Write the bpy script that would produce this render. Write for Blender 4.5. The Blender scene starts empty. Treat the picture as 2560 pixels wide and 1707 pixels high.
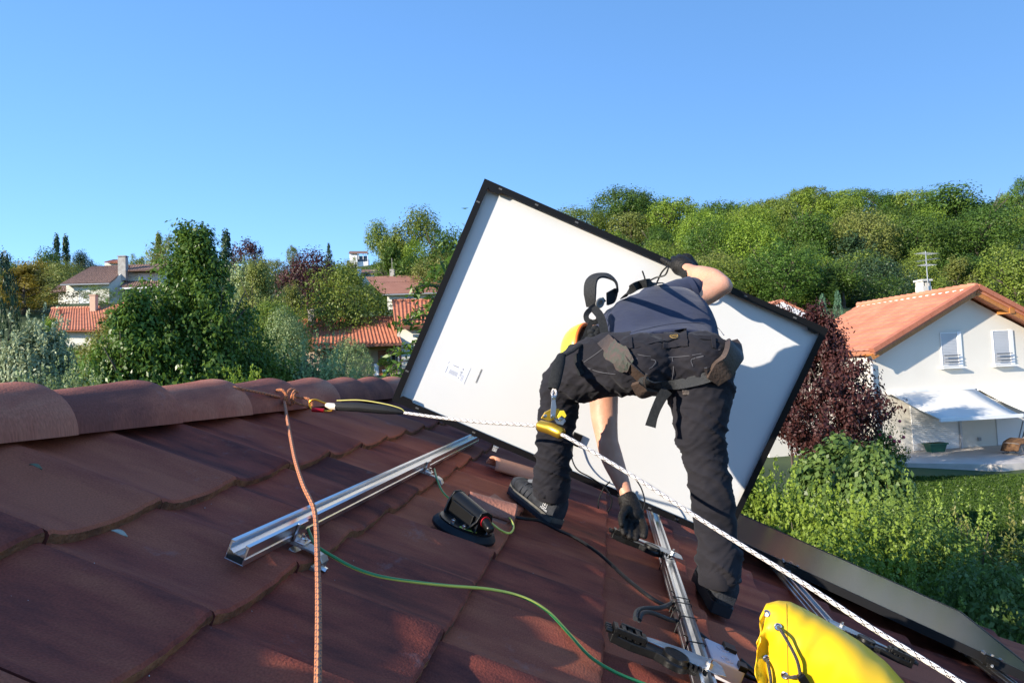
import bpy, bmesh, math, random
import numpy as np
from mathutils import Matrix, Vector, noise as mnoise
rnd = random.Random(7)
sc = bpy.context.scene
col = sc.collection
# ---------------------------------------------------------------- calibration
F = 1707.0; CX = 1280.0; CY = 853.5          # focal length in photo pixels
def nrm(v):
    v = np.array(v, float); return v / np.linalg.norm(v)
Rc = nrm([245, 79, F])                        # ridge direction in camera axes (right, down, forward)
sy_ = .385
Sc = nrm([1, sy_, -(245 + 79 * sy_) / F])     # down-slope direction
Nc = np.cross(Rc, Sc)                         # into the roof
Gc = nrm([.042, 1, -(.042 * 245 + 79) / F])   # gravity
Zc = -Gc; Yc = Rc; Xc = nrm(np.cross(Yc, Zc))
M3 = np.array([Xc, Yc, Zc])
CAM = np.array([0, 0, 4.0])
H = .635                                      # camera above the roof plane
def W(p): return CAM + M3 @ np.array(p, float)
def at(x, y, d): return W(np.array([x - CX, y - CY, F]) * d / F)     # a point at forward distance d
def rf(s, r, t=0.):                            # roof coordinates: down-slope, along ridge, height
    return W(H * Nc + s * Sc + r * Rc - t * Nc)
def rp(x, y, t=0.):                            # photo ray meets the plane t above the roof
    p = np.array([x - CX, y - CY, F]); return W(p * (H - t) / (Nc @ p))
def wd(p): return M3 @ np.array(p, float)
DS, DR, DN = wd(Sc), wd(Rc), wd(-Nc)           # roof axes in the world
def rsr(x, y, t=0.):
    p = np.array([x - CX, y - CY, F]); P = p * (H - t) / (Nc @ p); return P @ Sc, P @ Rc

# ---------------------------------------------------------------- camera, sky, sun
cd = bpy.data.cameras.new('camera'); cam = bpy.data.objects.new('camera', cd); col.objects.link(cam)
cd.sensor_width = 36; cd.lens = 36 * F / 2560; cd.clip_start = .02; cd.clip_end = 3000
mw = np.eye(4); mw[:3, 0] = wd([1, 0, 0]); mw[:3, 1] = wd([0, -1, 0]); mw[:3, 2] = wd([0, 0, -1]); mw[:3, 3] = CAM
cam.matrix_world = Matrix(mw.tolist()); sc.camera = cam
cd.dof.use_dof = False
SUNL = nrm(wd([1.7, .765, 1.0]))               # direction light travels
sd = bpy.data.lights.new('sun', 'SUN'); so = bpy.data.objects.new('sun', sd); col.objects.link(so)
sd.energy = 5.0; sd.angle = math.radians(.55); sd.color = (1, .90, .76)
so.rotation_euler = Vector(SUNL.tolist()).to_track_quat('-Z', 'Y').to_euler(); so.location = (-5, -5, 12)
w = bpy.data.worlds.new('World'); sc.world = w; w.use_nodes = True
nt = w.node_tree; bg = nt.nodes['Background']
sk = nt.nodes.new('ShaderNodeTexSky'); sk.sky_type = 'NISHITA'; sk.sun_disc = False
sk.sun_elevation = math.asin(-SUNL[2]); sk.sun_rotation = -math.atan2(-SUNL[0], -SUNL[1])
sk.air_density = .8; sk.dust_density = 0; sk.ozone_density = 6; sk.altitude = 300
gm = nt.nodes.new('ShaderNodeGamma'); gm.inputs[1].default_value = .55; nt.links.new(sk.outputs[0], gm.inputs[0])
hs = nt.nodes.new('ShaderNodeHueSaturation'); hs.inputs['Saturation'].default_value = 1.3; hs.inputs['Value'].default_value = 1.95; nt.links.new(gm.outputs[0], hs.inputs['Color'])
mxs = nt.nodes.new('ShaderNodeMix'); mxs.data_type = 'RGBA'; mxs.blend_type = 'MULTIPLY'; mxs.inputs[0].default_value = 1; mxs.inputs[7].default_value = (1, .98, 1.08, 1)
nt.links.new(hs.outputs[0], mxs.inputs[6]); nt.links.new(mxs.outputs[2], bg.inputs[0]); bg.inputs[1].default_value = .145
sc.view_settings.view_transform = 'Standard'; sc.view_settings.look = 'None'
sc.view_settings.exposure = .8; sc.view_settings.gamma = 1
sc.cycles.max_bounces = 6; sc.cycles.transparent_max_bounces = 6
sc.cycles.caustics_reflective = False; sc.cycles.caustics_refractive = False

# ---------------------------------------------------------------- materials
MATS = {}
def mat(name, c, rough=.6, metal=0., c2=None, scale=8., amt=1., bump=0., bscale=None, spec=.5, stretch=(1, 1, 1), coat=0., detail=4., coord='Object', ramp=(.35, .65)):
    m = bpy.data.materials.new(name); m.use_nodes = True; n = m.node_tree.nodes; l = m.node_tree.links
    b = n['Principled BSDF']; b.inputs['Base Color'].default_value = (*c, 1); b.inputs['Roughness'].default_value = rough
    b.inputs['Metallic'].default_value = metal; b.inputs['Specular IOR Level'].default_value = spec
    b.inputs['Coat Weight'].default_value = coat
    tc = n.new('ShaderNodeTexCoord'); mp = n.new('ShaderNodeMapping'); mp.inputs['Scale'].default_value = stretch
    l.new(tc.outputs[coord], mp.inputs[0])
    if c2 is not None:
        t = n.new('ShaderNodeTexNoise'); t.inputs['Scale'].default_value = scale; t.inputs['Detail'].default_value = detail
        l.new(mp.outputs[0], t.inputs[0])
        r = n.new('ShaderNodeValToRGB'); r.color_ramp.elements[0].position = ramp[0]; r.color_ramp.elements[1].position = ramp[1]
        r.color_ramp.elements[0].color = (*c, 1); r.color_ramp.elements[1].color = (*c2, 1)
        l.new(t.outputs[0], r.inputs[0]); l.new(r.outputs[0], b.inputs['Base Color'])
    if bump:
        t2 = n.new('ShaderNodeTexNoise'); t2.inputs['Scale'].default_value = bscale or scale * 3; t2.inputs['Detail'].default_value = 5
        l.new(mp.outputs[0], t2.inputs[0])
        bp = n.new('ShaderNodeBump'); bp.inputs['Strength'].default_value = bump; bp.inputs['Distance'].default_value = .01
        l.new(t2.outputs[0], bp.inputs['Height']); l.new(bp.outputs[0], b.inputs['Normal'])
    MATS[name] = m; return m
def leafmat(name, c, c2, trans=.35, rough=.45, var=.5):
    """leaf: two tones by a per-leaf attribute, some light comes through"""
    c = tuple(x * 1.2 for x in c); c2 = tuple(x * 1.25 for x in c2)
    m = bpy.data.materials.new(name); m.use_nodes = True; n = m.node_tree.nodes; l = m.node_tree.links
    b = n['Principled BSDF']; b.inputs['Roughness'].default_value = rough; b.inputs['Specular IOR Level'].default_value = .3
    at_ = n.new('ShaderNodeAttribute'); at_.attribute_name = 'tone'
    oi = n.new('ShaderNodeObjectInfo')
    mx = n.new('ShaderNodeMix'); mx.data_type = 'RGBA'; mx.inputs[6].default_value = (*c, 1); mx.inputs[7].default_value = (*c2, 1)
    l.new(at_.outputs['Fac'], mx.inputs[0])
    hs = n.new('ShaderNodeHueSaturation')
    ma = n.new('ShaderNodeMath'); ma.operation = 'MULTIPLY_ADD'; ma.inputs[1].default_value = .05 * var; ma.inputs[2].default_value = .5 - .025 * var
    mb = n.new('ShaderNodeMath'); mb.operation = 'MULTIPLY_ADD'; mb.inputs[1].default_value = .8 * var; mb.inputs[2].default_value = 1 - .35 * var
    l.new(oi.outputs['Random'], ma.inputs[0]); l.new(oi.outputs['Random'], mb.inputs[0])
    l.new(ma.outputs[0], hs.inputs['Hue']); l.new(mb.outputs[0], hs.inputs['Value']); l.new(mx.outputs[2], hs.inputs['Color'])
    l.new(hs.outputs[0], b.inputs['Base Color'])
    tr = n.new('ShaderNodeBsdfTranslucent'); l.new(hs.outputs[0], tr.inputs[0])
    ms = n.new('ShaderNodeMixShader'); ms.inputs[0].default_value = trans
    l.new(b.outputs[0], ms.inputs[1]); l.new(tr.outputs[0], ms.inputs[2]); l.new(ms.outputs[0], n['Material Output'].inputs[0])
    MATS[name] = m; return m

# ---------------------------------------------------------------- mesh builder
def frame_from(d, up=(0, 0, 1)):
    d = nrm(d); u = np.array(up, float)
    if abs(d @ u) > .98: u = np.array([1., 0, 0])
    a = nrm(np.cross(u, d)); b = np.cross(d, a); return a, b, d
def catmull(pts, k=8, closed=False):
    P = [np.array(p, float) for p in pts]; out = []; n = len(P)
    rng = range(n if closed else n - 1)
    for i in rng:
        p0 = P[(i - 1) % n] if (closed or i > 0) else 2 * P[0] - P[1]
        p1 = P[i]; p2 = P[(i + 1) % n]
        p3 = P[(i + 2) % n] if (closed or i + 2 < n) else 2 * P[-1] - P[-2]
        for j in range(k):
            t = j / k
            out.append(.5 * ((2 * p1) + (-p0 + p2) * t + (2 * p0 - 5 * p1 + 4 * p2 - p3) * t * t + (-p0 + 3 * p1 - 3 * p2 + p3) * t ** 3))
    if not closed: out.append(P[-1])
    return out
class MB:
    def __init__(s): s.v = []; s.f = []; s.uv = {}; s.mi = []
    def add(s, vs, fs, mi=0, uvs=None):
        o = len(s.v); s.v += [tuple(map(float, p)) for p in vs]
        for k, f_ in enumerate(fs):
            if uvs is not None: s.uv[len(s.f)] = uvs[k]
            s.f.append(tuple(o + i for i in f_)); s.mi.append(mi)
        return s
    def box(s, c, sx, sy, sz, ax=None, mi=0):       # full sizes along the three axes
        A = [np.array(a, float) for a in (ax or ((1, 0, 0), (0, 1, 0), (0, 0, 1)))]
        c = np.array(c, float); vs = []
        for k in (-.5, .5):
            for (i, j) in ((-.5, -.5), (.5, -.5), (.5, .5), (-.5, .5)):
                vs.append(c + A[0] * sx * i + A[1] * sy * j + A[2] * sz * k)
        return s.add(vs, [(0, 3, 2, 1), (4, 5, 6, 7), (0, 1, 5, 4), (1, 2, 6, 5), (2, 3, 7, 6), (3, 0, 4, 7)], mi)
    def prism(s, poly, a, b, mi=0, cap=True):       # poly of 3-D points (list) swept from offset a to offset b
        P = [np.array(p, float) for p in poly]; n = len(P); a = np.array(a, float); b = np.array(b, float)
        fs = [(i, (i + 1) % n, n + (i + 1) % n, n + i) for i in range(n)]
        if cap: fs += [tuple(range(n - 1, -1, -1)), tuple(range(n, 2 * n))]
        return s.add([p + a for p in P] + [p + b for p in P], fs, mi)
    def tube(s, pts, r, n=8, cap=True, mi=0, flat=1., up=(0, 0, 1), vrep=1.):
        P = [np.array(p, float) for p in pts]; m = len(P); vs = []; L = [0.]
        for i in range(1, m): L.append(L[-1] + np.linalg.norm(P[i] - P[i - 1]))
        rr = r if hasattr(r, '__len__') else [r] * m
        pa = None
        for i in range(m):
            d = P[min(i + 1, m - 1)] - P[max(i - 1, 0)]
            if np.linalg.norm(d) < 1e-9: d = np.array([0, 0, 1.])
            d = nrm(d)
            if pa is None: a, b, _ = frame_from(d, up)
            else:
                a = pa - d * (pa @ d); a = nrm(a) if np.linalg.norm(a) > 1e-6 else frame_from(d, up)[0]; b = np.cross(d, a)
            pa = a
            for k in range(n):
                t = 2 * math.pi * k / n; vs.append(P[i] + rr[i] * (math.cos(t) * a + flat * math.sin(t) * b))
        fs = []; uv = []
        for i in range(m - 1):
            for k in range(n):
                k2 = (k + 1) % n; fs.append((i * n + k, i * n + k2, (i + 1) * n + k2, (i + 1) * n + k))
                uv.append([(L[i], k / n), (L[i], (k + 1) / n), (L[i + 1], (k + 1) / n), (L[i + 1], k / n)])
        if cap:
            fs.append(tuple(range(n - 1, -1, -1))); uv.append([(0, 0)] * n)
            fs.append(tuple((m - 1) * n + k for k in range(n))); uv.append([(L[-1], 0)] * n)
        return s.add(vs, fs, mi, uv)
    def cyl(s, a, b, r, r2=None, n=14, mi=0): return s.tube([a, b], [r, r if r2 is None else r2], n, mi=mi)
    def lathe(s, c, axis, prof, n=24, mi=0, up=(0, 0, 1), cap=True):   # prof: (radius, height) list
        a, b, d = frame_from(axis, up); c = np.array(c, float); vs = []
        for (r, h) in prof:
            for k in range(n):
                t = 2 * math.pi * k / n; vs.append(c + d * h + r * (math.cos(t) * a + math.sin(t) * b))
        m = len(prof); fs = []
        for i in range(m - 1):
            for k in range(n):
                k2 = (k + 1) % n; fs.append((i * n + k, i * n + k2, (i + 1) * n + k2, (i + 1) * n + k))
        if cap: fs += [tuple(range(n - 1, -1, -1)), tuple((m - 1) * n + k for k in range(n))]
        return s.add(vs, fs, mi)
    def ball(s, c, r, n=12, ax=None, mi=0):
        A = ax or ((1, 0, 0), (0, 1, 0), (0, 0, 1)); A = [np.array(a, float) for a in A]; R = r if hasattr(r, '__len__') else (r, r, r)
        m = n // 2 + 1; vs = []; c = np.array(c, float)
        for i in range(m):
            p = math.pi * i / (m - 1)
            for k in range(n):
                t = 2 * math.pi * k / n
                vs.append(c + A[0] * R[0] * math.sin(p) * math.cos(t) + A[1] * R[1] * math.sin(p) * math.sin(t) + A[2] * R[2] * math.cos(p))
        fs = [(i * n + k, (i + 1) * n + k, (i + 1) * n + (k + 1) % n, i * n + (k + 1) % n) for i in range(m - 1) for k in range(n)]
        return s.add(vs, fs, mi)
    def grid(s, fn, nu, nv, mi=0, uv=False):
        vs = [fn(i / nu, j / nv) for i in range(nu + 1) for j in range(nv + 1)]
        fs = [(i * (nv + 1) + j, (i + 1) * (nv + 1) + j, (i + 1) * (nv + 1) + j + 1, i * (nv + 1) + j + 1) for i in range(nu) for j in range(nv)]
        return s.add(vs, fs, mi)
    def mesh(s, name, off=(0, 0, 0), smooth=False, angle=None):
        o = np.array(off, float); me = bpy.data.meshes.new(name)
        me.from_pydata([tuple(np.array(p) - o) for p in s.v], [], s.f)
        if s.uv:
            u = me.uv_layers.new(name='UVMap'); arr = []
            for pi, p in enumerate(me.polygons):
                q = s.uv.get(pi) or [(0, 0)] * p.loop_total
                for k in range(p.loop_total): arr += [q[k][0], q[k][1]]
            u.data.foreach_set('uv', arr)
        if any(s.mi): me.polygons.foreach_set('material_index', s.mi)
        me.update()
        bm = bmesh.new(); bm.from_mesh(me); bmesh.ops.recalc_face_normals(bm, faces=bm.faces[:]); bm.to_mesh(me); bm.free()
        if smooth:
            me.polygons.foreach_set('use_smooth', [True] * len(me.polygons))
            if angle:
                me.set_sharp_from_angle(angle=math.radians(angle))
        return me
def mk(name, me, mats=None, parent=None, off=(0, 0, 0)):
    o = bpy.data.objects.new(name, me); col.objects.link(o); o.location = off
    if parent is not None: o.parent = parent
    for m in (mats if isinstance(mats, (list, tuple)) else [mats]) if mats else []: me.materials.append(m)
    return o
def tag(o, label=None, cat=None, group=None, kind=None):
    if label: o['label'] = label
    if cat: o['category'] = cat
    if group: o['group'] = group
    if kind: o['kind'] = kind
    return o
class Thing:
    """an Empty at the thing's base; parts are built in world coordinates and stored relative to it"""
    def __init__(s, name, loc, label, cat, group=None):
        s.o = bpy.data.objects.new(name, None); col.objects.link(s.o); s.loc = np.array(loc, float)
        s.o.location = s.loc.tolist(); s.o.empty_display_size = .1; tag(s.o, label, cat, group)
    def part(s, name, mb, m, parent=None, smooth=False, angle=35, label=None):
        me = mb.mesh(name, s.loc, smooth, angle) if isinstance(mb, MB) else mb
        o = mk(name, me, m, parent or s.o)
        if label: o['label'] = label
        return o
def bevel(o, wd_=.002, seg=2):
    b = o.modifiers.new('bevel', 'BEVEL'); b.width = wd_; b.segments = seg; b.limit_method = 'ANGLE'; b.angle_limit = math.radians(40); return o
def solo(name, mb, m, label, cat, group=None, kind=None, smooth=False, angle=35, off=None):
    off = off if off is not None else np.mean(np.array(mb.v), 0)
    o = mk(name, mb.mesh(name, off, smooth, angle), m, None, tuple(map(float, off))); return tag(o, label, cat, group, kind)

# ================================================================ materials list
M_tile = None
def tilemat(name, c1, c2, c3, rough=.82, bstr=.5):
    m = bpy.data.materials.new(name); m.use_nodes = True; n = m.node_tree.nodes; l = m.node_tree.links
    b = n['Principled BSDF']; b.inputs['Roughness'].default_value = rough; b.inputs['Specular IOR Level'].default_value = .2
    uv = n.new('ShaderNodeUVMap'); mp = n.new('ShaderNodeMapping'); mp.inputs['Scale'].default_value = (1, .28, 1); l.new(uv.outputs[0], mp.inputs[0])
    t = n.new('ShaderNodeTexNoise'); t.inputs['Scale'].default_value = 9; t.inputs['Detail'].default_value = 6; t.inputs['Roughness'].default_value = .62; l.new(mp.outputs[0], t.inputs[0])
    a = n.new('ShaderNodeAttribute'); a.attribute_name = 'tone'
    ad = n.new('ShaderNodeMath'); ad.operation = 'MULTIPLY_ADD'; ad.inputs[1].default_value = .36; l.new(a.outputs['Fac'], ad.inputs[0]); l.new(t.outputs[0], ad.inputs[2])
    r = n.new('ShaderNodeValToRGB'); r.color_ramp.elements[0].position = .45; r.color_ramp.elements[0].color = (*c1, 1)
    r.color_ramp.elements[1].position = .86; r.color_ramp.elements[1].color = (*c3, 1)
    e = r.color_ramp.elements.new(.62); e.color = (*c2, 1); l.new(ad.outputs[0], r.inputs[0])
    t2 = n.new('ShaderNodeTexNoise'); t2.inputs['Scale'].default_value = 260; t2.inputs['Detail'].default_value = 3; l.new(uv.outputs[0], t2.inputs[0])
    mx = n.new('ShaderNodeMix'); mx.data_type = 'RGBA'; mx.blend_type = 'OVERLAY'; mx.inputs[0].default_value = .55
    l.new(r.outputs[0], mx.inputs[6]); l.new(t2.outputs[0], mx.inputs[7])
    # pale lime specks and scuffs
    t3 = n.new('ShaderNodeTexNoise'); t3.inputs['Scale'].default_value = 5.5; t3.inputs['Detail'].default_value = 9; t3.inputs['Roughness'].default_value = .75; l.new(uv.outputs[0], t3.inputs[0])
    r3 = n.new('ShaderNodeValToRGB'); r3.color_ramp.elements[0].position = .60; r3.color_ramp.elements[1].position = .78; r3.color_ramp.elements[1].color = (.45, .45, .45, 1); l.new(t3.outputs[0], r3.inputs[0])
    mx2 = n.new('ShaderNodeMix'); mx2.data_type = 'RGBA'; mx2.inputs[7].default_value = (.30, .27, .27, 1)
    l.new(r3.outputs[0], mx2.inputs[0]); l.new(mx.outputs[2], mx2.inputs[6]); l.new(mx2.outputs[2], b.inputs['Base Color'])
    bp = n.new('ShaderNodeBump'); bp.inputs['Strength'].default_value = bstr; bp.inputs['Distance'].default_value = .003
    t4 = n.new('ShaderNodeTexNoise'); t4.inputs['Scale'].default_value = 190; t4.inputs['Detail'].default_value = 4; l.new(uv.outputs[0], t4.inputs[0])
    l.new(t4.outputs[0], bp.inputs['Height']); l.new(bp.outputs[0], b.inputs['Normal'])
    return m
M_tile = tilemat('roof_tile', (.095, .028, .024), (.250, .058, .036), (.380, .108, .056))
M_edge = mat('tile_edge', (.36, .15, .06), .85, c2=(.13, .06, .032), scale=14, bump=.8, bscale=90)
M_alu = mat('aluminium', (.78, .79, .80), .28, 1., c2=(.62, .63, .65), scale=3, stretch=(1, 1, 1))
M_alud = mat('cast_aluminium', (.62, .62, .60), .45, .9, c2=(.42, .42, .41), scale=30, bump=.2)
M_steel = mat('steel', (.7, .7, .7), .22, 1.)
M_blk = mat('black_anodised', (.007, .007, .008), .42, .0, spec=.25, bump=.05, bscale=200)
M_blkpl = mat('black_plastic', (.006, .006, .006), .32, spec=.3, bump=.08, bscale=150)
M_rub = mat('rubber', (.006, .007, .010), .55, spec=.25, bump=.1, bscale=80)
M_back = mat('panel_backsheet', (.74, .74, .72), .42, c2=(.71, .715, .705), scale=3, bump=.02, bscale=30)
M_white = mat('white_paint', (.80, .79, .75), .6, bump=.05)

# ================================================================ roof of the house we stand on
GA = .333; S0 = -.785; NW = .2985; PH = 1.05
RIDGE = -1.30
WPR = [(0, .020), (.010, .022), (.022, .015), (.045, .006), (.075, .0), (.13, -.001), (.18, .002), (.215, .009), (.25, .021), (.275, .0285), (.290, .029), (.2945, .024), (.2985, .012)]
def wprof(w):
    for (a, ta), (b, tb) in zip(WPR, WPR[1:]):
        if w <= b: return .72 * (ta + (tb - ta) * (w - a) / (b - a))
    return .72 * WPR[-1][1]
R_END = 4.25; R_BEG = -.9
def build_roof():
    tone = []; mb = MB(); ed = MB(); uvv = []
    ws = [0, .006, .014, .022, .033, .045, .06, .075, .10, .13, .16, .18, .2, .215, .232, .25, .264, .275, .284, .290, .2945, .2985]
    rng = random.Random(3)
    i0 = int((R_BEG - PH) / NW) - 1; i1 = int((R_END - PH) / NW) + 1
    for c in range(-1, 13):
        se = S0 + GA * c + .0; sb = se - GA - .06
        if c == -1: continue
        if c == 0: sb = RIDGE + .06
        near = c < 7
        for i in range(i0, i1):
            r0 = PH + NW * i + rng.uniform(-.0012, .0012); tn = rng.random(); dz = rng.uniform(-.0012, .0012); ds = rng.uniform(-.004, .004)
            ss = [sb, sb + (se - sb) * .5, se - .05, se - .018, se - .006, se]
            vs = []; uvs = {}
            for s_ in ss:
                fr = (s_ - (se - GA)) / GA
                for w_ in ws:
                    t = wprof(w_) + .004 + .025 * fr + dz
                    if s_ >= se - .0001: t -= .007
                    elif s_ > se - .008: t -= .0015
                    j = 0
                    if s_ >= se - .019: j = (mnoise.noise(Vector((w_ * 60 + i * 7.1, s_ * 3 + c * 5.3, .3)))) * .004
                    vs.append(rf(s_ + ds + j, r0 + w_ * .9925, t)); uvs[len(vs) - 1] = (r0 + w_ + c * 1.37, s_ + i * .61)
            n = len(ws); fs = [(a * n + b, a * n + b + 1, (a + 1) * n + b + 1, (a + 1) * n + b) for a in range(len(ss) - 1) for b in range(n - 1)]
            mb.add(vs, fs, 0, [[uvs[k] for k in f_] for f_ in fs]); tone += [tn] * len(fs)
            # rough broken front face
            top = vs[-n:]; ev = []
            for q in range(4):
                for b, w_ in enumerate(ws):
                    p = np.array(top[b]); dn = [0, .011, .024, .038][q]
                    jj = mnoise.noise(Vector((w_ * 90 + i * 3.3, q * 1.7 + c * 9.1, i * .7))) * .0045 if q else 0
                    ev.append(p - DN * (dn + (jj * .5 if q else 0)) - DS * (q * .0012 + (jj if q else 0)))
            efs = [(a * n + b, a * n + b + 1, (a + 1) * n + b + 1, (a + 1) * n + b) for a in range(3) for b in range(n - 1)]
            mb.add(ev, efs, 1, [[(0, 0)] * 4] * len(efs)); tone += [tn] * len(efs)
            # side lap: small vertical step at the far joint
            sv = []
            for s_, k in zip(ss, range(len(ss))):
                p = np.array(vs[k * n + n - 1]); q = np.array(vs[k * n + n - 1]) - DN * .02; sv += [p, q]
            sfs = [(2 * k, 2 * k + 2, 2 * k + 3, 2 * k + 1) for k in range(len(ss) - 1)]
            mb.add(sv, sfs, 0, [[(0, 0)] * 4] * len(sfs)); tone += [0.] * len(sfs)
            sv = []
            for k in range(len(ss)):
                p = np.array(vs[k * n]); sv += [p, p - DN * .02]
            mb.add(sv, sfs, 0, [[(0, 0)] * 4] * len(sfs)); tone += [0.] * len(sfs)
    return mb, ed, tone
house = Thing('tiled_house', rf(0, 0, 0) - np.array([0, 0, 3.2]), 'low house under our feet whose brown tiled roof fills the foreground', 'house')
mb, ed, tone = build_roof()
me = mb.mesh('roof_slope', house.loc, True, 30)
def settone(me, arr):
    a = me.attributes.new('tone', 'FLOAT', 'FACE'); a.data.foreach_set('value', np.array(arr, dtype=np.float32))
settone(me, tone)
roof = mk('roof', me, M_tile, house.o)
me.materials.append(M_edge)
# underlay, far slope, walls
ub = MB(); ub.prism([rf(RIDGE, R_BEG - .3, -.03), rf(3.7, R_BEG - .3, -.03), rf(3.7, R_END, -.03), rf(RIDGE, R_END, -.03)], -DN * .08, (0, 0, 0))
HD = np.array([-DS[0], -DS[1], DS[2]]); HD = HD / np.linalg.norm(HD)      # far slope falls the other way
far = MB(); a0 = rf(RIDGE, R_BEG - .3, 0) ; a1 = rf(RIDGE, R_END, 0)
far.prism([a0, a1, a1 + HD * 4.6, a0 + HD * 4.6], (0, 0, -.09), (0, 0, .0))
house.part('roof_deck', ub, mat('roof_boards', (.10, .06, .04), .9))
house.part('far_roof_slope', far, mat('far_tiles', (.12, .045, .035), .8, c2=(.2, .08, .05), scale=5, bump=.5, bscale=20))
wb = MB()
p0 = rf(3.3, R_BEG, -.1); p1 = rf(3.3, R_END - .3, -.1); q0 = a0 + HD * 4.2 + DR * .3; q1 = q0 + DR * (R_END - .3 - R_BEG)
zg = house.loc[2] + .0
for A, B in ((p0, p1), (q0, q1), (p0, q0), (p1, q1)):
    A_ = A.copy(); B_ = B.copy(); d = nrm((B_ - A_) * [1, 1, 0]); nn = np.array([-d[1], d[0], 0]) * .12
    zt = min(A[2], B[2]) - .12
    wb.prism([[A[0], A[1], zg - 1.2], [B[0], B[1], zg - 1.2], [B[0], B[1], zt], [A[0], A[1], zt]], -nn, nn)
house.part('wall', wb, mat('own_render', (.62, .58, .5), .9, bump=.2))
# ridge tiles, each its own part: a flared half round lapping the next
CAPM = tilemat('ridge_clay', (.20, .070, .052), (.37, .125, .078), (.52, .23, .145), bstr=.6)
# joints along the ridge measured at the lower edge
CAPL = .408
def cap(r0, L):
    m = MB(); tn = []
    prof = [(0, .110), (.04, .111), (.3, .120), (.55, .127), (.72, .134), (.82, .139), (.90, .141), (.955, .139), (.985, .133), (1.0, .124)]
    vs = []; nn = 22; uvs = []
    for (u, rad) in prof:
        for k in range(nn + 1):
            th = math.pi * (k / nn); x = math.cos(th) * rad * 1.02; z = math.sin(th) * rad * .95
            vs.append(rc + DR * (r0 + u * L - r_c) + HX * x + np.array([0, 0, 1.]) * z + 0 * DN); uvs.append((x + r0, u * L + r0 * 3))
    n = nn + 1; fs = [(a * n + b, a * n + b + 1, (a + 1) * n + b + 1, (a + 1) * n + b) for a in range(len(prof) - 1) for b in range(nn)]
    m.add(vs, fs, 0, [[uvs[k] for k in f_] for f_ in fs])
    # thickness at the lower rims and at the open end
    for base, outward in ((0, 1), (nn, -1)):
        vv = []
        for a in range(len(prof)):
            p = np.array(vs[a * n + base]); vv += [p, p - HX * outward * .014, p - HX * outward * .014 + np.array([0, 0, .03])]
        ff = []
        for a in range(len(prof) - 1): ff += [(3 * a, 3 * a + 3, 3 * a + 4, 3 * a + 1), (3 * a + 1, 3 * a + 4, 3 * a + 5, 3 * a + 2)]
        m.add(vv, ff, 0, [[(r0, .1)] * 4] * len(ff))
    vv = []
    for k in range(n):
        p = np.array(vs[(len(prof) - 1) * n + k]); c0 = rc + DR * (r0 + L - r_c); vv += [p, c0 + (p - c0) * .86 - DR * .001]
    ff = [(2 * k, 2 * k + 2, 2 * k + 3, 2 * k + 1) for k in range(nn)]
    m.add(vv, ff, 0, [[(r0, .3)] * 4] * len(ff))
    return m
HX = nrm([DS[0], DS[1], 0]); r_c = 0.
# centre line of the ridge: the lower rim on our side lies at s=-1.135, t=.035
rim = rf(-1.135, 0, .035); rc = rim - HX * .132
k = 0
r = 1.47 - CAPL * 6
while r < R_END:
    cme = cap(r, CAPL + .03).mesh('ridge_tile', house.loc, True, 50); settone(cme, [rnd.random()] * len(cme.polygons))
    mk('ridge_tile', cme, CAPM, house.o); r += CAPL; k += 1
# ================================================================ terrain
def hz(px, py, d): p = at(px, py, d); return (p[0], p[1], p[2])
CTRL = [hz(2240, 1133, 24), hz(2500, 1115, 25), hz(2560, 1210, 19), hz(2380, 1212, 19), hz(2250, 1205, 19.5), hz(2700, 1110, 26), hz(2100, 1168, 22), hz(2400, 1268, 16), hz(2620, 1268, 16), hz(2200, 1335, 13.5), hz(2450, 1390, 12), (4, 3, .3), (9, 7, .4), (14, 9, .5), (0, -6, .6), (-8, -4, .8), (-5, 4, .9), (10, -8, .3),
        hz(1010, 935, 57), hz(850, 955, 45), hz(1150, 935, 55), hz(200, 768, 88), hz(330, 768, 90), hz(60, 790, 85), hz(170, 880, 56), hz(400, 880, 58), hz(0, 1010, 30), hz(500, 1000, 30),
        hz(1040, 815, 128), hz(930, 705, 190), hz(900, 668, 420), hz(700, 690, 400), hz(300, 670, 380), hz(0, 680, 360), hz(1150, 650, 400), hz(700, 800, 110), hz(600, 700, 260),
        hz(1500, 650, 125), hz(1600, 600, 130), hz(2000, 562, 145), hz(2560, 560, 148), hz(1900, 680, 92), hz(2400, 690, 92), hz(1450, 700, 90), hz(1950, 775, 50), hz(2450, 800, 60), hz(1500, 800, 62), hz(1250, 670, 130), hz(2900, 680, 95),
        hz(1600, 600, 320), hz(2200, 560, 330), hz(2900, 530, 200), hz(3400, 560, 160), (-60, -20, 2), (60, -30, 1), (0, -60, 0), hz(-600, 800, 100), hz(-700, 700, 300), hz(3600, 700, 80)]
CT = np.array(CTRL)
def gzs(X, Y):
    X = np.asarray(X, float); Y = np.asarray(Y, float); d2 = (X[..., None] - CT[:, 0]) ** 2 + (Y[..., None] - CT[:, 1]) ** 2
    sc_ = (25 + .25 * np.hypot(X, Y)[..., None]) ** 0
    w_ = 1 / (d2 + 4) ** 1.8
    return (w_ * CT[:, 2]).sum(-1) / w_.sum(-1)
def gz(x, y): return float(gzs(x, y))
def gat(px, d):
    """ground point at photo column px and forward distance d"""
    lo = at(px, 1100, d); hi = at(px, 500, d); p = lo
    for _ in range(6):
        g = gz(p[0], p[1]); t = (g - lo[2]) / (hi[2] - lo[2]); p = lo + (hi - lo) * t
    return p
def pylevel(px, py, d): return at(px, py, d)
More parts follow.
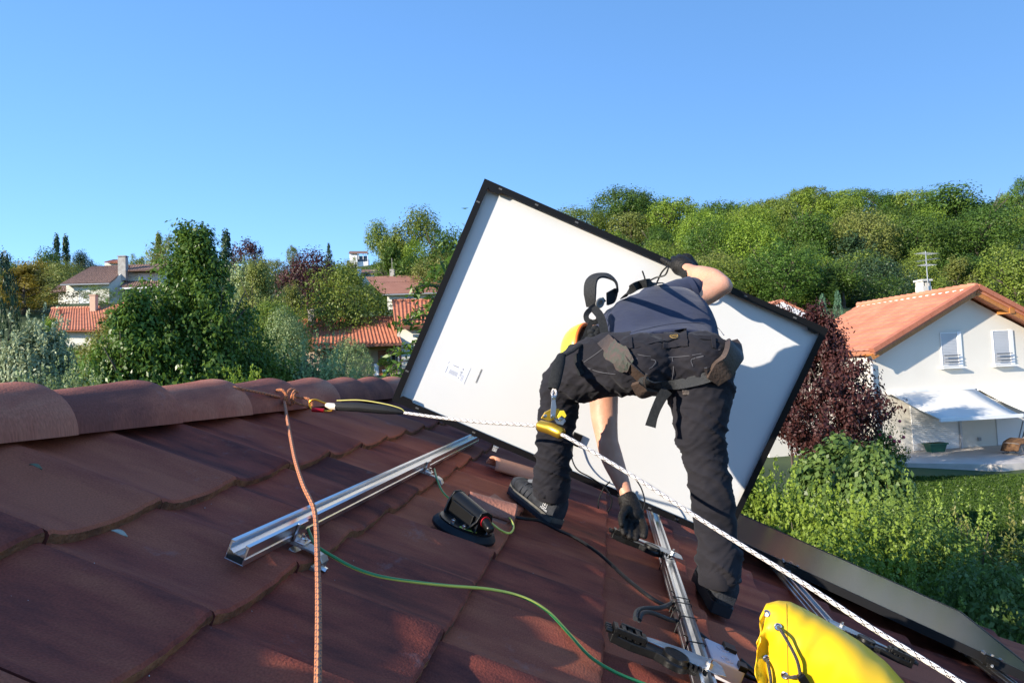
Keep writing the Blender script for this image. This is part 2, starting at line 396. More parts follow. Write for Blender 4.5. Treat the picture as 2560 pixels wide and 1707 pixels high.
# one sheet: polar grid that reaches the horizon
rad = [0, 2, 4, 6, 8, 10, 12, 15, 18, 21, 24, 27, 30, 34, 38, 43, 48, 54, 60, 68, 76, 86, 96, 108, 120, 135, 150, 170, 200, 240, 290, 350, 430, 520, 650, 900, 1300, 2000]
na = 120; vs = [(0., 0., gz(0, 0))]; fs = []
for i, r_ in enumerate(rad[1:]):
    a = np.arange(na) * 2 * np.pi / na; X = r_ * np.sin(a); Y = r_ * np.cos(a); Z = gzs(X, Y)
    if r_ > 450: Z = Z - (r_ - 450) * .05
    vs += list(zip(X, Y, Z))
for k in range(na): fs.append((0, 1 + k, 1 + (k + 1) % na))
for i in range(len(rad) - 2):
    for k in range(na):
        k2 = (k + 1) % na; fs.append((1 + i * na + k, 1 + i * na + k2, 1 + (i + 1) * na + k2, 1 + (i + 1) * na + k))
M_ground = mat('grass_ground', (.022, .045, .009), .95, c2=(.055, .085, .018), scale=.35, bump=1., bscale=6, detail=9)
g = MB(); g.add(vs, fs); tag(mk('ground', g.mesh('ground', smooth=True), M_ground), kind='structure')

# ================================================================ foliage
def leafmesh(name, cen, nor, size, tone, asp=.5, rng=None):
    """cen (n,3), nor (n,3), size (n,), one bent diamond per leaf"""
    n = len(cen); rng = rng or np.random.default_rng(1)
    nor = nor / (np.linalg.norm(nor, axis=1, keepdims=True) + 1e-9)
    t = rng.normal(size=(n, 3)); a = np.cross(nor, t); a /= (np.linalg.norm(a, axis=1, keepdims=True) + 1e-9); b = np.cross(nor, a)
    s = size[:, None]
    v = np.stack([cen - a * s * .5, cen + b * s * asp * .5 + nor * s * .08, cen + a * s * .5, cen - b * s * asp * .5 + nor * s * .08], 1).reshape(-1, 3)
    me = bpy.data.meshes.new(name); me.vertices.add(4 * n); me.vertices.foreach_set('co', v.astype(np.float32).ravel())
    me.loops.add(4 * n); me.loops.foreach_set('vertex_index', np.arange(4 * n, dtype=np.int32))
    me.polygons.add(n); me.polygons.foreach_set('loop_start', np.arange(0, 4 * n, 4, dtype=np.int32))
    try: me.polygons.foreach_set('loop_total', np.full(n, 4, dtype=np.int32))
    except Exception: pass
    me.update(calc_edges=True); me.validate()
    at_ = me.attributes.new('tone', 'FLOAT', 'FACE'); at_.data.foreach_set('value', np.clip(tone, 0, 1).astype(np.float32)); return me
def bumpf(dirs, rng, k=9):
    c = rng.normal(size=(k, 3)); c /= np.linalg.norm(c, axis=1, keepdims=True); am = rng.uniform(-.2, .3, k)
    return 1 + (np.exp(-((dirs[:, None] - c[None]) ** 2).sum(-1) / .28) * am).sum(-1)
def crown(seed, kind='round', n=5000, leaf=.03, clump=.075, asp=.55, hollow=.62):
    """unit crown: z 0..1, radius .5"""
    rng = np.random.default_rng(seed); per = 26; K = n // per
    d = rng.normal(size=(K, 3)); d /= np.linalg.norm(d, axis=1, keepdims=True)
    rr = hollow + (1 - hollow) * rng.random(K) ** .6
    rr = np.where(rng.random(K) < .15, rr * rng.random(K), rr)
    if kind in ('round', 'spread'):
        b = bumpf(d, rng); c = d * (rr * b)[:, None] * .46; c[:, 2] = .5 + c[:, 2] * 1.0
        c[:, :2] *= (1.06 - .25 * np.abs(c[:, 2:3] - .45))
    elif kind == 'lobes':
        L = 7 + rng.integers(0, 3); lc = rng.normal(size=(L, 3)) * [.17, .17, .2] + [0, 0, .52]; lr = rng.uniform(.17, .27, L); li = rng.integers(0, L, K)
        c = lc[li] + d * (rr * lr[li])[:, None]
    elif kind == 'branchy':
        per = 26; nb = K // 6; z0 = rng.random(nb) ** 1.15 * .93; an = rng.random(nb) * 6.283; lump = 1 + .28 * np.sin(an * 3 + z0 * 9) * np.cos(z0 * 14 + 1) + rng.normal(size=nb) * .10
        R = .5 * np.minimum(1, (1 - z0) ** 1.05 * 1.28 + .02) * lump * (.6 + .4 * np.minimum(1, z0 / .18)); t = np.linspace(.42, 1.05, 6)
        c = np.stack([np.outer(R * np.cos(an), t), np.outer(R * np.sin(an), t), z0[:, None] - .02 + np.outer(.10 + .05 * rng.random(nb), t ** 2.2)], -1).reshape(-1, 3); K = len(c); c += rng.normal(size=c.shape) * .012
    elif kind == 'cone':
        z = rng.random(K) ** 1.25; ring = .5 * (1 - z) * (.75 + .25 * np.sign(np.sin(z * 55))) + .015; an = rng.random(K) * 6.283
        q = ring * (.45 + .55 * rng.random(K) ** .5); c = np.stack([q * np.cos(an), q * np.sin(an), z - .12 * q], 1)
    elif kind == 'column':
        z = rng.random(K); ring = .5 * np.clip(np.sin(np.pi * np.clip(z * .92 + .06, 0, 1)) ** .55, .05, 1) * (1 - .25 * z); an = rng.random(K) * 6.283
        q = ring * (.75 + .25 * rng.random(K)); c = np.stack([q * np.cos(an), q * np.sin(an), z], 1)
    elif kind == 'hedge':
        c = rng.uniform(-.5, .5, (K, 3)); ax = rng.integers(0, 5, K)
        c[ax == 0, 0] = -.5; c[ax == 1, 0] = .5; c[ax == 2, 1] = -.5; c[ax == 3, 1] = .5; c[ax == 4, 2] = .5; c += rng.normal(size=(K, 3)) * .012; c[:, 2] += .5
    cen = np.repeat(c, per, 0) + np.clip(rng.normal(size=(K * per, 3)), -1.7, 1.7) * clump * np.repeat(rng.uniform(.6, 1.25, K), per)[:, None] * [1, 1, .8]
    out = cen - [0, 0, .45]; out /= (np.linalg.norm(out, axis=1, keepdims=True) + 1e-6)
    co = c - [0, 0, .45]; co = np.repeat(co / (np.linalg.norm(co, axis=1, keepdims=True) + 1e-6), per, 0)
    loc = cen - np.repeat(c, per, 0); loc /= (np.linalg.norm(loc, axis=1, keepdims=True) + 1e-6)
    nor = out * .45 + loc * .75 + rng.normal(size=cen.shape) * .38 + [0, 0, .35]
    tone = np.repeat(rng.random(K), per) * .5 + rng.random(K * per) * .3 + .1
    return leafmesh('crown', cen, nor, rng.uniform(.6, 1.3, K * per) * leaf, tone, asp, rng)
def sprays(seed, n_st=140, per=70, leaf=.03, spread=.5, lean=.35, asp=.5, droop=0., thick=.03, z0=.15, lmin=.45):
    """unit shrub built of upright leafy shoots"""
    rng = np.random.default_rng(seed); cs = []; tn = []; ns = []; zs = []
    for i in range(n_st):
        an = rng.random() * 6.283; q = spread * math.sqrt(rng.random()); base = np.array([q * math.cos(an), q * math.sin(an), 0]) * .72
        hgt = (1 - .55 * (q / spread) ** 2) * rng.uniform(lmin, 1.0); out = np.array([math.cos(an), math.sin(an), 0]) * lean * (q / spread + .15) + rng.normal(size=3) * [.06, .06, 0]
        t = z0 + (1 - z0) * rng.random(per) ** .75
        p = base + np.outer(t * hgt, [0, 0, 1]) + np.outer(t ** 1.5 * hgt, out) - np.outer(t ** 3, [0, 0, droop * hgt])
        th = thick * (1.35 - t)[:, None]; off = rng.normal(size=(per, 3)); off /= np.linalg.norm(off, axis=1, keepdims=True)
        cs.append(p + off * th); ns.append(off * .8 + [0, 0, .3] + rng.normal(size=(per, 3)) * .35); tn.append(.25 * rng.random() + .45 * t + .3 * rng.random(per)); zs.append(1.15 - .45 * t)
    nf = int(n_st * per * .85); d = rng.normal(size=(nf // 20, 3)); d[:, 2] = np.abs(d[:, 2]); d /= np.linalg.norm(d, axis=1, keepdims=True); d *= (.75 + .25 * rng.random(len(d)))[:, None]
    cc = d * [spread * .94, spread * .94, .72]; ce = np.repeat(cc, 20, 0) + rng.normal(size=(len(cc) * 20, 3)) * .045; cs.append(ce); ns.append(np.repeat(d, 20, 0) * .8 + [0, 0, .25] + rng.normal(size=ce.shape) * .4); tn.append(.15 + .4 * rng.random(len(ce))); zs.append(np.full(len(ce), 1.1))
    cen = np.concatenate(cs); return leafmesh('foliage', cen, np.concatenate(ns), leaf * rng.uniform(.7, 1.3, len(cen)) * np.concatenate(zs), np.concatenate(tn), asp, rng)
def trunkmesh(seed, kind='tree', n=7):
    """unit trunk: z 0..1, spread .5, tapered with limbs"""
    r_ = random.Random(seed); m = MB()
    m.tube([(0, 0, -.15), (.01, 0, .12), (.0, .012, .34), (.01, 0, .66)], [.034, .026, .020, .008], 7)
    for i in range(n):
        a = i * 2.4 + r_.random(); z = .20 + .42 * i / n; q = r_.uniform(.22, .36); e = (q * math.cos(a), q * math.sin(a), z + r_.uniform(.14, .3))
        mid = (e[0] * .45, e[1] * .45, z + .10); m.tube([(0, 0, z - .03), mid, e], [.013, .009, .003], 5)
        for s_ in (-1, 1):
            e2 = (e[0] * .8 + s_ * .1 * math.sin(a), e[1] * .8 - s_ * .1 * math.cos(a), e[2] + .08); m.tube([mid, e2], [.006, .002], 4)
    return m.mesh('trunk', smooth=True)
def shrubstems(seed, n=9):
    r_ = random.Random(seed); m = MB()
    for i in range(n):
        a = r_.random() * 6.28; q = r_.uniform(.1, .38); m.tube([(.1 * math.cos(a) * r_.random(), .1 * math.sin(a), -.08), (q * .5 * math.cos(a), q * .5 * math.sin(a), .35), (q * math.cos(a), q * math.sin(a), .8)], [.014, .010, .003], 5)
    return m.mesh('stems', smooth=True)
LM = dict(
    bigd=leafmat('leaf_glossy_dark', (.032, .075, .011), (.125, .200, .030), var=.1, rough=.35),
    dark=leafmat('leaf_dark', (.030, .070, .012), (.110, .180, .028), var=.3),
    mid=leafmat('leaf_mid', (.075, .120, .017), (.225, .280, .045), var=.35),
    olive=leafmat('leaf_olive', (.090, .115, .026), (.250, .265, .065), var=.3),
    bright=leafmat('leaf_bright', (.090, .165, .016), (.250, .340, .042), var=.3),
    yellow=leafmat('leaf_yellow', (.110, .100, .016), (.290, .215, .035), var=.3),
    silver=leafmat('leaf_silver', (.120, .160, .075), (.420, .470, .290), trans=.2, var=.1),
    silverg=leafmat('leaf_silvergreen', (.090, .135, .045), (.310, .380, .160), trans=.25, var=.15),
    purple=leafmat('leaf_purple', (.030, .010, .011), (.095, .034, .028), trans=.25, var=.1),
    conif=leafmat('leaf_conifer', (.016, .040, .018), (.050, .085, .030), trans=.1, var=.2),
    bluec=leafmat('leaf_blue_conifer', (.045, .11, .065), (.11, .21, .12), trans=.1, var=.1),
    fresh=leafmat('leaf_fresh', (.060, .105, .012), (.235, .310, .042), var=.1),
    priv=leafmat('leaf_privet', (.055, .105, .014), (.230, .310, .055), var=.1),
    fig=leafmat('leaf_fig', (.040, .085, .018), (.170, .240, .060), var=.1, rough=.4),
    rosy=leafmat('leaf_photinia', (.050, .110, .015), (.260, .240, .075), var=.1, rough=.35))
M_bark = mat('bark', (.06, .045, .035), .95, c2=(.13, .105, .08), scale=12, bump=.8)
CR = {'round': [crown(10 + i, 'round', 13000, .030, .06) for i in range(3)] + [crown(20, 'lobes', 13000, .030, .055), crown(21, 'lobes', 13000, .030, .055), crown(22, 'branchy', 13000, .030, .04)],
      'far': [crown(30 + i, 'round', 6000, .042, .06) for i in range(2)] + [crown(33, 'lobes', 6000, .042, .06)],
      'cone': [crown(40, 'cone', 4200, .05, .035)], 'column': [crown(41, 'column', 6000, .035, .03)],
      'nround': [crown(50, 'round', 30000, .020, .045), crown(51, 'lobes', 30000, .020, .045)],
      'bigdark': [crown(60, 'branchy', 92000, .0195, .022)]}
TR = [trunkmesh(i) for i in range(4)]; ST = [shrubstems(i) for i in range(3)]
tcount = [0]
def plant(name, me_c, m, base, wd_, hgt, crown_lo, label, cat, group=None, rot=None, trunk=True, wy=None, cname='crown', sname='trunk', tm=None):
    """wd_ crown width, hgt height above the base, crown_lo fraction of the height where leaves begin"""
    tcount[0] += 1; i = tcount[0]
    o = bpy.data.objects.new(name, None); col.objects.link(o); o.location = tuple(map(float, base)); o.rotation_euler.z = rnd.random() * 6.28 if rot is None else rot
    tag(o, label, cat, group)
    c = bpy.data.objects.new(cname, me_c); col.objects.link(c); c.parent = o; c.scale = (wd_, wy or wd_, hgt * (1 - crown_lo)); c.location.z = hgt * crown_lo
    if not me_c.materials: me_c.materials.append(m)
    c.material_slots[0].link = 'OBJECT'; c.material_slots[0].material = m
    if trunk:
        t = bpy.data.objects.new(sname, tm or TR[i % 4]); col.objects.link(t); t.parent = o; t.scale = (wd_ * .9, wd_ * .9, hgt * .98)
        if not t.data.materials: t.data.materials.append(M_bark)
    return o
def tree(label, px, ytop, d, wpx, kind, leaf, cat='tree', name='tree', lo=.22, group=None, idx=None, dz=None, **kw):
    b = gat(px, d) if dz is None else gat(px, d) + np.array([0, 0, dz]); top = at(px, ytop, d); h_ = max(1.5, top[2] - b[2]); wd_ = wpx * d / F
    lo = max(lo, 1 - 1.75 * wd_ / h_) if kind not in ('cone', 'column') else lo
    k_ = CR[kind]; me_ = k_[(tcount[0] if idx is None else idx) % len(k_)]
    return plant(name, me_, LM[leaf], b, wd_, h_, lo, label, cat, group, **kw)

# ---------------------------------------------------------------- wooded hillside on the right
rh = random.Random(11)
HL = {0: ('broadleaf tree in the row along the skyline of the wooded hill', 'skyline trees of the hillside wood'),
      1: ('round crowned tree on the middle slope of the wooded hill', 'trees on the middle slope of the hillside wood'),
      2: ('leafy tree low on the wooded hill behind the red roofed white house', 'trees at the foot of the hillside wood')}
rows = [(146, 6.5, 0), (134, 6.8, 0), (123, 7, 0), (113, 7, 1), (104, 7, 1), (95, 7, 1), (87, 6.5, 1), (79, 6.5, 1), (72, 6, 2), (65, 6, 2), (59, 5.5, 2), (53.5, 4.6, 2), (49, 4., 2)]
for d, hh, z in rows:
    span = 560 + 0
    x0, x1 = 1300, 2700
    if d < 60: x0 = 1560
    if d > 100: x0 = 1540
    x = x0 + rh.uniform(0, 60)
    while x < x1:
        wm = rh.uniform(.75, 1.25) * hh * 1.02; dd = d * rh.uniform(.97, 1.03)
        b = gat(x, dd); h_ = hh * rh.uniform(.72, 1.35) * (1 if z else 1.05)
        lf = rh.choice(['mid', 'mid', 'dark', 'bright', 'olive', 'bright', 'dark', 'conif', 'mid'] if z else ['dark', 'mid', 'mid', 'bright', 'dark'])
        kk = CR['round'] if d < 110 else CR['far']
        if not (d < 62 and 2230 < x):
            nm_ = {'mid': 'mid green', 'dark': 'dark green', 'bright': 'bright green', 'olive': 'olive green', 'conif': 'very dark green'}[lf]
            plant('tree', rh.choice(kk), LM[lf], b, wm * 1.14, h_, .04, nm_ + ' ' + HL[z][0], 'tree', nm_ + ' ' + HL[z][1])
        x += wm * F / d * .88
for i, (x, d, hh) in enumerate([(1230, 100, 6), (1300, 95, 7), (1370, 88, 6), (1440, 92, 7), (1260, 80, 6), (1340, 76, 6), (1420, 72, 6), (1500, 78, 7), (1220, 66, 5), (1300, 62, 5), (1390, 58, 5), (1470, 62, 6), (1540, 55, 5), (1620, 50, 5), (1700, 46, 5), (1440, 48, 4), (1350, 44, 4), (1560, 42, 4), (1760, 40, 4), (1660, 38, 3.5), (1480, 36, 3.5), (1200, 50, 5), (1250, 116, 6), (1330, 112, 6), (1420, 108, 6), (1160, 112, 6)]):
    b = gat(x, d); plant('tree', CR['round'][i % 6], LM[['mid', 'dark', 'bright', 'olive'][i % 4]], b, hh * 1.15, hh, .05, 'garden tree standing behind the big white panel', 'tree', 'garden trees behind the panel')
tree('tall spreading tree rising above the skyline left of the wooded hill top', 1450, 514, 120, 170, 'round', 'mid', lo=.1)
tree('tall dark tree on the skyline beside the upper edge of the white panel', 1560, 462, 128, 190, 'round', 'dark', lo=.1)
tree('big dark green tree on the skyline at the far right of the hill', 2440, 455, 118, 260, 'round', 'dark', lo=.1)
tree('grey brown half bare tree on the wooded slope above the panel corner', 2030, 615, 88, 90, 'far', 'olive', lo=.1)
# dark clipped hedge, two blue conifers, in front of the hill
hb = gat(1960, 47); hx = crown(70, 'hedge', 26000, .016, .012)
o = plant('hedge', hx, LM['dark'], hb, 6.4, at(1960, 700, 47)[2] - hb[2], 0, 'dark clipped hedge at the foot of the wooded hill behind the panel corner', 'hedge', rot=.12, trunk=False, wy=2.2, cname='foliage')
for px, yt, lb in ((2063, 735, 'left one of two slim blue green conifers beside the red roof'), (2101, 727, 'right one of two slim blue green conifers beside the red roof')):
    tree(lb, px, yt, 41, 28, 'column', 'bluec', 'conifer', 'slim_conifer', lo=.02, group='slim conifers beside the red roofed house')

# ---------------------------------------------------------------- left and centre background trees
T = tree
T('dark tree mass at the far left edge above the cypress', 30, 640, 110, 130, 'round', 'dark', lo=.1)
T('dark green tree second from the left edge on the skyline', 105, 622, 125, 120, 'round', 'dark', lo=.1)
T('yellowing tree left of the twin fir tops', 105, 622, 100, 170, 'round', 'yellow', lo=.1)
T('rust tinged broad tree above the silver leaved tree', 60, 672, 72, 230, 'round', 'yellow', lo=.05)
T('green yellow tree beside the chimneyed house on its left', 165, 652, 97, 130, 'round', 'olive', lo=.1)
T('left one of the two dark fir tops on the left skyline', 143, 592, 140, 80, 'cone', 'conif', 'fir', 'fir_tree', lo=.05, group='dark firs on the left skyline')
T('right one of the two dark fir tops on the left skyline', 166, 593, 142, 80, 'cone', 'conif', 'fir', 'fir_tree', lo=.05, group='dark firs on the left skyline')
T('dark rounded tree right of the two fir tops', 215, 622, 130, 70, 'round', 'conif', lo=.1)
T('small dark tree sloping down behind the chimneyed house', 240, 645, 128, 50, 'round', 'conif', lo=.1)
T('small green tree behind the ridge of the chimneyed house', 345, 633, 115, 50, 'far', 'mid', lo=.2)
T('dark fir beside the yellow green tree on the skyline', 400, 585, 105, 90, 'cone', 'mid', 'fir', 'fir_tree', lo=.1)
T('yellow green tree behind the roof end of the chimneyed house', 425, 590, 100, 110, 'round', 'olive', lo=.1)
T('dark fir showing right of the big dark green tree', 570, 580, 75, 120, 'cone', 'conif', 'fir', 'fir_tree', lo=.1)
T('reddish brown tree top on the skyline right of the big green tree', 625, 592, 95, 90, 'far', 'purple', lo=.1)
T('feathery grey green tree right of the big dark green tree', 620, 600, 62, 170, 'round', 'silverg', lo=.05)
T('olive green tree below the feathery tree', 650, 665, 55, 190, 'round', 'olive', lo=.05)
T('small green tree alone on the skyline left of the copper tree', 734, 612, 190, 32, 'far', 'mid', lo=.05)
T('low green trees on the skyline behind the copper tree', 690, 640, 170, 70, 'far', 'olive', lo=.0)
T('copper leaved dark red tree in the middle distance', 780, 612, 76, 170, 'round', 'purple', lo=.05)
T('tiny fir on the skyline right of the copper tree', 824, 610, 180, 44, 'cone', 'conif', 'fir', 'fir_tree', lo=.0)
T('broad green tree in front of the copper tree', 870, 664, 60, 230, 'round', 'mid', lo=.05, idx=0)
T('round brownish green shrub tree left of the broad green tree', 735, 722, 62, 150, 'round', 'olive', lo=.0)
T('light green tree below the copper tree', 680, 755, 50, 190, 'round', 'mid', lo=.0)
T('green tree behind the grey chimney among the shrubs', 720, 770, 48, 110, 'round', 'silverg', lo=.0)
T('tall airy tree left of the white panel on the skyline', 1025, 518, 150, 165, 'round', 'mid', lo=.2, idx=3)
T('taller airy tree behind the first beside the panel', 975, 545, 155, 110, 'round', 'mid', lo=.2)
T('dark drooping tree close to the left edge of the panel', 1110, 532, 140, 180, 'round', 'dark', lo=.05)
T('dark tree under the airy trees near the panel', 985, 618, 140, 150, 'round', 'dark', lo=.0)
T('bright green tree between the dark trees near the panel', 1045, 600, 145, 110, 'round', 'bright', lo=.0)
T('low olive tree behind the brown roofed house', 1100, 630, 135, 160, 'round', 'olive', lo=.0)
T('small round tree left of the tiny white hilltop house', 880, 640, 300, 45, 'far', 'olive', lo=.0)
T('small dark bush right of the tiny white hilltop house', 945, 650, 300, 50, 'far', 'dark', lo=.0)
T('hilltop bush below the tiny white house', 905, 662, 280, 70, 'far', 'mid', lo=.0)
for i, (x, y, d, w_) in enumerate([(640, 650, 220, 60), (760, 655, 210, 70), (950, 668, 240, 60), (1000, 670, 200, 60), (880, 680, 200, 60), (840, 690, 150, 50), (470, 640, 200, 80), (540, 640, 210, 80), (60, 650, 200, 90), (1060, 655, 190, 70), (1190, 560, 150, 80), (1150, 600, 160, 80), (300, 655, 210, 60), (810, 665, 190, 60), (970, 690, 170, 70), (860, 655, 230, 50)]):
    T('low hazy green tree on the far rising ground of the left hill', x, y, d, w_ * 1.5, 'far', rh.choice(['mid', 'olive', 'dark']), lo=.0, group='low trees on the far rising ground')
hb = gat(930, 68); plant('hedge', crown(71, 'hedge', 16000, .02, .02), LM['mid'], at(935, 800, 66), 8.5, 1.6, 0, 'green hedge behind the ridge of the red tiled low house', 'hedge', rot=0.1, trunk=False, wy=2., cname='foliage')
b_ = gat(238, 84); plant('shrub', crown(72, 'round', 12000, .022, .03), LM['mid'], at(243, 765, 80), 4.0, at(243, 712, 80)[2] - at(243, 765, 80)[2], 0, 'neat dark green dome bush in front of the chimneyed house', 'bush', trunk=False, cname='foliage')
T('yellow green shrub under the red roof at left', 290, 785, 36, 190, 'round', 'yellow', lo=.0)
T('olive shrub left of the big dark green tree', 340, 790, 30, 230, 'round', 'olive', lo=.0)
# cypress, silver trees, the big dark tree, near shrubs behind the ridge
def near(label, px, ytop, ybot, d, wpx, me_, leaf, cat='shrub', name='shrub', lo=0., trunk=True, wy=None, sname='stems', tm=None):
    top = at(px, ytop, d); b = gat(px, d); b[2] = min(b[2], at(px, ybot, d)[2]); h_ = top[2] - b[2]; lo = max(lo, 1 - 1.5 * wpx * d / F / h_) if me_ != CR['column'][0] else lo; return plant(name, me_, LM[leaf], b, wpx * d / F, h_, lo, label, cat, trunk=trunk, wy=wy, cname='foliage' if name == 'shrub' else 'crown', sname=sname, tm=tm or ST[tcount[0] % 3])
near('dark narrow cypress cut by the left edge of the picture', 2, 628, 1000, 17, 120, CR['column'][0], 'conif', 'cypress', 'cypress', tm=TR[0], sname='trunk')
near('silvery leaved upright tree beside the cypress', 95, 742, 1000, 17, 190, sprays(80, 190, 110, .045, lean=.25, thick=.045), 'silver', 'tree', 'tree', sname='trunk', tm=TR[1])
near('grey green upright shrub in front of the silvery tree', 170, 850, 1010, 12, 270, sprays(81, 240, 120, .030, lean=.3, thick=.028), 'silverg')
near('big dark green tree left of centre reaching above the skyline', 495, 592, 1000, 17, 470, CR['bigdark'][0], 'bigd', 'tree', 'tree', sname='trunk', tm=TR[2])
near('lower left bough mass of dark green leaves behind the ridge tiles', 345, 760, 1000, 15.5, 330, crown(61, 'branchy', 46000, .030, .04), 'bigd', 'tree', 'tree', sname='trunk', tm=TR[3])
near('bright green bush right of the big dark tree', 625, 880, 1000, 13, 190, sprays(82, 190, 90, .045, lean=.4, thick=.045), 'bright')
near('silver green upright bush hiding the red tiled low house', 780, 795, 1000, 19, 320, sprays(83, 320, 130, .026, lean=.3, thick=.028), 'silverg')
near('darker green bush between the big tree and the silver green bush', 660, 800, 1000, 18, 190, sprays(84, 190, 100, .038, lean=.3, thick=.035), 'mid')
near('rounded grey leaved bush beside the open porch', 890, 840, 1000, 21, 110, crown(85, 'round', 14000, .024, .03), 'silverg')
T('green garden tree below the wall of the red roofed low house at left', 205, 842, 42, 210, 'round', 'mid', lo=.0)
T('leafy tree in front of the left end of the red roofed low house', 130, 800, 44, 120, 'round', 'bright', lo=.0)
# leafy fruit tree whose branch tips show left of the panel
def fruit():
    rng = np.random.default_rng(5); r_ = random.Random(5); m = MB(); cs = []; ns = []
    tr = gat(1180, 7.5); base = np.array([tr[0], tr[1], tr[2]]); o = Thing('fruit_tree', base, 'fruit tree with long drooping leaves showing past the left edge of the panel', 'tree')
    top = at(1190, 640, 7.5); m.tube([base - [0, 0, .3], base * .5 + top * .5, top], [.09, .06, .02], 8)
    for (x, y, d) in [(1108, 655, 7.2), (1092, 672, 7.4), (1062, 712, 7.3), (1050, 715, 7.1), (1130, 700, 7.2), (1030, 790, 7.3), (1012, 800, 7.2), (1060, 830, 7.2), (1035, 860, 7.3), (1000, 905, 7.2), (1010, 945, 7.1), (1050, 770, 7.4), (1000, 870, 7.4), (985, 930, 7.3), (1085, 745, 7.3), (1020, 925, 7.2)]:
        e = at(x, y, d); s_ = at(1190, min(y + 70, 950), 7.6); mid = (e + s_) / 2 + [0, 0, .12]; pts = catmull([s_, mid, e, e + (e - mid) * .25 - [0, 0, .08]], 6); m.tube(pts, list(np.linspace(.014, .003, len(pts))), 5)
        for p in pts[6:]:
            for _ in range(3): cs.append(p + rng.normal(size=3) * .035 - [0, 0, .02]); ns.append(rng.normal(size=3) + [0, 0, .2])
    for _ in range(1500):
        p = at(1200 + rng.normal() * 60, 800 + rng.normal() * 90, 7.9 + rng.normal() * .25); cs.append(p); ns.append(rng.normal(size=3))
    cs = np.array(cs); me_ = leafmesh('crown', cs - base, np.array(ns), rng.uniform(.07, .12, len(cs)), rng.random(len(cs)), .35, rng)
    o.part('trunk', m, M_bark, smooth=True); mk('crown', me_, LM['bigd'], o.o)
fruit()
# ================================================================ background buildings
M_rRed = mat('red_clay_roof', (.36, .115, .060), .8, c2=(.46, .17, .09), scale=2.2, bump=.3, bscale=9)
M_rNew = mat('orange_clay_roof', (.46, .17, .095), .75, c2=(.56, .24, .14), scale=1.6, bump=.2, bscale=9)
M_rBrn = mat('brown_clay_roof', (.13, .075, .055), .85, c2=(.26, .15, .11), scale=4.5, bump=.4, bscale=9, detail=6)
M_rTer = mat('plain_brown_roof', (.26, .115, .080), .85, c2=(.30, .14, .10), scale=.5, bump=.2, bscale=5)
M_cream = mat('cream_render', (.72, .68, .58), .9, c2=(.78, .74, .64), scale=.8, bump=.1, bscale=25)
M_off = mat('offwhite_render', (.68, .64, .56), .92, c2=(.72, .68, .60), scale=.7, bump=.25, bscale=40)
M_shut = mat('white_shutter', (.80, .80, .80), .5)
M_glass = mat('window_glass', (.03, .04, .05), .06, spec=.8)
M_dark = mat('recess_shade', (.02, .018, .016), .8)  # near-black colour standing in for shade inside recesses
M_orw = mat('orange_stained_wood', (.52, .21, .05), .5, c2=(.40, .15, .035), scale=6, stretch=(1, 8, 1), bump=.1)
M_door = mat('brown_door', (.36, .13, .04), .5, c2=(.28, .09, .03), scale=5)
M_conc = mat('concrete', (.45, .43, .39), .9, c2=(.33, .31, .28), scale=3, bump=.4)
M_galv = mat('zinc_gutter', (.45, .46, .47), .4, .6)
UP = np.array([0, 0, 1.])
def tileroof(A, B, C, D, sp=.22, rows=12, amp=.035, step=.02, th=.10):
    """A,B eave left/right; C,D ridge right/left. wavy courses"""
    A, B, C, D = [np.array(p, float) for p in (A, B, C, D)]; nrm_ = nrm(np.cross(B - A, D - A)); nrm_ = nrm_ if nrm_[2] > 0 else -nrm_
    Lx = np.linalg.norm(B - A); nx = max(4, int(Lx / sp) * 4); m = MB(); vs = []
    vvv = []
    for j in range(rows):
        for e in (0, .97):
            vvv.append(((j + e) / rows, step * (1 - e)))
    for v, dz in vvv:
        for i in range(nx + 1):
            u = i / nx; p = (A + (B - A) * u) * (1 - v) + (D + (C - D) * u) * v
            vs.append(p + nrm_ * (dz + amp * (.5 + .5 * math.sin(2 * math.pi * i / 4)) * (1 if nx > 8 else 0)))
    n = nx + 1; m.add(vs, [(a * n + b, a * n + b + 1, (a + 1) * n + b + 1, (a + 1) * n + b) for a in range(len(vvv) - 1) for b in range(nx)])
    s = MB(); s.prism([A, B, C, D], -nrm_ * th, -nrm_ * .004)
    m.add(s.v, s.f); return m
def wallbox(m, O, ux, uy, x0, x1, y0, y1, z0, z1):
    c = O + ux * (x0 + x1) / 2 + uy * (y0 + y1) / 2 + UP * (z0 + z1) / 2; m.box(c, x1 - x0, y1 - y0, z1 - z0, (ux, uy, UP))
def yawaxes(deg):
    a = math.radians(deg); return np.array([math.cos(a), math.sin(a), 0]), np.array([-math.sin(a), math.cos(a), 0])
def window(T_, O, ux, uy, x, z, w_, h_, sill=True, shut=None, y=0., parent=None):
    """window on the facade at local x (centre), z (bottom)"""
    m = MB(); c = O + ux * x + UP * (z + h_ / 2)
    for sx in (-1, 1): m.box(c + ux * sx * (w_ / 2 + .015) - uy * .012, .03, .06, h_ + .06, (ux, uy, UP))
    for sz in (-1, 1): m.box(c + UP * sz * (h_ / 2 + .015) - uy * .011, w_, .06, .03, (ux, uy, UP))
    if sill: m.box(c - UP * (h_ / 2 + .09) - uy * .09, w_ + .28, .22, .055, (ux, uy, UP))
    f = T_.part('window', m, M_shut, parent=parent)
    p = MB(); p.box(c - uy * .012, w_, .02, h_, (ux, uy, UP)); T_.part('pane' if shut is None else 'roller_shutter', p, M_glass if shut is None else shut, parent=f)
    return f
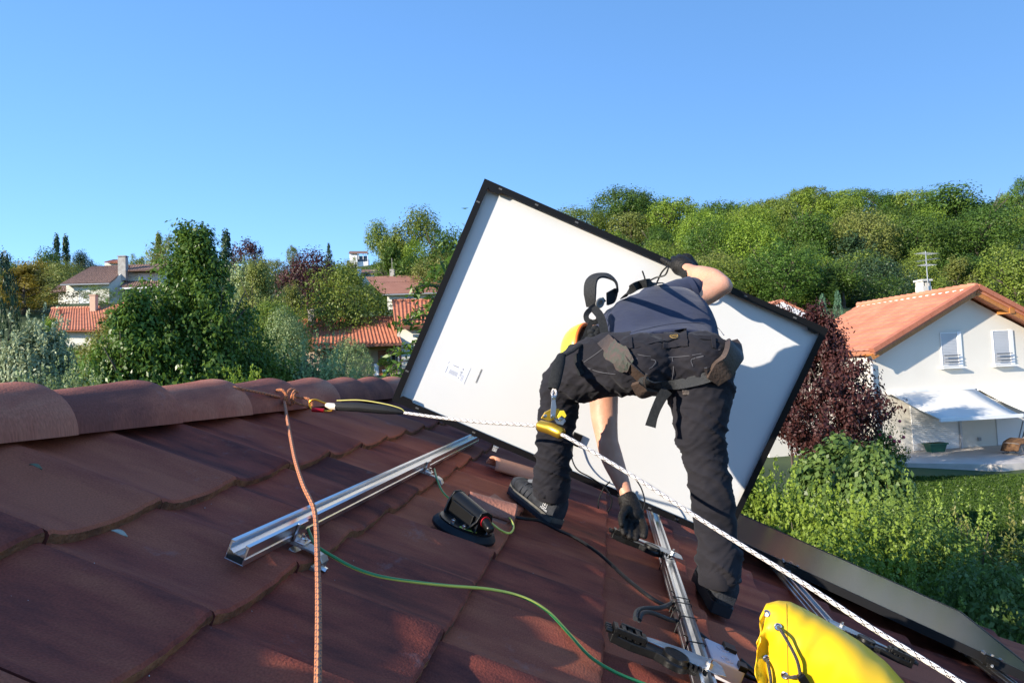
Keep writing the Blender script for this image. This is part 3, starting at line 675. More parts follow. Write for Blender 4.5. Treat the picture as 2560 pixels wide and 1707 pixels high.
def chimney(T_, c, ux, uy, a, b, h_, m=None, parent=None, name='chimney'):
    k = MB(); k.box(c + UP * h_ / 2, a, b, h_, (ux, uy, UP)); k.box(c + UP * (h_ + .12), a * .25, b * .9, .24, (ux, uy, UP))
    for s_ in (-1, 1): k.box(c + ux * s_ * a * .38 + UP * (h_ + .115), a * .16, b * .95, .23, (ux, uy, UP))
    k.box(c + UP * (h_ + .27), a * 1.2, b * 1.2, .08, (ux, uy, UP)); return T_.part(name, k, m or M_off, parent=parent)

# ---------------- white house with orange roof, right
d0 = 24.2; uxw, uyw = yawaxes(0)
u_ = nrm(wd([.982, -.042, .188]) * [1, 1, 0]); uxh = u_; uyh = np.array([-u_[1], u_[0], 0])
O = at(2188, 1134, d0); zb = O[2]
def onwall(px, py, off=0.):
    """where the photo ray meets the facade plane moved off metres outwards -> local x, z"""
    ray = wd([px - CX, py - CY, F]); P0 = O - uyh * off; t = ((P0 - CAM) @ uyh) / (ray @ uyh); P = CAM + ray * t
    return (P - O) @ uxh, P[2] - zb
hR = Thing('white_house', O, 'white two storey house with orange clay roof and an open awning, right', 'house')
ax_, az_ = onwall(2442, 717, .55); ex_, ez_ = onwall(2182, 878, .55)
sl = (az_ - ez_) / (ax_ - ex_); RX = ax_ + (ax_ - ex_)
Lr = 1.0
# ridge length from the far ridge end
for L_ in np.arange(3, 30, .05):
    P = O - uyh * .55 + uxh * ax_ + UP * az_ + uyh * L_; c = np.linalg.solve(M3, P - CAM); 
    if CX + F * c[0] / c[2] < 2146: Lr = L_; break
DEP = Lr - 1.1
wt = az_ - .42; we = lambda x: (ez_ - .30) + sl * (x - ex_) if x < ax_ else (ez_ - .30) + sl * (RX - x)
m = MB(); x0w, x1w = 0., RX - ex_ - .0
x1w = RX + ex_ * -1
prof = [(x0w, -1.5), (x1w, -1.5), (x1w, we(x1w)), (ax_, we(ax_)), (x0w, we(x0w))]
m.prism([O + uxh * x + UP * z for x, z in prof], (0, 0, 0), uyh * DEP)
hR.part('wall', m, M_off)
Pf = lambda x, z, y: O + uxh * x + UP * z + uyh * y
rmb = tileroof(Pf(ex_, ez_, -.55), Pf(ex_, ez_, Lr - .55), Pf(ax_, az_, Lr - .55), Pf(ax_, az_, -.55), .30, 14, .03, .03, .14)
rR = hR.part('roof', rmb, M_rNew, smooth=False)
rm2 = tileroof(Pf(RX, ez_, -.55), Pf(RX, ez_, Lr - .55), Pf(ax_, az_, Lr - .55), Pf(ax_, az_, -.55), .30, 14, .03, .03, .14)
hR.part('roof', rm2, M_rNew)
vb = MB(); nv = 15
for sgn, xe in ((1, ex_), (-1, RX)):
    for i in range(nv):
        a, b = i / nv, (i + .97) / nv
        pa = Pf(xe + (ax_ - xe) * a, ez_ + (az_ - ez_) * a, -.60); pb = Pf(xe + (ax_ - xe) * b, ez_ + (az_ - ez_) * b, -.60)
        dd = nrm(pb - pa); up_ = nrm(np.cross(dd, uyh)); up_ = up_ if up_[2] > 0 else -up_
        vb.box((pa + pb) / 2 + up_ * (.02 + .015 * (1 - a)) + uyh * .08, np.linalg.norm(pb - pa), .26, .16, (dd, uyh, up_))
hR.part('verge_tiles', vb, mat('verge_clay', (.40, .13, .07), .75, c2=(.46, .16, .09), scale=4), parent=rR)
fb = MB()
for xe in (ex_, RX):
    pa, pb = Pf(xe, ez_ - .20, -.50), Pf(ax_, az_ - .20, -.50); dd = nrm(pb - pa); up_ = nrm(np.cross(dd, uyh)); up_ = up_ if up_[2] > 0 else -up_
    fb.box((pa + pb) / 2, np.linalg.norm(pb - pa) + .0, .04, .20, (dd, uyh, up_))
    fb.box((pa + pb) / 2 + uyh * .24 + up_ * .07, np.linalg.norm(pb - pa), .44, .03, (dd, uyh, up_))
hR.part('barge_boards', fb, M_orw, parent=rR)
pb_ = MB(); bx, bz = onwall(2515, 777, .3)
pb_.box(Pf(bx, bz, -.28), .20, .56, .22, (uxh, uyh, UP)); q = onwall(2290, 840, .3); pb_.box(Pf(2 * ax_ - bx, bz, -.25), .16, .5, .2, (uxh, uyh, UP))
hR.part('purlin_end', pb_, M_orw, parent=rR)
rc_ = MB()
for i in range(int(Lr / .33)):
    rc_.tube([Pf(ax_, az_ + .03, -.55 + i * .33), Pf(ax_, az_ + .05, -.55 + i * .33 + .34)], [.11, .13], 10)
hR.part('ridge_tiles', rc_, M_rNew, parent=rR, smooth=True)
mort = MB()
for i in range(int(Lr / .33)): mort.box(Pf(ax_ - .15, az_ - .055, -.4 + i * .33), .06, .16, .05, (uxh, uyh, UP))
hR.part('mortar', mort, M_white, parent=rR)
SH = mat('grey_roller_shutter', (.55, .56, .58), .5, c2=(.50, .51, .53), scale=1)
for (xa, xb, ya, yb) in ((2346, 2382, 834, 914), (2476, 2512, 829, 909)):
    xl, zt = onwall(xa, ya); xr, zt2 = onwall(xb, ya); _, zb_ = onwall(xa + 4, yb)
    f_ = window(hR, O, uxh, uyh, (xl + xr) / 2 + .1, zb_, xr - xl + .06, zt - zb_, True, SH)
    sl_ = MB(); hh = zt - zb_
    for k in range(int(hh / .055)): sl_.box(O + uxh * ((xl + xr) / 2 + .1) + UP * (zb_ + .03 + k * .055) - uyh * .026, xr - xl + .02, .012, .042, (uxh, uyh, UP))
    hR.part('slats', sl_, SH, parent=f_)
    rl = MB()
    for zz in (.12, .22, .36): rl.box(O + uxh * ((xl + xr) / 2 + .1) + UP * (zb_ + zz) - uyh * .13, xr - xl + .05, .025, .03, (uxh, uyh, UP))
    hR.part('rail', rl, mat('grey_rail', (.15, .15, .16), .4, .5), parent=f_)
    rv = MB(); rv.box(O + uxh * (xr + .22) + UP * (zb_ + hh / 2) - uyh * .02, .16, .06, hh + .1, (uxh, uyh, UP)); hR.part('lit_reveal_strip', rv, M_shut, parent=f_)  # flat white strip on the right only, painting in the sunlit reveal
# ground floor doors with roller shutters, corner downpipe
for (xa, xb, yt) in ((2276, 2392, 1040), (2487, 2640, 1030)):
    xl, zt = onwall(xa, yt); xr, _ = onwall(xb, yt); zt = 2.15; dm = MB()
    for k in range(int(zt / .07)): dm.box(O + uxh * (xl + xr) / 2 + UP * (.05 + k * .07) - uyh * .02, xr - xl, .04, .058, (uxh, uyh, UP))
    dm.box(O + uxh * (xl + xr) / 2 + UP * zt / 2 - uyh * .004, xr - xl, .02, zt, (uxh, uyh, UP))
    dp = hR.part('shuttered_door', dm, M_shut)
    fr = MB(); fr.box(O + uxh * (xr + .05) + UP * zt / 2 - uyh * .05, .09, .1, zt, (uxh, uyh, UP)); hR.part('door_frame', fr, SH, parent=dp)
dpm = MB(); x_, _ = onwall(2186, 1000); dpm.cyl(Pf(.04, 0, -.08), Pf(.04, ez_ - .4, -.08), .045); hR.part('downpipe', dpm, SH, smooth=True)
sk_ = MB(); x_, z_ = onwall(2447, 1097); sk_.box(Pf(x_, z_, -.03), .12, .05, .12, (uxh, uyh, UP)); hR.part('wall_socket', sk_, mat('socket', (.3, .3, .3), .5))
# left side wall annexe
m = MB(); m.prism([Pf(-.02, -1.5, 1.5), Pf(-3.2, -1.5, 1.5), Pf(-3.2, 1.6, 1.5), Pf(-.02, 1.9, 1.5)], (0, 0, 0), uyh * .3); hR.part('garden_wall', m, M_off)
# chimney on the back of the roof with an aerial
cp = at(2310, 742, 30.5); ch = chimney(hR, cp - UP * .8, uxh, uyh, .44, .44, 1.25, parent=rR)
SIMPLE_ = 0
ant = Thing('roof_aerial', cp + UP * .8 + uxh * .05, 'metal tv aerial clamped to the chimney of the orange roofed house', 'aerial')
a = MB(); b0 = cp - UP * .4 - uyh * .27; a.cyl(b0, b0 + UP * 2.4, .022, n=8); ant.part('mast', a, M_galv, smooth=True)
for k, (zz, L_) in enumerate(((2.3, 1.1), (2.0, .9), (1.78, .8))):
    e = MB(); dr = nrm(uxh * (1 if k != 1 else .4) + uyh * (.3 if k != 1 else -1)); pr = np.cross(dr, UP); e.cyl(b0 + UP * zz - dr * L_ * .45, b0 + UP * zz + dr * L_ * .55, .009, n=6)
    for q in np.linspace(-.42, .52, 9): e.cyl(b0 + UP * zz + dr * L_ * q - pr * .22, b0 + UP * zz + dr * L_ * q + pr * .22, .006, n=5)
    ant.part('aerial_boom', e, M_galv)
# awnings
M_awn = mat('cream_awning', (.74, .72, .66), .8, c2=(.70, .68, .62), scale=2)
def awning(name_label, xa, xb, fx0, fx1, yl, yr):
    xl, zt = onwall(xa, yl, .15); xr, zt2 = onwall(xb, yr, .15); Aw = Thing('awning', Pf(xl, zt, -.15), name_label, 'awning', 'awnings over the terrace')
    # front bar is 2.9 m out: height from the photo ray
    xf, zf = onwall(fx0[0], fx0[1], PR); xg, zg_ = onwall(fx1[0], fx1[1], PR)
    c_ = MB(); c_.box(Pf((xl + xr) / 2, zt, -.1), xr - xl, .18, .14, (uxh, uyh, UP)); Aw.part('cassette', c_, M_shut)
    g_ = MB(); g_.grid(lambda u, v: Pf((xl + (xr - xl) * u) * (1 - v) + (xf + (xg - xf) * u) * v, (zt + (zt2 - zt) * u) * (1 - v) + (zf + (zg_ - zf) * u) * v - .04 * math.sin(math.pi * v), -.15 - (PR - .15) * v), 6, 10)
    o_ = Aw.part('canopy', g_, M_awn, smooth=True); o_.modifiers.new('s', 'SOLIDIFY').thickness = .012
    b_ = MB(); b_.box(Pf((xf + xg) / 2, (zf + zg_) / 2, -PR), xg - xf, .07, .11, (uxh, uyh, UP)); Aw.part('front_bar', b_, M_shut)
    for xx in (xl + .3, xr - .3):
        e = Pf(xx, zt - .12, -.12); mdl = Pf(xx + .5, (zt + zf) / 2 - .16, -PR * .5); f_ = Pf(xx - .1, zf - .05, -PR); k_ = MB(); k_.tube([e, mdl, f_], .025, 6); Aw.part('folding_arm', k_, M_galv)
PR = 2.7
awning('cream awning nearer the left corner of the white house over the terrace', 2222, 2436, (2350, 1048), (2557, 1040), 982, 972)
awning('second cream awning meeting the first, cut by the right edge', 2444, 2640, (2566, 1030), (2790, 1030), 971, 962)
# terrace, planter, lounger, roses
pm = MB(); pm.prism([Pf(-1., -.03, 0), Pf(12, -.03, 0), Pf(12, -.03, -3.6), Pf(1.2, -.03, -3.9), Pf(-1., -.03, -2.2)], (0, 0, -.2), (0, 0, .03)); 
M_pat = mat('terrace_paving', (.46, .42, .38), .8, c2=(.56, .51, .46), scale=2, bump=.2); tag(mk('terrace', pm.mesh('terrace'), M_pat), kind='structure')
pl = Thing('planter_trough', Pf(*(lambda t: (t[0], 0, -.5))(onwall(2312, 1128))), 'green rectangular plastic planter trough standing before the shuttered door', 'planter')
c_ = pl.loc; t_ = MB()
def frust(m, c, a, b, a2, b2, h_): m.add([c + uxh * sx * (a if z == 0 else a2) / 2 + uyh * sy2 * (b if z == 0 else b2) / 2 + UP * z * h_ for z in (0, 1) for sx, sy2 in ((-1, -1), (1, -1), (1, 1), (-1, 1))], [(0, 3, 2, 1), (4, 5, 6, 7), (0, 1, 5, 4), (1, 2, 6, 5), (2, 3, 7, 6), (3, 0, 4, 7)])
frust(t_, c_, .52, .24, .68, .34, .28); t_.box(c_ + UP * .285, .74, .40, .05, (uxh, uyh, UP)); pl.part('trough', t_, mat('green_plastic', (.015, .11, .075), .45))
s_ = MB(); s_.box(c_ + UP * .30, .64, .30, .03, (uxh, uyh, UP)); pl.part('soil', s_, M_ground)
# deck chair seen side on
dc = at(2535, 1128, 22.6); dc[2] = zb; dk = Thing('sun_lounger', dc, 'grey framed folding lounger with a brown towel on the terrace, right edge', 'lounger')
fm = MB()
for sy2 in (-.28, .28):
    fm.cyl(dc + uxh * -.15 + uyh * sy2 + UP * .02, dc + uxh * 1.2 + uyh * sy2 + UP * .42, .018); fm.cyl(dc + uxh * .35 + uyh * sy2, dc + uxh * .75 + uyh * sy2 + UP * 1.05, .018)
    fm.cyl(dc + uxh * -.1 + uyh * sy2 + UP * .36, dc + uxh * .6 + uyh * sy2 + UP * .30, .018); fm.cyl(dc + uxh * .1 + uyh * sy2, dc + uxh * -.05 + uyh * sy2 + UP * .38, .018)
fm.cyl(dc + uyh * -.28 + UP * .02, dc + uyh * .28 + UP * .02, .018); dk.part('frame', fm, mat('grey_tube', (.18, .18, .19), .4, .6))
sg = MB(); sg.grid(lambda u, v: dc + uxh * (-.1 + 1.05 * u) + uyh * (-.26 + .52 * v) + UP * (.37 - .1 * math.sin(u * 3) + (.75 * max(0, u - .6) / .4)), 12, 2); o_ = dk.part('sling', sg, mat('grey_sling', (.16, .16, .17), .8)); o_.modifiers.new('s', 'SOLIDIFY').thickness = .02
tw = MB(); tw.grid(lambda u, v: dc + uxh * (-.2 + .62 * u) + uyh * (-.32 + .64 * v) + UP * (.46 - .06 * math.sin(u * 5 + v) - (.3 * max(0, .2 - u) / .2)), 12, 8); o_ = solo('towel', tw, mat('brown_towel', (.15, .08, .035), .95, c2=(.07, .035, .02), scale=9, bump=.5), 'crumpled brown towel thrown over the grey lounger', 'towel', smooth=True); o_.modifiers.new('s', 'SOLIDIFY').thickness = .04

# ---------------- small orange roof with white fascia behind the panel corner
dS = 34.; A_ = at(1955, 749, dS); sm = Thing('small_house', A_ - UP * 4.2, 'low house with white fascia whose orange gable peeks behind the panel corner', 'house')
L1 = at(1840, 800, dS); R1 = at(2090, 812, dS); bk = uyh * 6
rr_ = sm.part('roof', tileroof(L1, L1 + bk, A_ + bk, A_, .3, 8), M_rNew); sm.part('roof', tileroof(R1, R1 + bk, A_ + bk, A_, .3, 8), M_rNew)
fm = MB()
for e in (L1, R1):
    dd = nrm(e - A_); up_ = np.cross(dd, uyh); up_ = up_ if up_[2] > 0 else -up_
    fm.box((e + A_) / 2 - up_ * .26 - uyh * .02, np.linalg.norm(e - A_), .05, .26, (dd, uyh, up_))
sm.part('fascia', fm, M_shut, parent=rr_)
wm = MB(); wm.prism([L1 - UP * .35 + uxh * .3, A_ - UP * .45, R1 - UP * .35 - uxh * .3, R1 - UP * 7 - uxh * .3, L1 - UP * 7 + uxh * .3], uyh * .35, uyh * 5.6); sm.part('wall', wm, M_off)

# ---------------- pale house with the grey chimney on the left
def simple(name, lab, corners): pass
d1 = 84.; uxa, uya = yawaxes(8); e0 = at(151, 710, d1); e1 = at(274, 707, d1 + .5); base = at(171, 768, d1 + .6); zl = base[2]
hA = Thing('pale_house', base, 'pale house with brown tiled roof, tall grey chimney and white shutters, far left', 'house')
r0 = at(229, 666, d1 + 5.5); r1 = at(329, 662, d1 + 6.5)
rA = hA.part('roof', tileroof(e0, e1, r1, r0, .3, 12, .05), M_rBrn)
ridge_b = at(425, 659, d1 + 6.5); ea2 = at(320, 677, d1 + 3.); eb2 = at(402, 675, d1 + 3.2)
hA.part('roof', tileroof(ea2, eb2, ridge_b, r1, .3, 7, .05), M_rBrn)
back = np.array([0, 1., 0]) * 6
hA.part('roof', tileroof(r0 + back - UP * 2.6, ridge_b + back - UP * 2.6, ridge_b, r0, .3, 7, .05), M_rBrn)
m = MB(); zt = e0[2] - .1
def vwall(m, P, Q, zlo, zP, zQ, th=.3):
    n_ = nrm(np.array([-(Q - P)[1], (Q - P)[0], 0])) * th
    m.prism([[P[0], P[1], zlo], [Q[0], Q[1], zlo], [Q[0], Q[1], zQ], [P[0], P[1], zP]], (0, 0, 0), n_)
wa = at(171, 740, d1 + .7); wb_ = at(273, 740, d1 + .9); wc = at(322, 740, d1 + 4.4); wd2 = at(402, 740, d1 + 4.6); we_ = at(424, 700, d1 + 7.)
vwall(m, wa, wb_, zl - 2, zt, zt); vwall(m, wb_, wc, zl - 2, zt - .02, at(322, 678, d1 + 4)[2] + .6); vwall(m, wc, wd2, zl - 2, ea2[2], eb2[2]); vwall(m, wd2, we_, zl - 2, eb2[2], ridge_b[2] - .4); vwall(m, wa, wa + back * 1.2, zl - 2, zt, zt)
hA.part('wall', m, M_cream)
ux1 = nrm((wb_ - wa) * [1, 1, 0]); uy1 = np.array([-ux1[1], ux1[0], 0]); Oa = np.array([wa[0], wa[1], zl])
window(hA, Oa, ux1, uy1, 1.95, .15, 1.25, 2.0, False, M_shut)
Ob = np.array([wc[0], wc[1], zl]); ux2 = nrm((wd2 - wc) * [1, 1, 0]); window(hA, Ob, ux2, np.array([-ux2[1], ux2[0], 0]), 1.9, 3.35, 1.25, 1.2, False, M_shut)
pr = MB(); pa, pb2 = at(300, 716, d1 + 1.2), at(400, 716, d1 + 1.4); hA.part('porch_roof', tileroof(pa, pb2, at(400, 702, d1 + 4.3), at(312, 703, d1 + 4.3), .3, 5, .05), M_rBrn)
fm = MB(); fm.box((pa + pb2) / 2 - UP * .18, np.linalg.norm(pb2 - pa), .08, .2, (ux2, uy1, UP)); hA.part('porch_beam', fm, M_shut)
ps = MB(); pp = at(352, 742, d1 + 1.4); ps.cyl([pp[0], pp[1], zl - 1], [pp[0], pp[1], pa[2] - .1], .12); hA.part('porch_post', ps, M_shut)
gm = MB(); gm.tube([e0 - UP * .12, e1 - UP * .12], .09, 8); hA.part('gutter', gm, M_galv)
cc = at(308, 692, d1 + 3.5); ck = MB(); ck.box(cc + UP * 1.0, .95, .7, 3.0, (ux1, uy1, UP)); ck.box(cc + UP * 2.62, 1.1, .85, .1, (ux1, uy1, UP)); ck.box(cc + UP * 2.5, .3, .5, .1, (ux1, uy1, UP)); hA.part('chimney', ck, M_conc)
l0, l1 = at(124, 731, d1 + 2), at(170, 729, d1 + 2); hA.part('lean_to_roof', tileroof(l0, l1, at(170, 710, d1 + 4), at(148, 712, d1 + 4), .3, 5, .05), M_rBrn)
m = MB(); vwall(m, at(146, 740, d1 + 2.2), at(170, 740, d1 + 2.2), zl - 2, l0[2] - .1, l0[2] - .1); hA.part('lean_to_wall', m, M_cream)
# roof corner of a further house above it
d2 = 120; sA = Thing('distant_house', at(283, 668, d2) - UP * 3, 'tiny pale house with red roof showing above the ridge of the chimneyed house', 'house')
rA2 = sA.part('roof', tileroof(at(260, 655, d2), at(305, 657, d2), at(300, 649, d2 + 3), at(285, 649, d2 + 3), .35, 4, .05), M_rRed); m = MB(); vwall(m, at(262, 700, d2 + .5), at(303, 700, d2 + .5), sA.loc[2] - 2, at(262, 656, d2)[2], at(262, 656, d2)[2]); sA.part('wall', m, M_cream)

# ---------------- red roofed low house half hidden, left
d3 = 54.; b3 = at(180, 880, d3); h3 = Thing('red_roofed_house', b3, 'low house with red tiled roof and peach chimney hidden by the silvery tree', 'house')
E0, E1 = at(110, 826, d3), at(262, 826, d3); G0, G1 = at(129, 773, d3 + 5), at(250, 770, d3 + 5)
r3 = h3.part('roof', tileroof(E0, E1, G1, G0, .24, 16, .05), M_rRed)
h3.part('roof', tileroof(at(262, 826, d3), at(400, 800, d3 + 1), at(366, 741, d3 + 5.5), at(250, 771, d3 + 5), .24, 14, .05), M_rRed)
h3.part('roof', tileroof(at(430, 800, d3 + 6), at(400, 770, d3 + 12), at(366, 741, d3 + 12), at(366, 741, d3 + 5.5), .24, 10, .05), M_rRed)
h3.part('roof', tileroof(G0 + back - UP * 1.5, G1 + back - UP * 1.5, G1, G0, .24, 10, .05), M_rRed)
m = MB(); vwall(m, at(118, 860, d3 + .6), at(395, 860, d3 + .9), b3[2] - 2.5, E0[2] - .1, E0[2] - .1); vwall(m, at(118, 860, d3 + .6), at(118, 860, d3 + 9), b3[2] - 2.5, E0[2] - .1, E0[2] - .1); h3.part('wall', m, M_cream)
rt = MB()
for i in range(16): rt.tube([G0 + (G1 - G0) * i / 16 + UP * .05, G0 + (G1 - G0) * (i + 1.05) / 16 + UP * .08], [.11, .14], 8)
h3.part('ridge_tiles', rt, M_rNew, parent=r3, smooth=True)
c3 = at(235, 775, d3 + 4.4); ck = MB(); ck.box(c3 + UP * .5, .46, .46, 1.5, (ux1, uy1, UP)); ck.box(c3 + UP * 1.27, .56, .56, .08, (ux1, uy1, UP)); h3.part('chimney', ck, mat('peach_render', (.62, .42, .30), .9))
vp = MB(); vq = at(150, 784, d3 + 3.6); vp.cyl(vq, vq + UP * .28, .10); vp.cyl(vq + UP * .28, vq + UP * .33, .14); h3.part('vent', vp, M_rRed, parent=r3)

# ---------------- red roofed house with the open porch, centre
d4 = 57.; b4 = at(1010, 936, d4); zB = b4[2]; hB = Thing('porch_house', b4, 'low house with ribbed red roofs, orange door and open porch left of the panel', 'house')
e0, e1 = at(735, 862, d4 - 2), at(1005, 859, d4 - 2); g0, g1 = at(746, 803, d4 + 3), at(981, 795, d4 + 3)
rB = hB.part('roof', tileroof(e0, e1, g1, g0, .30, 15, .09, .03), M_rRed)
f0, f1 = at(987, 813, d4 - 1.6), at(1100, 813, d4 - 1.6); k0, k1 = at(980, 753, d4 + 3.6), at(1100, 752, d4 + 3.6)
rB2 = hB.part('roof', tileroof(f0, f1, k1, k0, .30, 15, .09, .03), M_rRed)
for (a_, b_) in ((g0, g1), (k0, k1)): hB.part('roof', tileroof(a_ + back - UP * 2.2, b_ + back - UP * 2.2, b_, a_, .3, 8, .07), M_rRed)
for P0_, P1_, par in ((g0, g1, rB), (k0, k1, rB2)):
    rt = MB(); n_ = int(np.linalg.norm(P1_ - P0_) / .38)
    for i in range(n_): rt.tube([P0_ + (P1_ - P0_) * i / n_ + UP * .05, P0_ + (P1_ - P0_) * (i + 1.06) / n_ + UP * .08], [.12, .15], 8)
    hB.part('ridge_tiles', rt, M_rRed, parent=par, smooth=True)
uxb = nrm((e1 - e0) * [1, 1, 0]); uyb = np.array([-uxb[1], uxb[0], 0])
m = MB(); vwall(m, at(740, 900, d4 + .8), at(1000, 900, d4 + .8), zB - 2, e0[2] + .9, e0[2] + .9, .25); vwall(m, at(740, 900, d4 + .8), at(740, 900, d4 + 7), zB - 2, e0[2] + .9, e0[2] + .9)
hB.part('wall', m, mat('peach_wall', (.60, .47, .36), .9))
m = MB(); vwall(m, at(1004, 900, d4 - .9), at(1100, 900, d4 - .9), zB - 2, f0[2] - .05, f0[2] - .05); vwall(m, at(1004, 900, d4 - .9), at(1001, 900, d4 + 6), zB - 2, f0[2] - .05, f0[2] + .8); hB.part('wall', m, M_cream)
fm = MB(); fm.box((e0 + e1) / 2 - UP * .16, np.linalg.norm(e1 - e0), .06, .22, (uxb, uyb, UP)); hB.part('fascia', fm, mat('brown_fascia', (.13, .045, .025), .6), parent=rB)
fm = MB(); fm.box((f0 + f1) / 2 - UP * .16, np.linalg.norm(f1 - f0), .06, .22, (uxb, uyb, UP)); hB.part('fascia', fm, MATS['brown_fascia'], parent=rB2)
dl = at(959, 932, d4 + .7); m = MB(); m.box([dl[0], dl[1] - .03, zB + 1.05], .82, .06, 2.1, (uxb, uyb, UP)); dd_ = hB.part('door', m, M_door)
m = MB(); m.box([dl[0], dl[1] - .07, zB + 1.5], .38, .03, .35, (uxb, uyb, UP)); hB.part('pane', m, M_glass, parent=dd_)
for sx in (-.26, 0, .26): pass
wl = at(991, 905, d4 + .7); m = MB(); m.box([wl[0], wl[1] - .03, zB + 1.5], .72, .05, 1.2, (uxb, uyb, UP)); wf = hB.part('window', m, M_dark)  # dark box painting in the shaded porch recess beside the door
m = MB()
for sx in (-.36, 0, .36): m.box([wl[0] + sx, wl[1] - .07, zB + 1.5], .05, .05, 1.25, (uxb, uyb, UP))
hB.part('frame', m, M_shut, parent=wf)
pt = at(941, 905, d4 - 1.6); m = MB(); m.box([pt[0], pt[1], zB + .4], .34, .3, 1.1, (uxb, uyb, UP)); hB.part('porch_pier', m, M_shut)
m = MB(); cl = at(1000, 862, d4 - 1.7); m.box([cl[0], cl[1], (zB + e1[2]) / 2], .16, .16, e1[2] - zB, (uxb, uyb, UP)); hB.part('porch_post', m, MATS['brown_fascia'])
c4 = at(780, 812, d4 + 2); ck = MB(); ck.box(c4 + UP * .35, .5, .5, 1.7, (uxb, uyb, UP)); ck.box(c4 + UP * 1.28, .62, .62, .08, (uxb, uyb, UP)); hB.part('chimney', ck, mat('stone_chimney', (.42, .38, .32), .9, c2=(.2, .17, .14), scale=9, bump=.6))
vq = at(1037, 778, d4 + 1); vp = MB(); vp.cyl(vq, vq + UP * .42, .12); vp.cyl(vq + UP * .42, vq + UP * .5, .16); hB.part('vent', vp, M_rRed, parent=rB2)
pp = at(964, 934, d4 - 2.4); pp[2] = zB - .1; pt_ = Thing('flower_pot', pp, 'pale blue pot with a spiky green plant by the orange door', 'plant pot')
m = MB(); m.lathe(pp, UP, [(.18, 0), (.26, .45), (.29, .47), (.27, .52)], 14); pt_.part('pot', m, mat('pale_blue_pot', (.45, .55, .58), .5), smooth=True)
rng = np.random.default_rng(4); n_ = 160; dv = rng.normal(size=(n_, 3)); dv[:, 2] = abs(dv[:, 2]); dv /= np.linalg.norm(dv, axis=1, keepdims=True); mk('foliage', leafmesh('foliage', dv * .55 + [0, 0, .9], rng.normal(size=(n_, 3)), np.full(n_, .45), rng.random(n_), .25, rng), LM['mid'], pt_.o)
# ---------------- brown roofed long house further up
d5 = 128.; b5 = at(1020, 760, d5); h5 = Thing('long_brown_house', b5, 'long cream house with plain brown roof above the ribbed red roofs', 'house')
e0, e1 = at(955, 735, d5), at(1100, 730, d5); g0, g1 = at(915, 692, d5 + 8), at(1046, 687, d5 + 8)
r5 = h5.part('roof', tileroof(e0, e1, at(1072, 706, d5 + 4.5), at(925, 706, d5 + 4.5), .5, 10, .02), M_rTer); h5.part('roof', tileroof(at(925, 706, d5 + 4.5), at(1058, 705, d5 + 4.5), g1, g0, .5, 6, .02), M_rTer)
h5.part('roof', tileroof(at(1058, 718, d5 + 2.), at(1110, 722, d5 + 2.), at(1095, 704, d5 + 6), at(1050, 705, d5 + 6), .5, 6, .02), M_rTer)
m = MB(); vwall(m, at(968, 745, d5 + .8), at(1092, 745, d5 + .8), b5[2] - 2, e0[2] - .2, e0[2] - .2); vwall(m, at(1092, 745, d5 + .8), at(1085, 745, d5 + 9), b5[2] - 2, e0[2] - .2, e0[2] + 1.5); h5.part('wall', m, M_cream)
gm = MB(); gm.tube([e0 - UP * .2, e1 - UP * .2], .14, 8); h5.part('gutter', gm, M_galv)
Oc = at(968, 752, d5 + .8); ux5 = nrm((e1 - e0) * [1, 1, 0]); uy5 = np.array([-ux5[1], ux5[0], 0])
for xx in (1.6, 4.1): window(h5, Oc, ux5, uy5, xx, -.1, .9, .6, False)
c5 = at(981, 690, d5 + 8); ck = MB(); ck.box(c5 + UP * .5, .9, .7, 1.6, (ux5, uy5, UP)); ck.cyl(c5 + UP * 1, c5 + UP * 3.6, .05, n=6); h5.part('chimney', ck, M_conc)
d6 = 185.; b6 = at(930, 695, d6); h6 = Thing('hill_cottage', b6, 'small brown roofed cottage above the long brown roofed house', 'house')
h6.part('roof', tileroof(at(900, 684, d6), at(960, 684, d6), at(956, 674, d6 + 4), at(903, 674, d6 + 4), .4, 5, .04), M_rBrn); m = MB(); vwall(m, at(905, 690, d6 + .7), at(956, 690, d6 + .7), b6[2] - 3, at(900, 685, d6)[2], at(900, 685, d6)[2]); h6.part('wall', m, M_cream)
window(h6, at(913, 691, d6 + .7), ux5, uy5, .9, 0, 1.4, .6, False); ck = MB(); ck.box(at(899, 684, d6), .8, .8, 2.6); h6.part('chimney', ck, M_shut)
d7 = 400.; b7 = at(897, 652, d7); h7 = Thing('hilltop_villa', b7, 'tiny white villa with flat brown roof on the hilltop skyline', 'house')
h7.part('roof', tileroof(at(871, 634, d7), at(921, 634, d7), at(918, 628, d7 + 8), at(874, 628, d7 + 8), .8, 3, .02), M_rBrn); m = MB(); vwall(m, at(874, 645, d7 + 1), at(893, 645, d7 + 1), b7[2] - 4, at(871, 634, d7)[2], at(871, 634, d7)[2], 6); vwall(m, at(893, 645, d7 + 3), at(920, 645, d7 + 3), b7[2] - 4, b7[2] + 1.4, b7[2] + 1.4, 4); h7.part('wall', m, M_shut)
m = MB()
for x in (897, 908, 919): q = at(x, 640, d7 + 1.2); m.cyl(q - UP * 2, q + UP * 1.5, .18, n=6)
h7.part('porch_post', m, M_shut)
m = MB(); vwall(m, at(894, 645, d7 + 2.9), at(918, 645, d7 + 2.9), b7[2], b7[2] + 3.2, b7[2] + 3.2, .2); h7.part('veranda_glazing', m, M_glass)

# ================================================================ garden plants on the right
def nr(label, px, ytop, d, wpx, me_, leaf, ybot=1330, **k): return near(label, px, ytop, ybot, d, wpx, me_, leaf, **k)
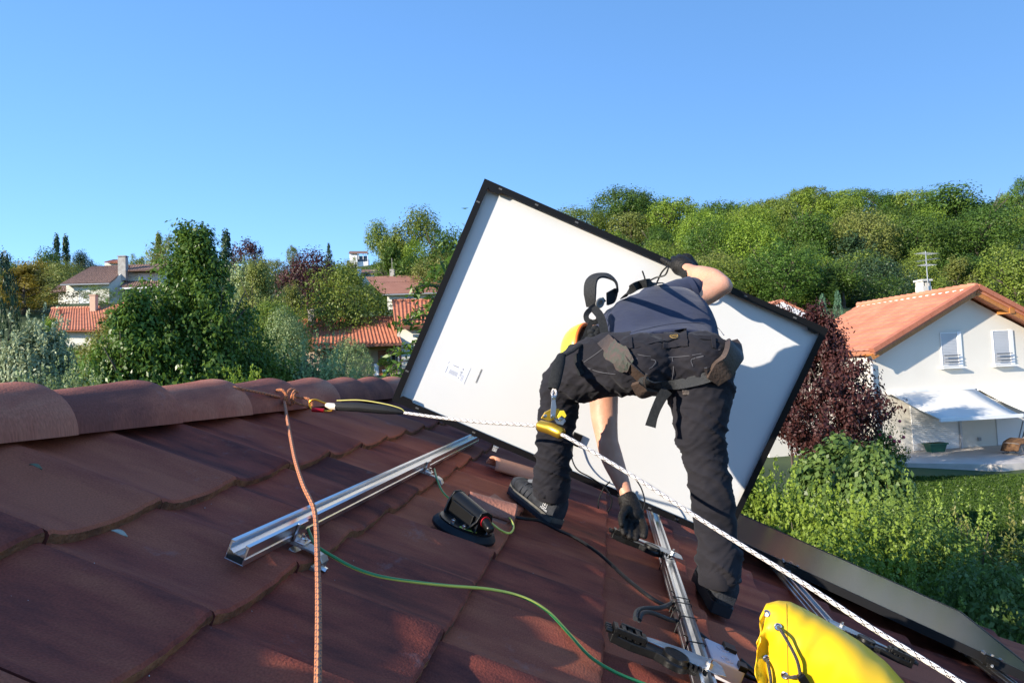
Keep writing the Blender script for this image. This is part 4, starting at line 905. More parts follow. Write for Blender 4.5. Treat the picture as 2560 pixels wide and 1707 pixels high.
# purple leaved plum
b = gat(2040, 18.5); b[2] = min(b[2], at(2040, 1130, 18.5)[2]); top = at(2060, 775, 18.5)
plant('plum_tree', crown(90, 'branchy', 34000, .030, .035), LM['purple'], gat(2070, 18.5), 270 * 18.5 / F, top[2] - gat(2070, 18.5)[2] - .1, .18, 'dark purple leaved plum tree in front of the white house', 'tree', tm=trunkmesh(90, n=10))
plant('plum_tree', crown(91, 'round', 9000, .03, .06, hollow=.3), LM['purple'], gat(1985, 20), 140 * 20 / F, at(1985, 738, 20)[2] - gat(1985, 20)[2], .35, 'purple leaved plum behind the panel corner, its tips before the small roof', 'tree')
def rose():
    p = gat(2205, 20); o_ = near('climbing rose bush with pink blooms at the corner of the white house', 2200, 1028, 1150, 20, 120, sprays(92, 70, 70, .05, lean=.5, thick=.09), 'dark'); rng = np.random.default_rng(9); m = MB()
    for i in range(9): q = at(2160 + rng.random() * 95, 1030 + rng.random() * 80, 19.3); m.ball(q - np.array(o_.location), .05, 7)
    mk('rose_bloom', m.mesh('rose_bloom', smooth=True), mat('pink_petals', (.65, .08, .12), .6), o_)
rose()
nr('broad leaved fig bush left of the terrace', 2105, 1108, 12.5, 240, crown(93, 'round', 11000, .062, .055, asp=.7, hollow=.7), 'fig', 1300)
nr('fig bush crown low beside the lawn edge', 2195, 1118, 10.5, 170, crown(94, 'round', 8000, .070, .06, asp=.7, hollow=.7), 'fig', 1300)
nr('tangled bright green shrub touching the right edge of the panel', 1900, 1075, 7.0, 300, sprays(95, 200, 110, .038, lean=.35, thick=.05), 'fresh', 1400)
nr('tall shooted green shrub in the middle of the garden hedge', 2065, 1140, 6.2, 380, sprays(96, 280, 120, .032, lean=.30, thick=.040, asp=.7), 'fresh', 1500)
nr('leafy climber covered shrub behind the black panel', 2170, 1200, 5.6, 330, sprays(97, 230, 110, .034, lean=.4, thick=.05, asp=.75), 'fresh', 1600)
nr('fine leaved privet bush with many upright shoots', 2365, 1160, 6.4, 430, sprays(98, 460, 150, .025, lean=.35, thick=.030, asp=.45), 'priv', 1600)
nr('fine leaved privet bush lower and nearer the black panel', 2410, 1290, 5.0, 560, sprays(99, 460, 150, .021, lean=.4, thick=.028, asp=.45), 'priv', 1700)
nr('dense green bush filling the garden hedge below the lawn', 2330, 1262, 5.7, 560, crown(103, 'round', 44000, .020, .035), 'priv', 1600)
nr('glossy leaved bush with reddish tips at the right edge', 2600, 1215, 5.9, 380, sprays(100, 240, 110, .030, lean=.4, thick=.04, asp=.5), 'rosy', 1700)
nr('dark glossy bush low at the right edge below the reddish tips', 2540, 1430, 4.6, 380, crown(101, 'round', 16000, .036, .045), 'fig', 1700)
nr('green bush low behind the near part of the black panel', 2100, 1310, 5.0, 480, crown(102, 'round', 30000, .026, .04), 'fresh', 1700)
# lawn tufts near the terrace
def lawn():
    rng = np.random.default_rng(8); n = 42000; px = rng.uniform(2150, 2680, n); dd = rng.uniform(9, 20.4, n); P = CAM + (np.stack([px - CX, np.zeros(n), np.full(n, F)], 1) * (dd / F)[:, None]) @ M3.T
    P[:, 2] = gzs(P[:, 0], P[:, 1]) + .03; nor = rng.normal(size=(n, 3)) * [1, 1, .25]
    me_ = leafmesh('lawn_grass', P, nor, rng.uniform(.07, .14, n), rng.random(n), .3, rng); o_ = mk('lawn_grass', me_, leafmat('grass_blade', (.022, .052, .008), (.075, .125, .020), var=.05)); tag(o_, kind='stuff')
lawn()
# ================================================================ things on the roof
AX = (DS, DR, DN)
def path(pts, k=8): return catmull([rp(x, y, t) for x, y, t in pts], k)
def cpath(pts, k=8): return catmull([at(x, y, d) for x, y, d in pts], k)
# ---- rails
PROF = [(-.020, 0), (.020, 0), (.020, .012), (.017, .014), (.017, .017), (.020, .019), (.020, .038), (.012, .038), (.012, .034), (.0155, .034), (.0155, .021), (.006, .016), (-.006, .016), (-.0155, .021), (-.0155, .034), (-.012, .034), (-.012, .038), (-.020, .038), (-.020, .026), (-.0185, .0245), (-.020, .023), (-.020, .010), (-.0185, .0085), (-.020, .007)]
RT = .085
def rail(label, s0, r0, r1, yaw=0.):
    T_ = Thing('mounting_rail', rf(s0, r0, 0), label, 'rail', 'aluminium mounting rails on the roof'); m = MB(); P0 = rf(s0, r0, RT - .038); d = (DR * math.cos(yaw) + DS * math.sin(yaw)) * (r1 - r0)
    m.prism([P0 + DS * x + DN * z for x, z in PROF], (0, 0, 0), d, cap=False)
    # end face: solid section, the hollow's shade painted as a dark plate
    body = T_.part('extrusion', m, M_alu)
    k = MB(); k.prism([P0 + DS * x + DN * z for x, z in ((-.0175, .002), (.0165, .002), (.0165, .0135), (.006, .0145), (-.006, .0145), (-.0175, .019))], -DR * .0006, DR * .0004); T_.part('hollow_shade_plate', k, M_dark, parent=body)
    e = MB(); e.prism([P0 + DS * x + DN * z for x, z in PROF], DR * .0006, DR * .0008); T_.part('cut_end', e, M_alu, parent=body)
    return T_
s1, r1_ = rsr(592, 1382, RT - .02); rail('long bright aluminium rail in the foreground, nearest the orange rope', s1, r1_, 3.55)
s2, _ = rsr(1722, 1545, RT); _, r2b = rsr(1790, 1707, RT); rail('aluminium rail under the bent man with cables strapped to it', s2, .9, 4.0)
s3, _ = rsr(2030, 1500, RT); rail('aluminium rail half hidden behind the yellow bag', s3, 1.2, 4.1)
s4, _ = rsr(2505, 1680, RT); rail('aluminium rail at the lower right corner under the black panel', s4, 1.6, 4.1)
# ---- roof hooks
def hook(label, px, py):
    s_, r_ = rsr(px, py, RT - .02); s_ = s1; T_ = Thing('roof_hook', rf(s_ + .05, r_, 0), label, 'roof hook', 'roof hooks holding the rail'); w_ = .034; m = MB()
    Q = lambda s, t, r=0.: rf(s_ + s, r_ + r, t)
    arm = [(-.018, .040), (.075, .040), (.090, .036), (.098, .024), (.094, .005), (.078, -.006 + .03), (.070, .012), (.088, .014)]
    outer = [(-.025, .044), (.075, .045), (.092, .041), (.103, .028), (.100, .000), (.088, -.02), (.083, -.018), (.093, .004), (.096, .026), (.089, .035), (.074, .038), (-.025, .037)]
    m.prism([Q(a, b) for a, b in outer], -DR * w_ / 2, DR * w_ / 2); body = bevel(T_.part('bent_arm', m, M_alud), .0015)
    m = MB(); m.prism([Q(a, b) for a, b in [(.0215, .045), (.050, .045), (.050, .050), (.0275, .050), (.0275, .088), (.0215, .088)]], -DR * .02, DR * .02); bevel(T_.part('side_clamp', m, M_alu), .001)
    m = MB(); m.cyl(Q(.037, .050), Q(.037, .056), .011, n=6); m.cyl(Q(.037, .056), Q(.037, .064), .006, n=10); T_.part('nut', m, M_steel)
    m = MB(); m.cyl(Q(.094, .012), Q(.112, .010), .007, n=6); m.cyl(Q(.098, .012), Q(.101, .012), .011, n=12); T_.part('bolt', m, M_steel)
    m = MB(); m.prism([Q(a, b) for a, b in [(.02, .022), (.088, -.0), (.094, .006), (.09, .012), (.02, .03)]], -DR * .018, DR * .012); bevel(T_.part('foot', m, M_alud), .0015)
    return T_
hook('roof hook nearer the cut end of the long rail, beside the orange rope', 772, 1338)
hook('roof hook further along the long rail, above the black suction lifter', 1084, 1172)
# ---- ropes
def ropemat(name, base, fleck, dens, rough=.7, rib=.5):
    m = bpy.data.materials.new(name); m.use_nodes = True; n = m.node_tree.nodes; l = m.node_tree.links; b = n['Principled BSDF']; b.inputs['Roughness'].default_value = rough; b.inputs['Sheen Weight'].default_value = .2
    uv = n.new('ShaderNodeUVMap'); sx = n.new('ShaderNodeSeparateXYZ'); l.new(uv.outputs[0], sx.inputs[0])
    def M(op, a, b_=None, c=None):
        q = n.new('ShaderNodeMath'); q.operation = op
        for i, v in enumerate((a, b_, c)):
            if v is None: continue
            if isinstance(v, (int, float)): q.inputs[i].default_value = v
            else: l.new(v, q.inputs[i])
        return q.outputs[0]
    U = sx.outputs[0]; V = sx.outputs[1]
    # two counter-rotating families of strands
    a = M('SINE', M('MULTIPLY', M('ADD', M('MULTIPLY', U, 150.), M('MULTIPLY', V, 4.)), 6.2832)); c = M('SINE', M('MULTIPLY', M('SUBTRACT', M('MULTIPLY', U, 150.), M('MULTIPLY', V, 4.)), 6.2832))
    h = M('MULTIPLY', a, c)
    f1 = M('FRACT', M('ADD', M('MULTIPLY', U, dens), M('MULTIPLY', V, 2.0))); f2 = M('FRACT', M('SUBTRACT', M('MULTIPLY', U, dens), M('MULTIPLY', V, 2.0)))
    k = M('MULTIPLY', M('MAXIMUM', M('LESS_THAN', f1, .24), M('LESS_THAN', f2, .24)), M('GREATER_THAN', h, -.25))
    mx = n.new('ShaderNodeMix'); mx.data_type = 'RGBA'; mx.inputs[6].default_value = (*base, 1); mx.inputs[7].default_value = (*fleck, 1); l.new(k, mx.inputs[0]); l.new(mx.outputs[2], b.inputs['Base Color'])
    bp = n.new('ShaderNodeBump'); bp.inputs['Strength'].default_value = rib; bp.inputs['Distance'].default_value = .002; l.new(h, bp.inputs['Height']); l.new(bp.outputs[0], b.inputs['Normal']); return m
M_orope = ropemat('orange_rope', (.80, .25, .07), (.10, .02, .012), 48., rib=.9)
M_wrope = ropemat('white_rope', (.80, .74, .70), (.02, .02, .025), 34.)
ro = Thing('safety_rope', rp(795, 1600, .08), 'orange flecked rope over the ridge tiles, knotted and hanging down the foreground', 'rope')
m = MB(); RR = .0056
kn = at(715, 994, 2.72)
m.tube(catmull([at(500, 985, 2.55), at(548, 966, 2.47), at(575, 968, 2.42), at(605, 972, 2.44), at(650, 981, 2.55), at(690, 990, 2.66), kn + wd([-.02, .0, 0])], 8), RR, 10)
ro.part('rope_over_ridge', m, M_orope, smooth=True)
m = MB(); m.tube(catmull([kn + wd([-.004, .012, -.01]), at(712, 1010, 2.62), at(717, 1040, 2.42), rp(726, 1090, .09), rp(738, 1150, .09), rp(757, 1210, .098), rp(776, 1250, .098), rp(786, 1276, .096), rp(791, 1320, .09), rp(794, 1400, .085), rp(796, 1500, .08), rp(796, 1600, .08), rp(794, 1760, .08)], 10), RR, 12)
ro.part('hanging_rope', m, M_orope, smooth=True)
m = MB()
def kpt(a, b, c): return kn + wd([a * 1.35, b * 1.3, c * 1.3])
m.tube(catmull([kpt(-.03, -.004, 0), kpt(-.024, -.022, -.012), kpt(-.004, -.024, -.02), kpt(.010, -.004, -.022), kpt(.002, .018, -.016), kpt(-.018, .016, -.02), kpt(-.024, -.004, -.022)], 8), RR, 10)
m.tube(catmull([kpt(.012, .022, -.004), kpt(.006, .002, -.026), kpt(.012, -.022, -.012), kpt(.024, -.024, .004), kpt(.028, -.006, -.018), kpt(.026, .014, -.012), kpt(.012, .022, -.004)], 8), RR, 10)
m.tube(catmull([kpt(.022, .018, 0), kpt(.022, .0, -.02), kpt(.026, -.02, -.006), kpt(.034, -.016, .004)], 8), RR, 10)
ro.part('knot', m, M_orope, smooth=True)
m = MB(); d_ = 2.72
m.tube(catmull([kpt(.02, -.006, 0), at(745, 993, d_), at(768, 996, d_), at(779, 1004, d_), at(781, 1014, d_)], 8), RR * .95, 10); m.tube(catmull([kpt(.02, .010, 0), at(745, 1008, d_), at(765, 1014, d_), at(778, 1018, d_)], 8), RR * .95, 10)
ro.part('loop', m, M_orope, smooth=True)
cb = Thing('carabiner', at(800, 1014, 2.7), 'gold carabiner with a red screw gate between the orange knot and the white rope', 'carabiner')
m = MB(); d_ = 2.70; m.tube(catmull([at(x, y, d_) for x, y in ((774, 1008), (778, 1001), (790, 999), (808, 1006), (826, 1012), (833, 1018), (829, 1026), (812, 1027), (790, 1025), (777, 1020))], 6, True) + [at(774, 1008, d_)], .0042, 8); cb.part('body', m, mat('gold_anodised', (.75, .36, .04), .3, .9), smooth=True)
m = MB(); m.cyl(at(780, 1024, d_ - .004), at(810, 1026, d_ - .004), .0085, n=12); cb.part('screw_gate', m, mat('red_anodised', (.50, .01, .02), .3, .6), smooth=True)
wr = Thing('lifeline_rope', at(1600, 1200, 2.0), 'white rope with black flecks running from the carabiner across the man to the lower right', 'rope')
WP = [(1008, 1031, 2.66), (1100, 1044, 2.55), (1200, 1055, 2.44), (1300, 1061, 2.34), (1356, 1067, 2.27), (1405, 1086, 2.16), (1500, 1140, 2.09), (1600, 1201, 2.01), (1730, 1284, 1.90), (1870, 1372, 1.78), (2013, 1460, 1.66), (2177, 1567, 1.54), (2394, 1700, 1.42), (2600, 1835, 1.33)]
m = MB(); m.tube(cpath(WP, 14), .0058, 12); wr.part('rope', m, M_wrope, smooth=True)
m = MB(); m.tube([at(822, 1015, 2.69), at(842, 1016, 2.68), at(900, 1018, 2.67), at(960, 1024, 2.66), at(1000, 1029, 2.66), at(1012, 1031, 2.66)], [.010, .023, .026, .024, .015, .008], 12, flat=.7); wr.part('black_sleeve', m, mat('black_fabric', (.012, .012, .013), .8, bump=.4, bscale=300), smooth=True)
m = MB(); m.tube(cpath([(842, 1001, 2.665), (900, 1000, 2.655), (960, 1009, 2.65), (1000, 1020, 2.65), (1012, 1029, 2.655)], 6), .0022, 6); wr.part('yellow_piping', m, mat('yellow_cord', (.75, .65, .18), .6), smooth=True)
m = MB(); m.tube([at(818, 1012, 2.69), at(830, 1016, 2.68), at(843, 1017, 2.675)], [.014, .020, .021], 10, flat=.7); wr.part('thimble_cover', m, mat('ivory_plastic', (.72, .60, .48), .5), smooth=True)
# ---- wires
def wiremat(name, c1, c2):
    m = bpy.data.materials.new(name); m.use_nodes = True; n = m.node_tree.nodes; l = m.node_tree.links; b = n['Principled BSDF']; b.inputs['Roughness'].default_value = .35
    uv = n.new('ShaderNodeUVMap'); sx = n.new('ShaderNodeSeparateXYZ'); l.new(uv.outputs[0], sx.inputs[0]); a = n.new('ShaderNodeMath'); a.operation = 'MULTIPLY_ADD'; a.inputs[1].default_value = .9; l.new(sx.outputs[0], a.inputs[0]); l.new(sx.outputs[1], a.inputs[2])
    f = n.new('ShaderNodeMath'); f.operation = 'FRACT'; l.new(a.outputs[0], f.inputs[0]); g_ = n.new('ShaderNodeMath'); g_.operation = 'GREATER_THAN'; g_.inputs[1].default_value = .62; l.new(f.outputs[0], g_.inputs[0])
    mx = n.new('ShaderNodeMix'); mx.data_type = 'RGBA'; mx.inputs[6].default_value = (*c1, 1); mx.inputs[7].default_value = (*c2, 1); l.new(g_.outputs[0], mx.inputs[0]); l.new(mx.outputs[2], b.inputs['Base Color']); return m
M_gy = wiremat('green_yellow', (.03, .22, .06), (.75, .70, .10))
def wire(label, pts, r_, m_, cat='cable', name='cable', k=8, world=None):
    m = MB(); m.tube(world or path(pts, k), r_, 10); return solo(name, m, m_, label, cat, smooth=True)
wire('green and yellow earth wire from the near roof hook to the bottom edge', [(770, 1322, .07), (790, 1362, .07), (835, 1392, .065), (888, 1420, .06), (950, 1440, .058), (1030, 1453, .056), (1120, 1463, .055), (1230, 1473, .052), (1310, 1493, .05), (1370, 1528, .048), (1420, 1580, .045), (1475, 1640, .045), (1540, 1680, .045), (1620, 1712, .045)], .0036, M_gy, 'wire', 'earth_wire')
wire('green and yellow earth wire from the far hook looping past the suction lifter', [(1086, 1172, .075), (1092, 1195, .075), (1106, 1228, .06), (1136, 1256, .05), (1175, 1275, .04), (1215, 1296, .045), (1250, 1324, .05), (1274, 1332, .055), (1284, 1318, .06), (1278, 1300, .055), (1268, 1290, .04)], .0036, M_gy, 'wire', 'earth_wire')
M_cab = mat('black_cable', (.007, .007, .008), .42, spec=.3); M_gcab = mat('dark_grey_cable', (.028, .031, .034), .5, spec=.3)
wire('black cable from the hooded tile to the middle rail', [(1278, 1290, .045), (1310, 1296, .05), (1350, 1302, .045), (1395, 1324, .045), (1440, 1345, .045), (1500, 1385, .05), (1560, 1440, .052), (1620, 1488, .055), (1665, 1514, .05), (1705, 1528, .05)], .0062, M_cab)
wire('grey cable arching from the near connector up to the rail', [(1588, 1546, .09), (1592, 1528, .09), (1610, 1520, .08), (1655, 1517, .07), (1684, 1502, .06), (1694, 1482, .055), (1680, 1440, .05)], .0062, M_gcab)
wire('grey cable passing under the middle rail beside the near connector', [(1598, 1550, .085), (1606, 1532, .09), (1630, 1531, .075), (1672, 1547, .06), (1715, 1560, .05), (1770, 1600, .04)], .0062, M_gcab)
wire('grey cable strapped along the shaded side of the middle rail', [(1640, 1300, .05), (1652, 1350, .05), (1668, 1410, .05), (1688, 1480, .05), (1706, 1530, .05), (1726, 1590, .05)], .0055, M_gcab)
wire('black cable bundle leaving the white junction box under the yellow bag', [(1850, 1650, .06), (1880, 1676, .05), (1920, 1710, .04), (1960, 1740, .04)], .008, M_cab)
wire('second black cable from the junction box running to the lower edge', [(1840, 1668, .05), (1870, 1690, .045), (1905, 1702, .04), (1950, 1720, .04)], .006, M_cab)
# cable ties round the middle rail
for (y_, lb) in ((1405, 'thin black tie round the middle rail below the upper bracket'), (1490, 'knotted black tie where the grey cable meets the middle rail'), (1515, 'black tie just above the grey cables on the middle rail'), (1545, 'black tie just below the grey cables on the middle rail'), (1600, 'black tie above the near bracket on the middle rail')):
    _, r_ = rsr(1722, y_ , RT) if y_ > 1500 else rsr(1690, y_, RT); m = MB(); P = lambda a, b: rf(s2 + a, r_ + .02 * a / .03, b)
    m.tube([P(-.026, .040), P(-.026, .087), P(-.018, .0885), P(.018, .0885), P(.024, .086), P(.024, .040), P(-.026, .040)], .0017, 6)
    m.box(P(-.027, .085), .006, .006, .006, AX); m.tube([P(-.027, .087), P(-.032, .098), P(-.045, .102)], .0014, 5)
    solo('cable_tie', m, M_cab, lb, 'cable tie', 'black ties on the middle rail')
# ---- connector brackets (small black converters on a metal plate)
def bracket(label, px, py, mir=1, yaw=0., dt=0.):
    s_, r_ = rsr(px, py, .10); T_ = Thing('module_bracket', rf(s_, r_, .085), label, 'bracket', 'black connector brackets on the rails'); ca, sa = math.cos(yaw), math.sin(yaw)
    A1 = DS * ca + DR * sa; A2 = -DS * sa + DR * ca; O_ = rf(s_, r_, .0885 + dt); P = lambda a, b, c: O_ + A1 * a * mir + A2 * b + DN * c; ax3 = (A1 * mir, A2, DN)
    m = MB(); m.prism([P(a, b, 0) for a, b in ((-.175, .020), (-.13, .034), (-.045, .048), (.030, .048), (.042, .034), (.038, -.020), (.012, -.028), (-.04, -.020), (-.10, .004), (-.17, .012))], (0, 0, 0), DN * .0025); bevel(T_.part('plate', m, M_alud), .001)
    m = MB(); m.cyl(P(0, 0, .0025), P(0, 0, .012), .009, n=6); m.cyl(P(0, 0, .002), P(0, 0, .020), .0045, n=10); T_.part('bolt', m, M_steel)
    m = MB(); m.prism([P(a, b, -.022) for a, b in ((-.235, -.025), (-.19, -.035), (-.13, -.028), (-.10, -.042), (-.06, -.040), (-.045, -.028), (-.028, -.026), (-.03, .004), (-.1, .006), (-.16, .016), (-.235, .018))], (0, 0, 0), DN * .020); tray = bevel(T_.part('tray', m, M_blkpl), .002)
    m = MB(); m.lathe(P(-.082, -.018, -.004), DN, [(.030, 0), (.030, .010), (.028, .012), (.026, .012), (.025, .0105), (.0, .0105)], 28); m.lathe(P(-.082, -.018, -.02), DN, [(.034, 0), (.034, .012), (.031, .016)], 28); T_.part('round_cap', m, M_blkpl, smooth=True)
    m = MB()
    for k in range(5):
        m.box(P(-.228 + .017 * k, -.008, .004 + .003 * (k % 2)), .011, .044 - .006 * (k % 3), .018, ax3)
    m.box(P(-.195, -.026, .010), .07, .010, .012, ax3); m.box(P(-.19, .010, .012), .05, .008, .010, ax3)
    for k in range(3): m.cyl(P(-.235, -.016 + .014 * k, .0), P(-.250, -.016 + .014 * k, .0), .0055, n=10)
    bevel(T_.part('connector', m, M_blkpl), .0012)
    m = MB()
    for k in range(4): m.box(P(-.05 + .012 * k, -.030, -.003), .006, .014, .012, ax3)
    T_.part('latch', m, M_blkpl)
bracket('black connector bracket with a metal plate on the middle rail, nearest us', 1775, 1655, yaw=.10)
bracket('black connector bracket the gloved hand reaches for at the top of the middle rail', 1683, 1378, yaw=.10)
bracket('black connector bracket behind the yellow bag on the third rail', 2105, 1560, mir=-1, yaw=-.2)
# white junction box
s_, r_ = rsr(1805, 1650, .06); jb = Thing('junction_box', rf(s_, r_, .03), 'small white junction box beside the middle rail next to the yellow bag', 'junction box'); c_ = rf(s_, r_, .055)
m = MB(); m.box(c_, .085, .13, .045, AX); bevel(jb.part('box', m, mat('white_plastic', (.62, .60, .66), .35)), .005, 3)
for q in (-.035, .03): m = MB(); m.lathe(c_ + DR * q + DN * .0225, DN, [(.016, 0), (.016, .002), (.013, .002), (.013, .001), (.009, .001), (.009, .002), (.006, .002), (.006, 0)], 20); jb.part('knockout', m, MATS['white_plastic'])
m = MB(); m.box(c_ + DN * .026 + DR * .05 + DS * .02, .03, .04, .012, AX); jb.part('clip', m, M_blkpl); m = MB(); m.box(c_ + DN * .026 - DR * .05 + DS * .035, .02, .03, .014, AX); jb.part('clip', m, M_blkpl)
# ---- black clamps on the edge of the fixed panel
def clamp(label, px, py):
    s_, r_ = rsr(px, py, .12); T_ = Thing('panel_clamp', rf(s_, r_, .085), label, 'clamp', 'clamps on the edge of the fixed panel'); P = lambda a, b, c: rf(s_ + a, r_ + b, c)
    m = MB(); m.box(P(0, 0, .105), .030, .022, .038, AX); m.box(P(0, .006, .127), .070, .026, .006, AX); m.box(P(-.0, -.012, .112), .05, .006, .018, AX); bevel(T_.part('clamp_block', m, M_blkpl), .001)
    m = MB(); m.cyl(P(0, 0, .13), P(0, 0, .137), .007, n=6); m.cyl(P(.0, -.012, .098), P(.0, -.022, .098), .006, n=8); T_.part('bolt', m, M_steel)
    m = MB(); m.box(P(-.034, 0, .131), .006, .02, .012, AX); m.box(P(.034, 0, .131), .006, .02, .008, AX); T_.part('spring_tab', m, M_steel)
clamp('black clamp where the third rail meets the fixed panel', 1975, 1413); clamp('black clamp at the lower right on the fourth rail', 2478, 1645)
# ---- the fixed panel
TT = .122
def cornP(x, y): return rp(x, y, TT)
nu_, nl_, fu_, fl_ = cornP(1838, 1346), cornP(2643, 1716), cornP(1818, 1268), cornP(2404, 1528)
fp = Thing('fixed_solar_panel', (nu_ + nl_ + fu_ + fl_) / 4 - DN * .03, 'black solar panel already fixed to the rails, seen edge on at the right', 'solar panel')
def quadring(m, Q, w_, z0, z1):
    c = sum(Q) / 4; I = []
    n_ = len(Q)
    for i in range(n_):
        a, b, d = Q[i - 1], Q[i], Q[(i + 1) % n_]; e1 = nrm(a - b); e2 = nrm(d - b); I.append(b + (e1 + e2) * w_ / abs(np.linalg.norm(np.cross(e1, e2))))
    for i in range(n_):
        j = (i + 1) % n_; m.prism([Q[i], Q[j], I[j], I[i]], DN * z0, DN * z1)
    return I
Q = [nu_, nl_, fl_, fu_]; m = MB(); I = quadring(m, Q, .011, -.036, 0.); fp.part('frame', m, M_blk)
m = MB(); m.prism(I, -DN * .010, -DN * .0025)
def pvglass():
    m = bpy.data.materials.new('pv_glass'); m.use_nodes = True; n = m.node_tree.nodes; b = n['Principled BSDF']; b.inputs['Base Color'].default_value = (.012, .012, .014, 1); b.inputs['Roughness'].default_value = .22; b.inputs['Specular IOR Level'].default_value = .5; return m
fp.part('glass', m, pvglass())
# ---- the panel the man holds
PR_ = np.array([[.91801562, -.39629542, .01404531], [.3958269, .9136505, -.09254099], [.02384106, .09051359, .99560981]]); PC = np.array([.4479036, .11011625, 3.18492882]); PW, PHt = 1.73, 1.117
PX, PY, PZ = wd(PR_[:, 0]), wd(PR_[:, 1]), wd(PR_[:, 2]); P0_ = W(PC)     # right, down, away
def pp_(a, b, c=0.): return P0_ + PX * a + PY * b + PZ * c
hp = Thing('solar_panel', P0_, 'large solar panel held on its long edge, its white back towards us', 'solar panel')
m = MB(); a, b = PW / 2, PHt / 2; fl = .030
for (x0, x1, y0, y1) in ((-a, a, -b, -b + fl), (-a, a, b - fl, b), (-a, -a + fl, -b + fl, b - fl), (a - fl, a, -b + fl, b - fl)):
    m.box(pp_((x0 + x1) / 2, (y0 + y1) / 2, .001), x1 - x0, y1 - y0, .002, (PX, PY, PZ))
for (x0, x1, y0, y1) in ((-a, a, -b, -b + .002), (-a, a, b - .002, b), (-a, -a + .002, -b + .002, b - .002), (a - .002, a, -b + .002, b - .002)):
    m.box(pp_((x0 + x1) / 2, (y0 + y1) / 2, .0185), x1 - x0, y1 - y0, .033, (PX, PY, PZ))
for sx in (-1, 1):
    for sy2 in (-1, 1): m.prism([pp_(sx * (a - .03), sy2 * (b - .03), .0), pp_(sx * (a - .095), sy2 * (b - .03), .0), pp_(sx * (a - .085), sy2 * (b - .042), 0), pp_(sx * (a - .042), sy2 * (b - .042), 0)], PZ * .0004, PZ * .003)
fr = hp.part('frame', m, M_blk)
m = MB()
rr_ = random.Random(2)
for x, y in [(-.78, -b + .015), (-.60, -b + .015), (-.4, -b + .015), (-.74, b - .015), (-.62, b - .015), (-.45, b - .015), (.30, b - .013), (.46, b - .013), (.60, b - .015), (.45, -b + .015), (.7, -b + .015), (-a + .014, -.45), (-a + .014, .40)]:
    m.box(pp_(x, y, -.0006), .016, .007, .0012, (PX, PY, PZ))
hp.part('frame_slot', m, mat('slot_grey', (.10, .10, .10), .5), parent=fr)
m = MB(); m.box(pp_(0, 0, .031), PW - .004, PHt - .004, .002, (PX, PY, PZ)); hp.part('backsheet', m, M_back)
m = MB(); m.box(pp_(0, 0, .0345), PW - .004, PHt - .004, .003, (PX, PY, PZ)); hp.part('glass', m, bpy.data.materials['pv_glass'])
def onpanel(x, y, z=.029):
    ray = wd([x - CX, y - CY, F]); P1 = pp_(0, 0, z); t = ((P1 - CAM) @ PZ) / (ray @ PZ); return CAM + ray * t
lab = onpanel(1140, 928); m = MB(); m.box(lab, .115, .082, .0006, (PX, PY, PZ)); lb = hp.part('label_sticker', m, mat('label_white', (.80, .83, .90), .35))
TX = mat('label_ink', (.16, .16, .20), .6); TXD = mat('label_ink_dark', (.03, .03, .04), .6)
def text(body, size, c, ax, ay, m_, name, parent_thing, parent, extr=.0002):
    cu = bpy.data.curves.new('t', 'FONT'); cu.body = body; cu.size = size; cu.align_x = 'CENTER'; cu.align_y = 'CENTER'; cu.extrude = extr
    ob = bpy.data.objects.new('t', cu); col.objects.link(ob); dg = bpy.context.evaluated_depsgraph_get(); me = bpy.data.meshes.new_from_object(ob.evaluated_get(dg)); bpy.data.objects.remove(ob)
    az = nrm(np.cross(ax, ay)); M = np.array([ax, ay, az]).T; me.name = name
    co = np.array([v.co[:] for v in me.vertices]) @ M.T + np.array(c) - parent_thing.loc
    me.vertices.foreach_set('co', co.astype(np.float32).ravel()); me.update(); o_ = mk(name, me, None, parent)
    me.materials.clear(); me.materials.append(m_); return o_
# the sheet is read with its top to the left: rows run up the panel
q = lambda a_, b_: lab + PX * a_ + PY * b_ - PZ * .0006
m = MB(); r0_ = random.Random(1)
for i in range(9): m.box(q(-.028 + .0048 * i, .012), .0012, .024 - .004 * r0_.random(), .0002, (PX, PY, PZ))
for i in range(2): m.box(q(.036 + .006 * i, .018), .001, .030, .0002, (PX, PY, PZ))
m.box(q(-.008, -.022), .030, .003, .0002, (PX, PY, PZ)); m.box(q(.022, .024), .003, .006, .0002, (PX, PY, PZ)); m.box(q(.028, -.022), .006, .006, .0002, (PX, PY, PZ))
hp.part('printed_lines', m, TX, parent=lb)
m = MB(); m.box(q(-.047, -.026), .0022, .011, .0002, (PX, PY, PZ)); m.box(q(-.044, .008), .0022, .034, .0002, (PX, PY, PZ)); hp.part('title_print', m, TX, parent=lb)
text('CE', .010, q(.026, .008), -PY, PX, TXD, 'ce_mark', hp, lb); m = MB(); m.lathe(q(.026, -.006), -PZ, [(.0045, 0), (.0045, .0003), (.0028, .0003), (.0028, 0)], 16, cap=False); hp.part('round_mark', m, TXD, parent=lb)
bc = onpanel(1197, 940); m = MB(); m.box(bc, .0062, .070, .0005, (PX, PY, PZ)); bo = hp.part('barcode_strip', m, mat('grey_print', (.30, .30, .29), .6, c2=(.12, .12, .12), scale=60, stretch=(1, 1, 1)))
m = MB(); jq = onpanel(1440, 1098, .02); m.box(jq, .045, .06, .022, (PX, PY, PZ)); bevel(hp.part('junction_box', m, M_blkpl), .003)
def pcable(name, pts, r_=.0034, par=None):
    m = MB(); m.tube(catmull([onpanel(x, y, z) for x, y, z in pts], 8), r_, 8); return hp.part(name, m, M_cab, smooth=True)
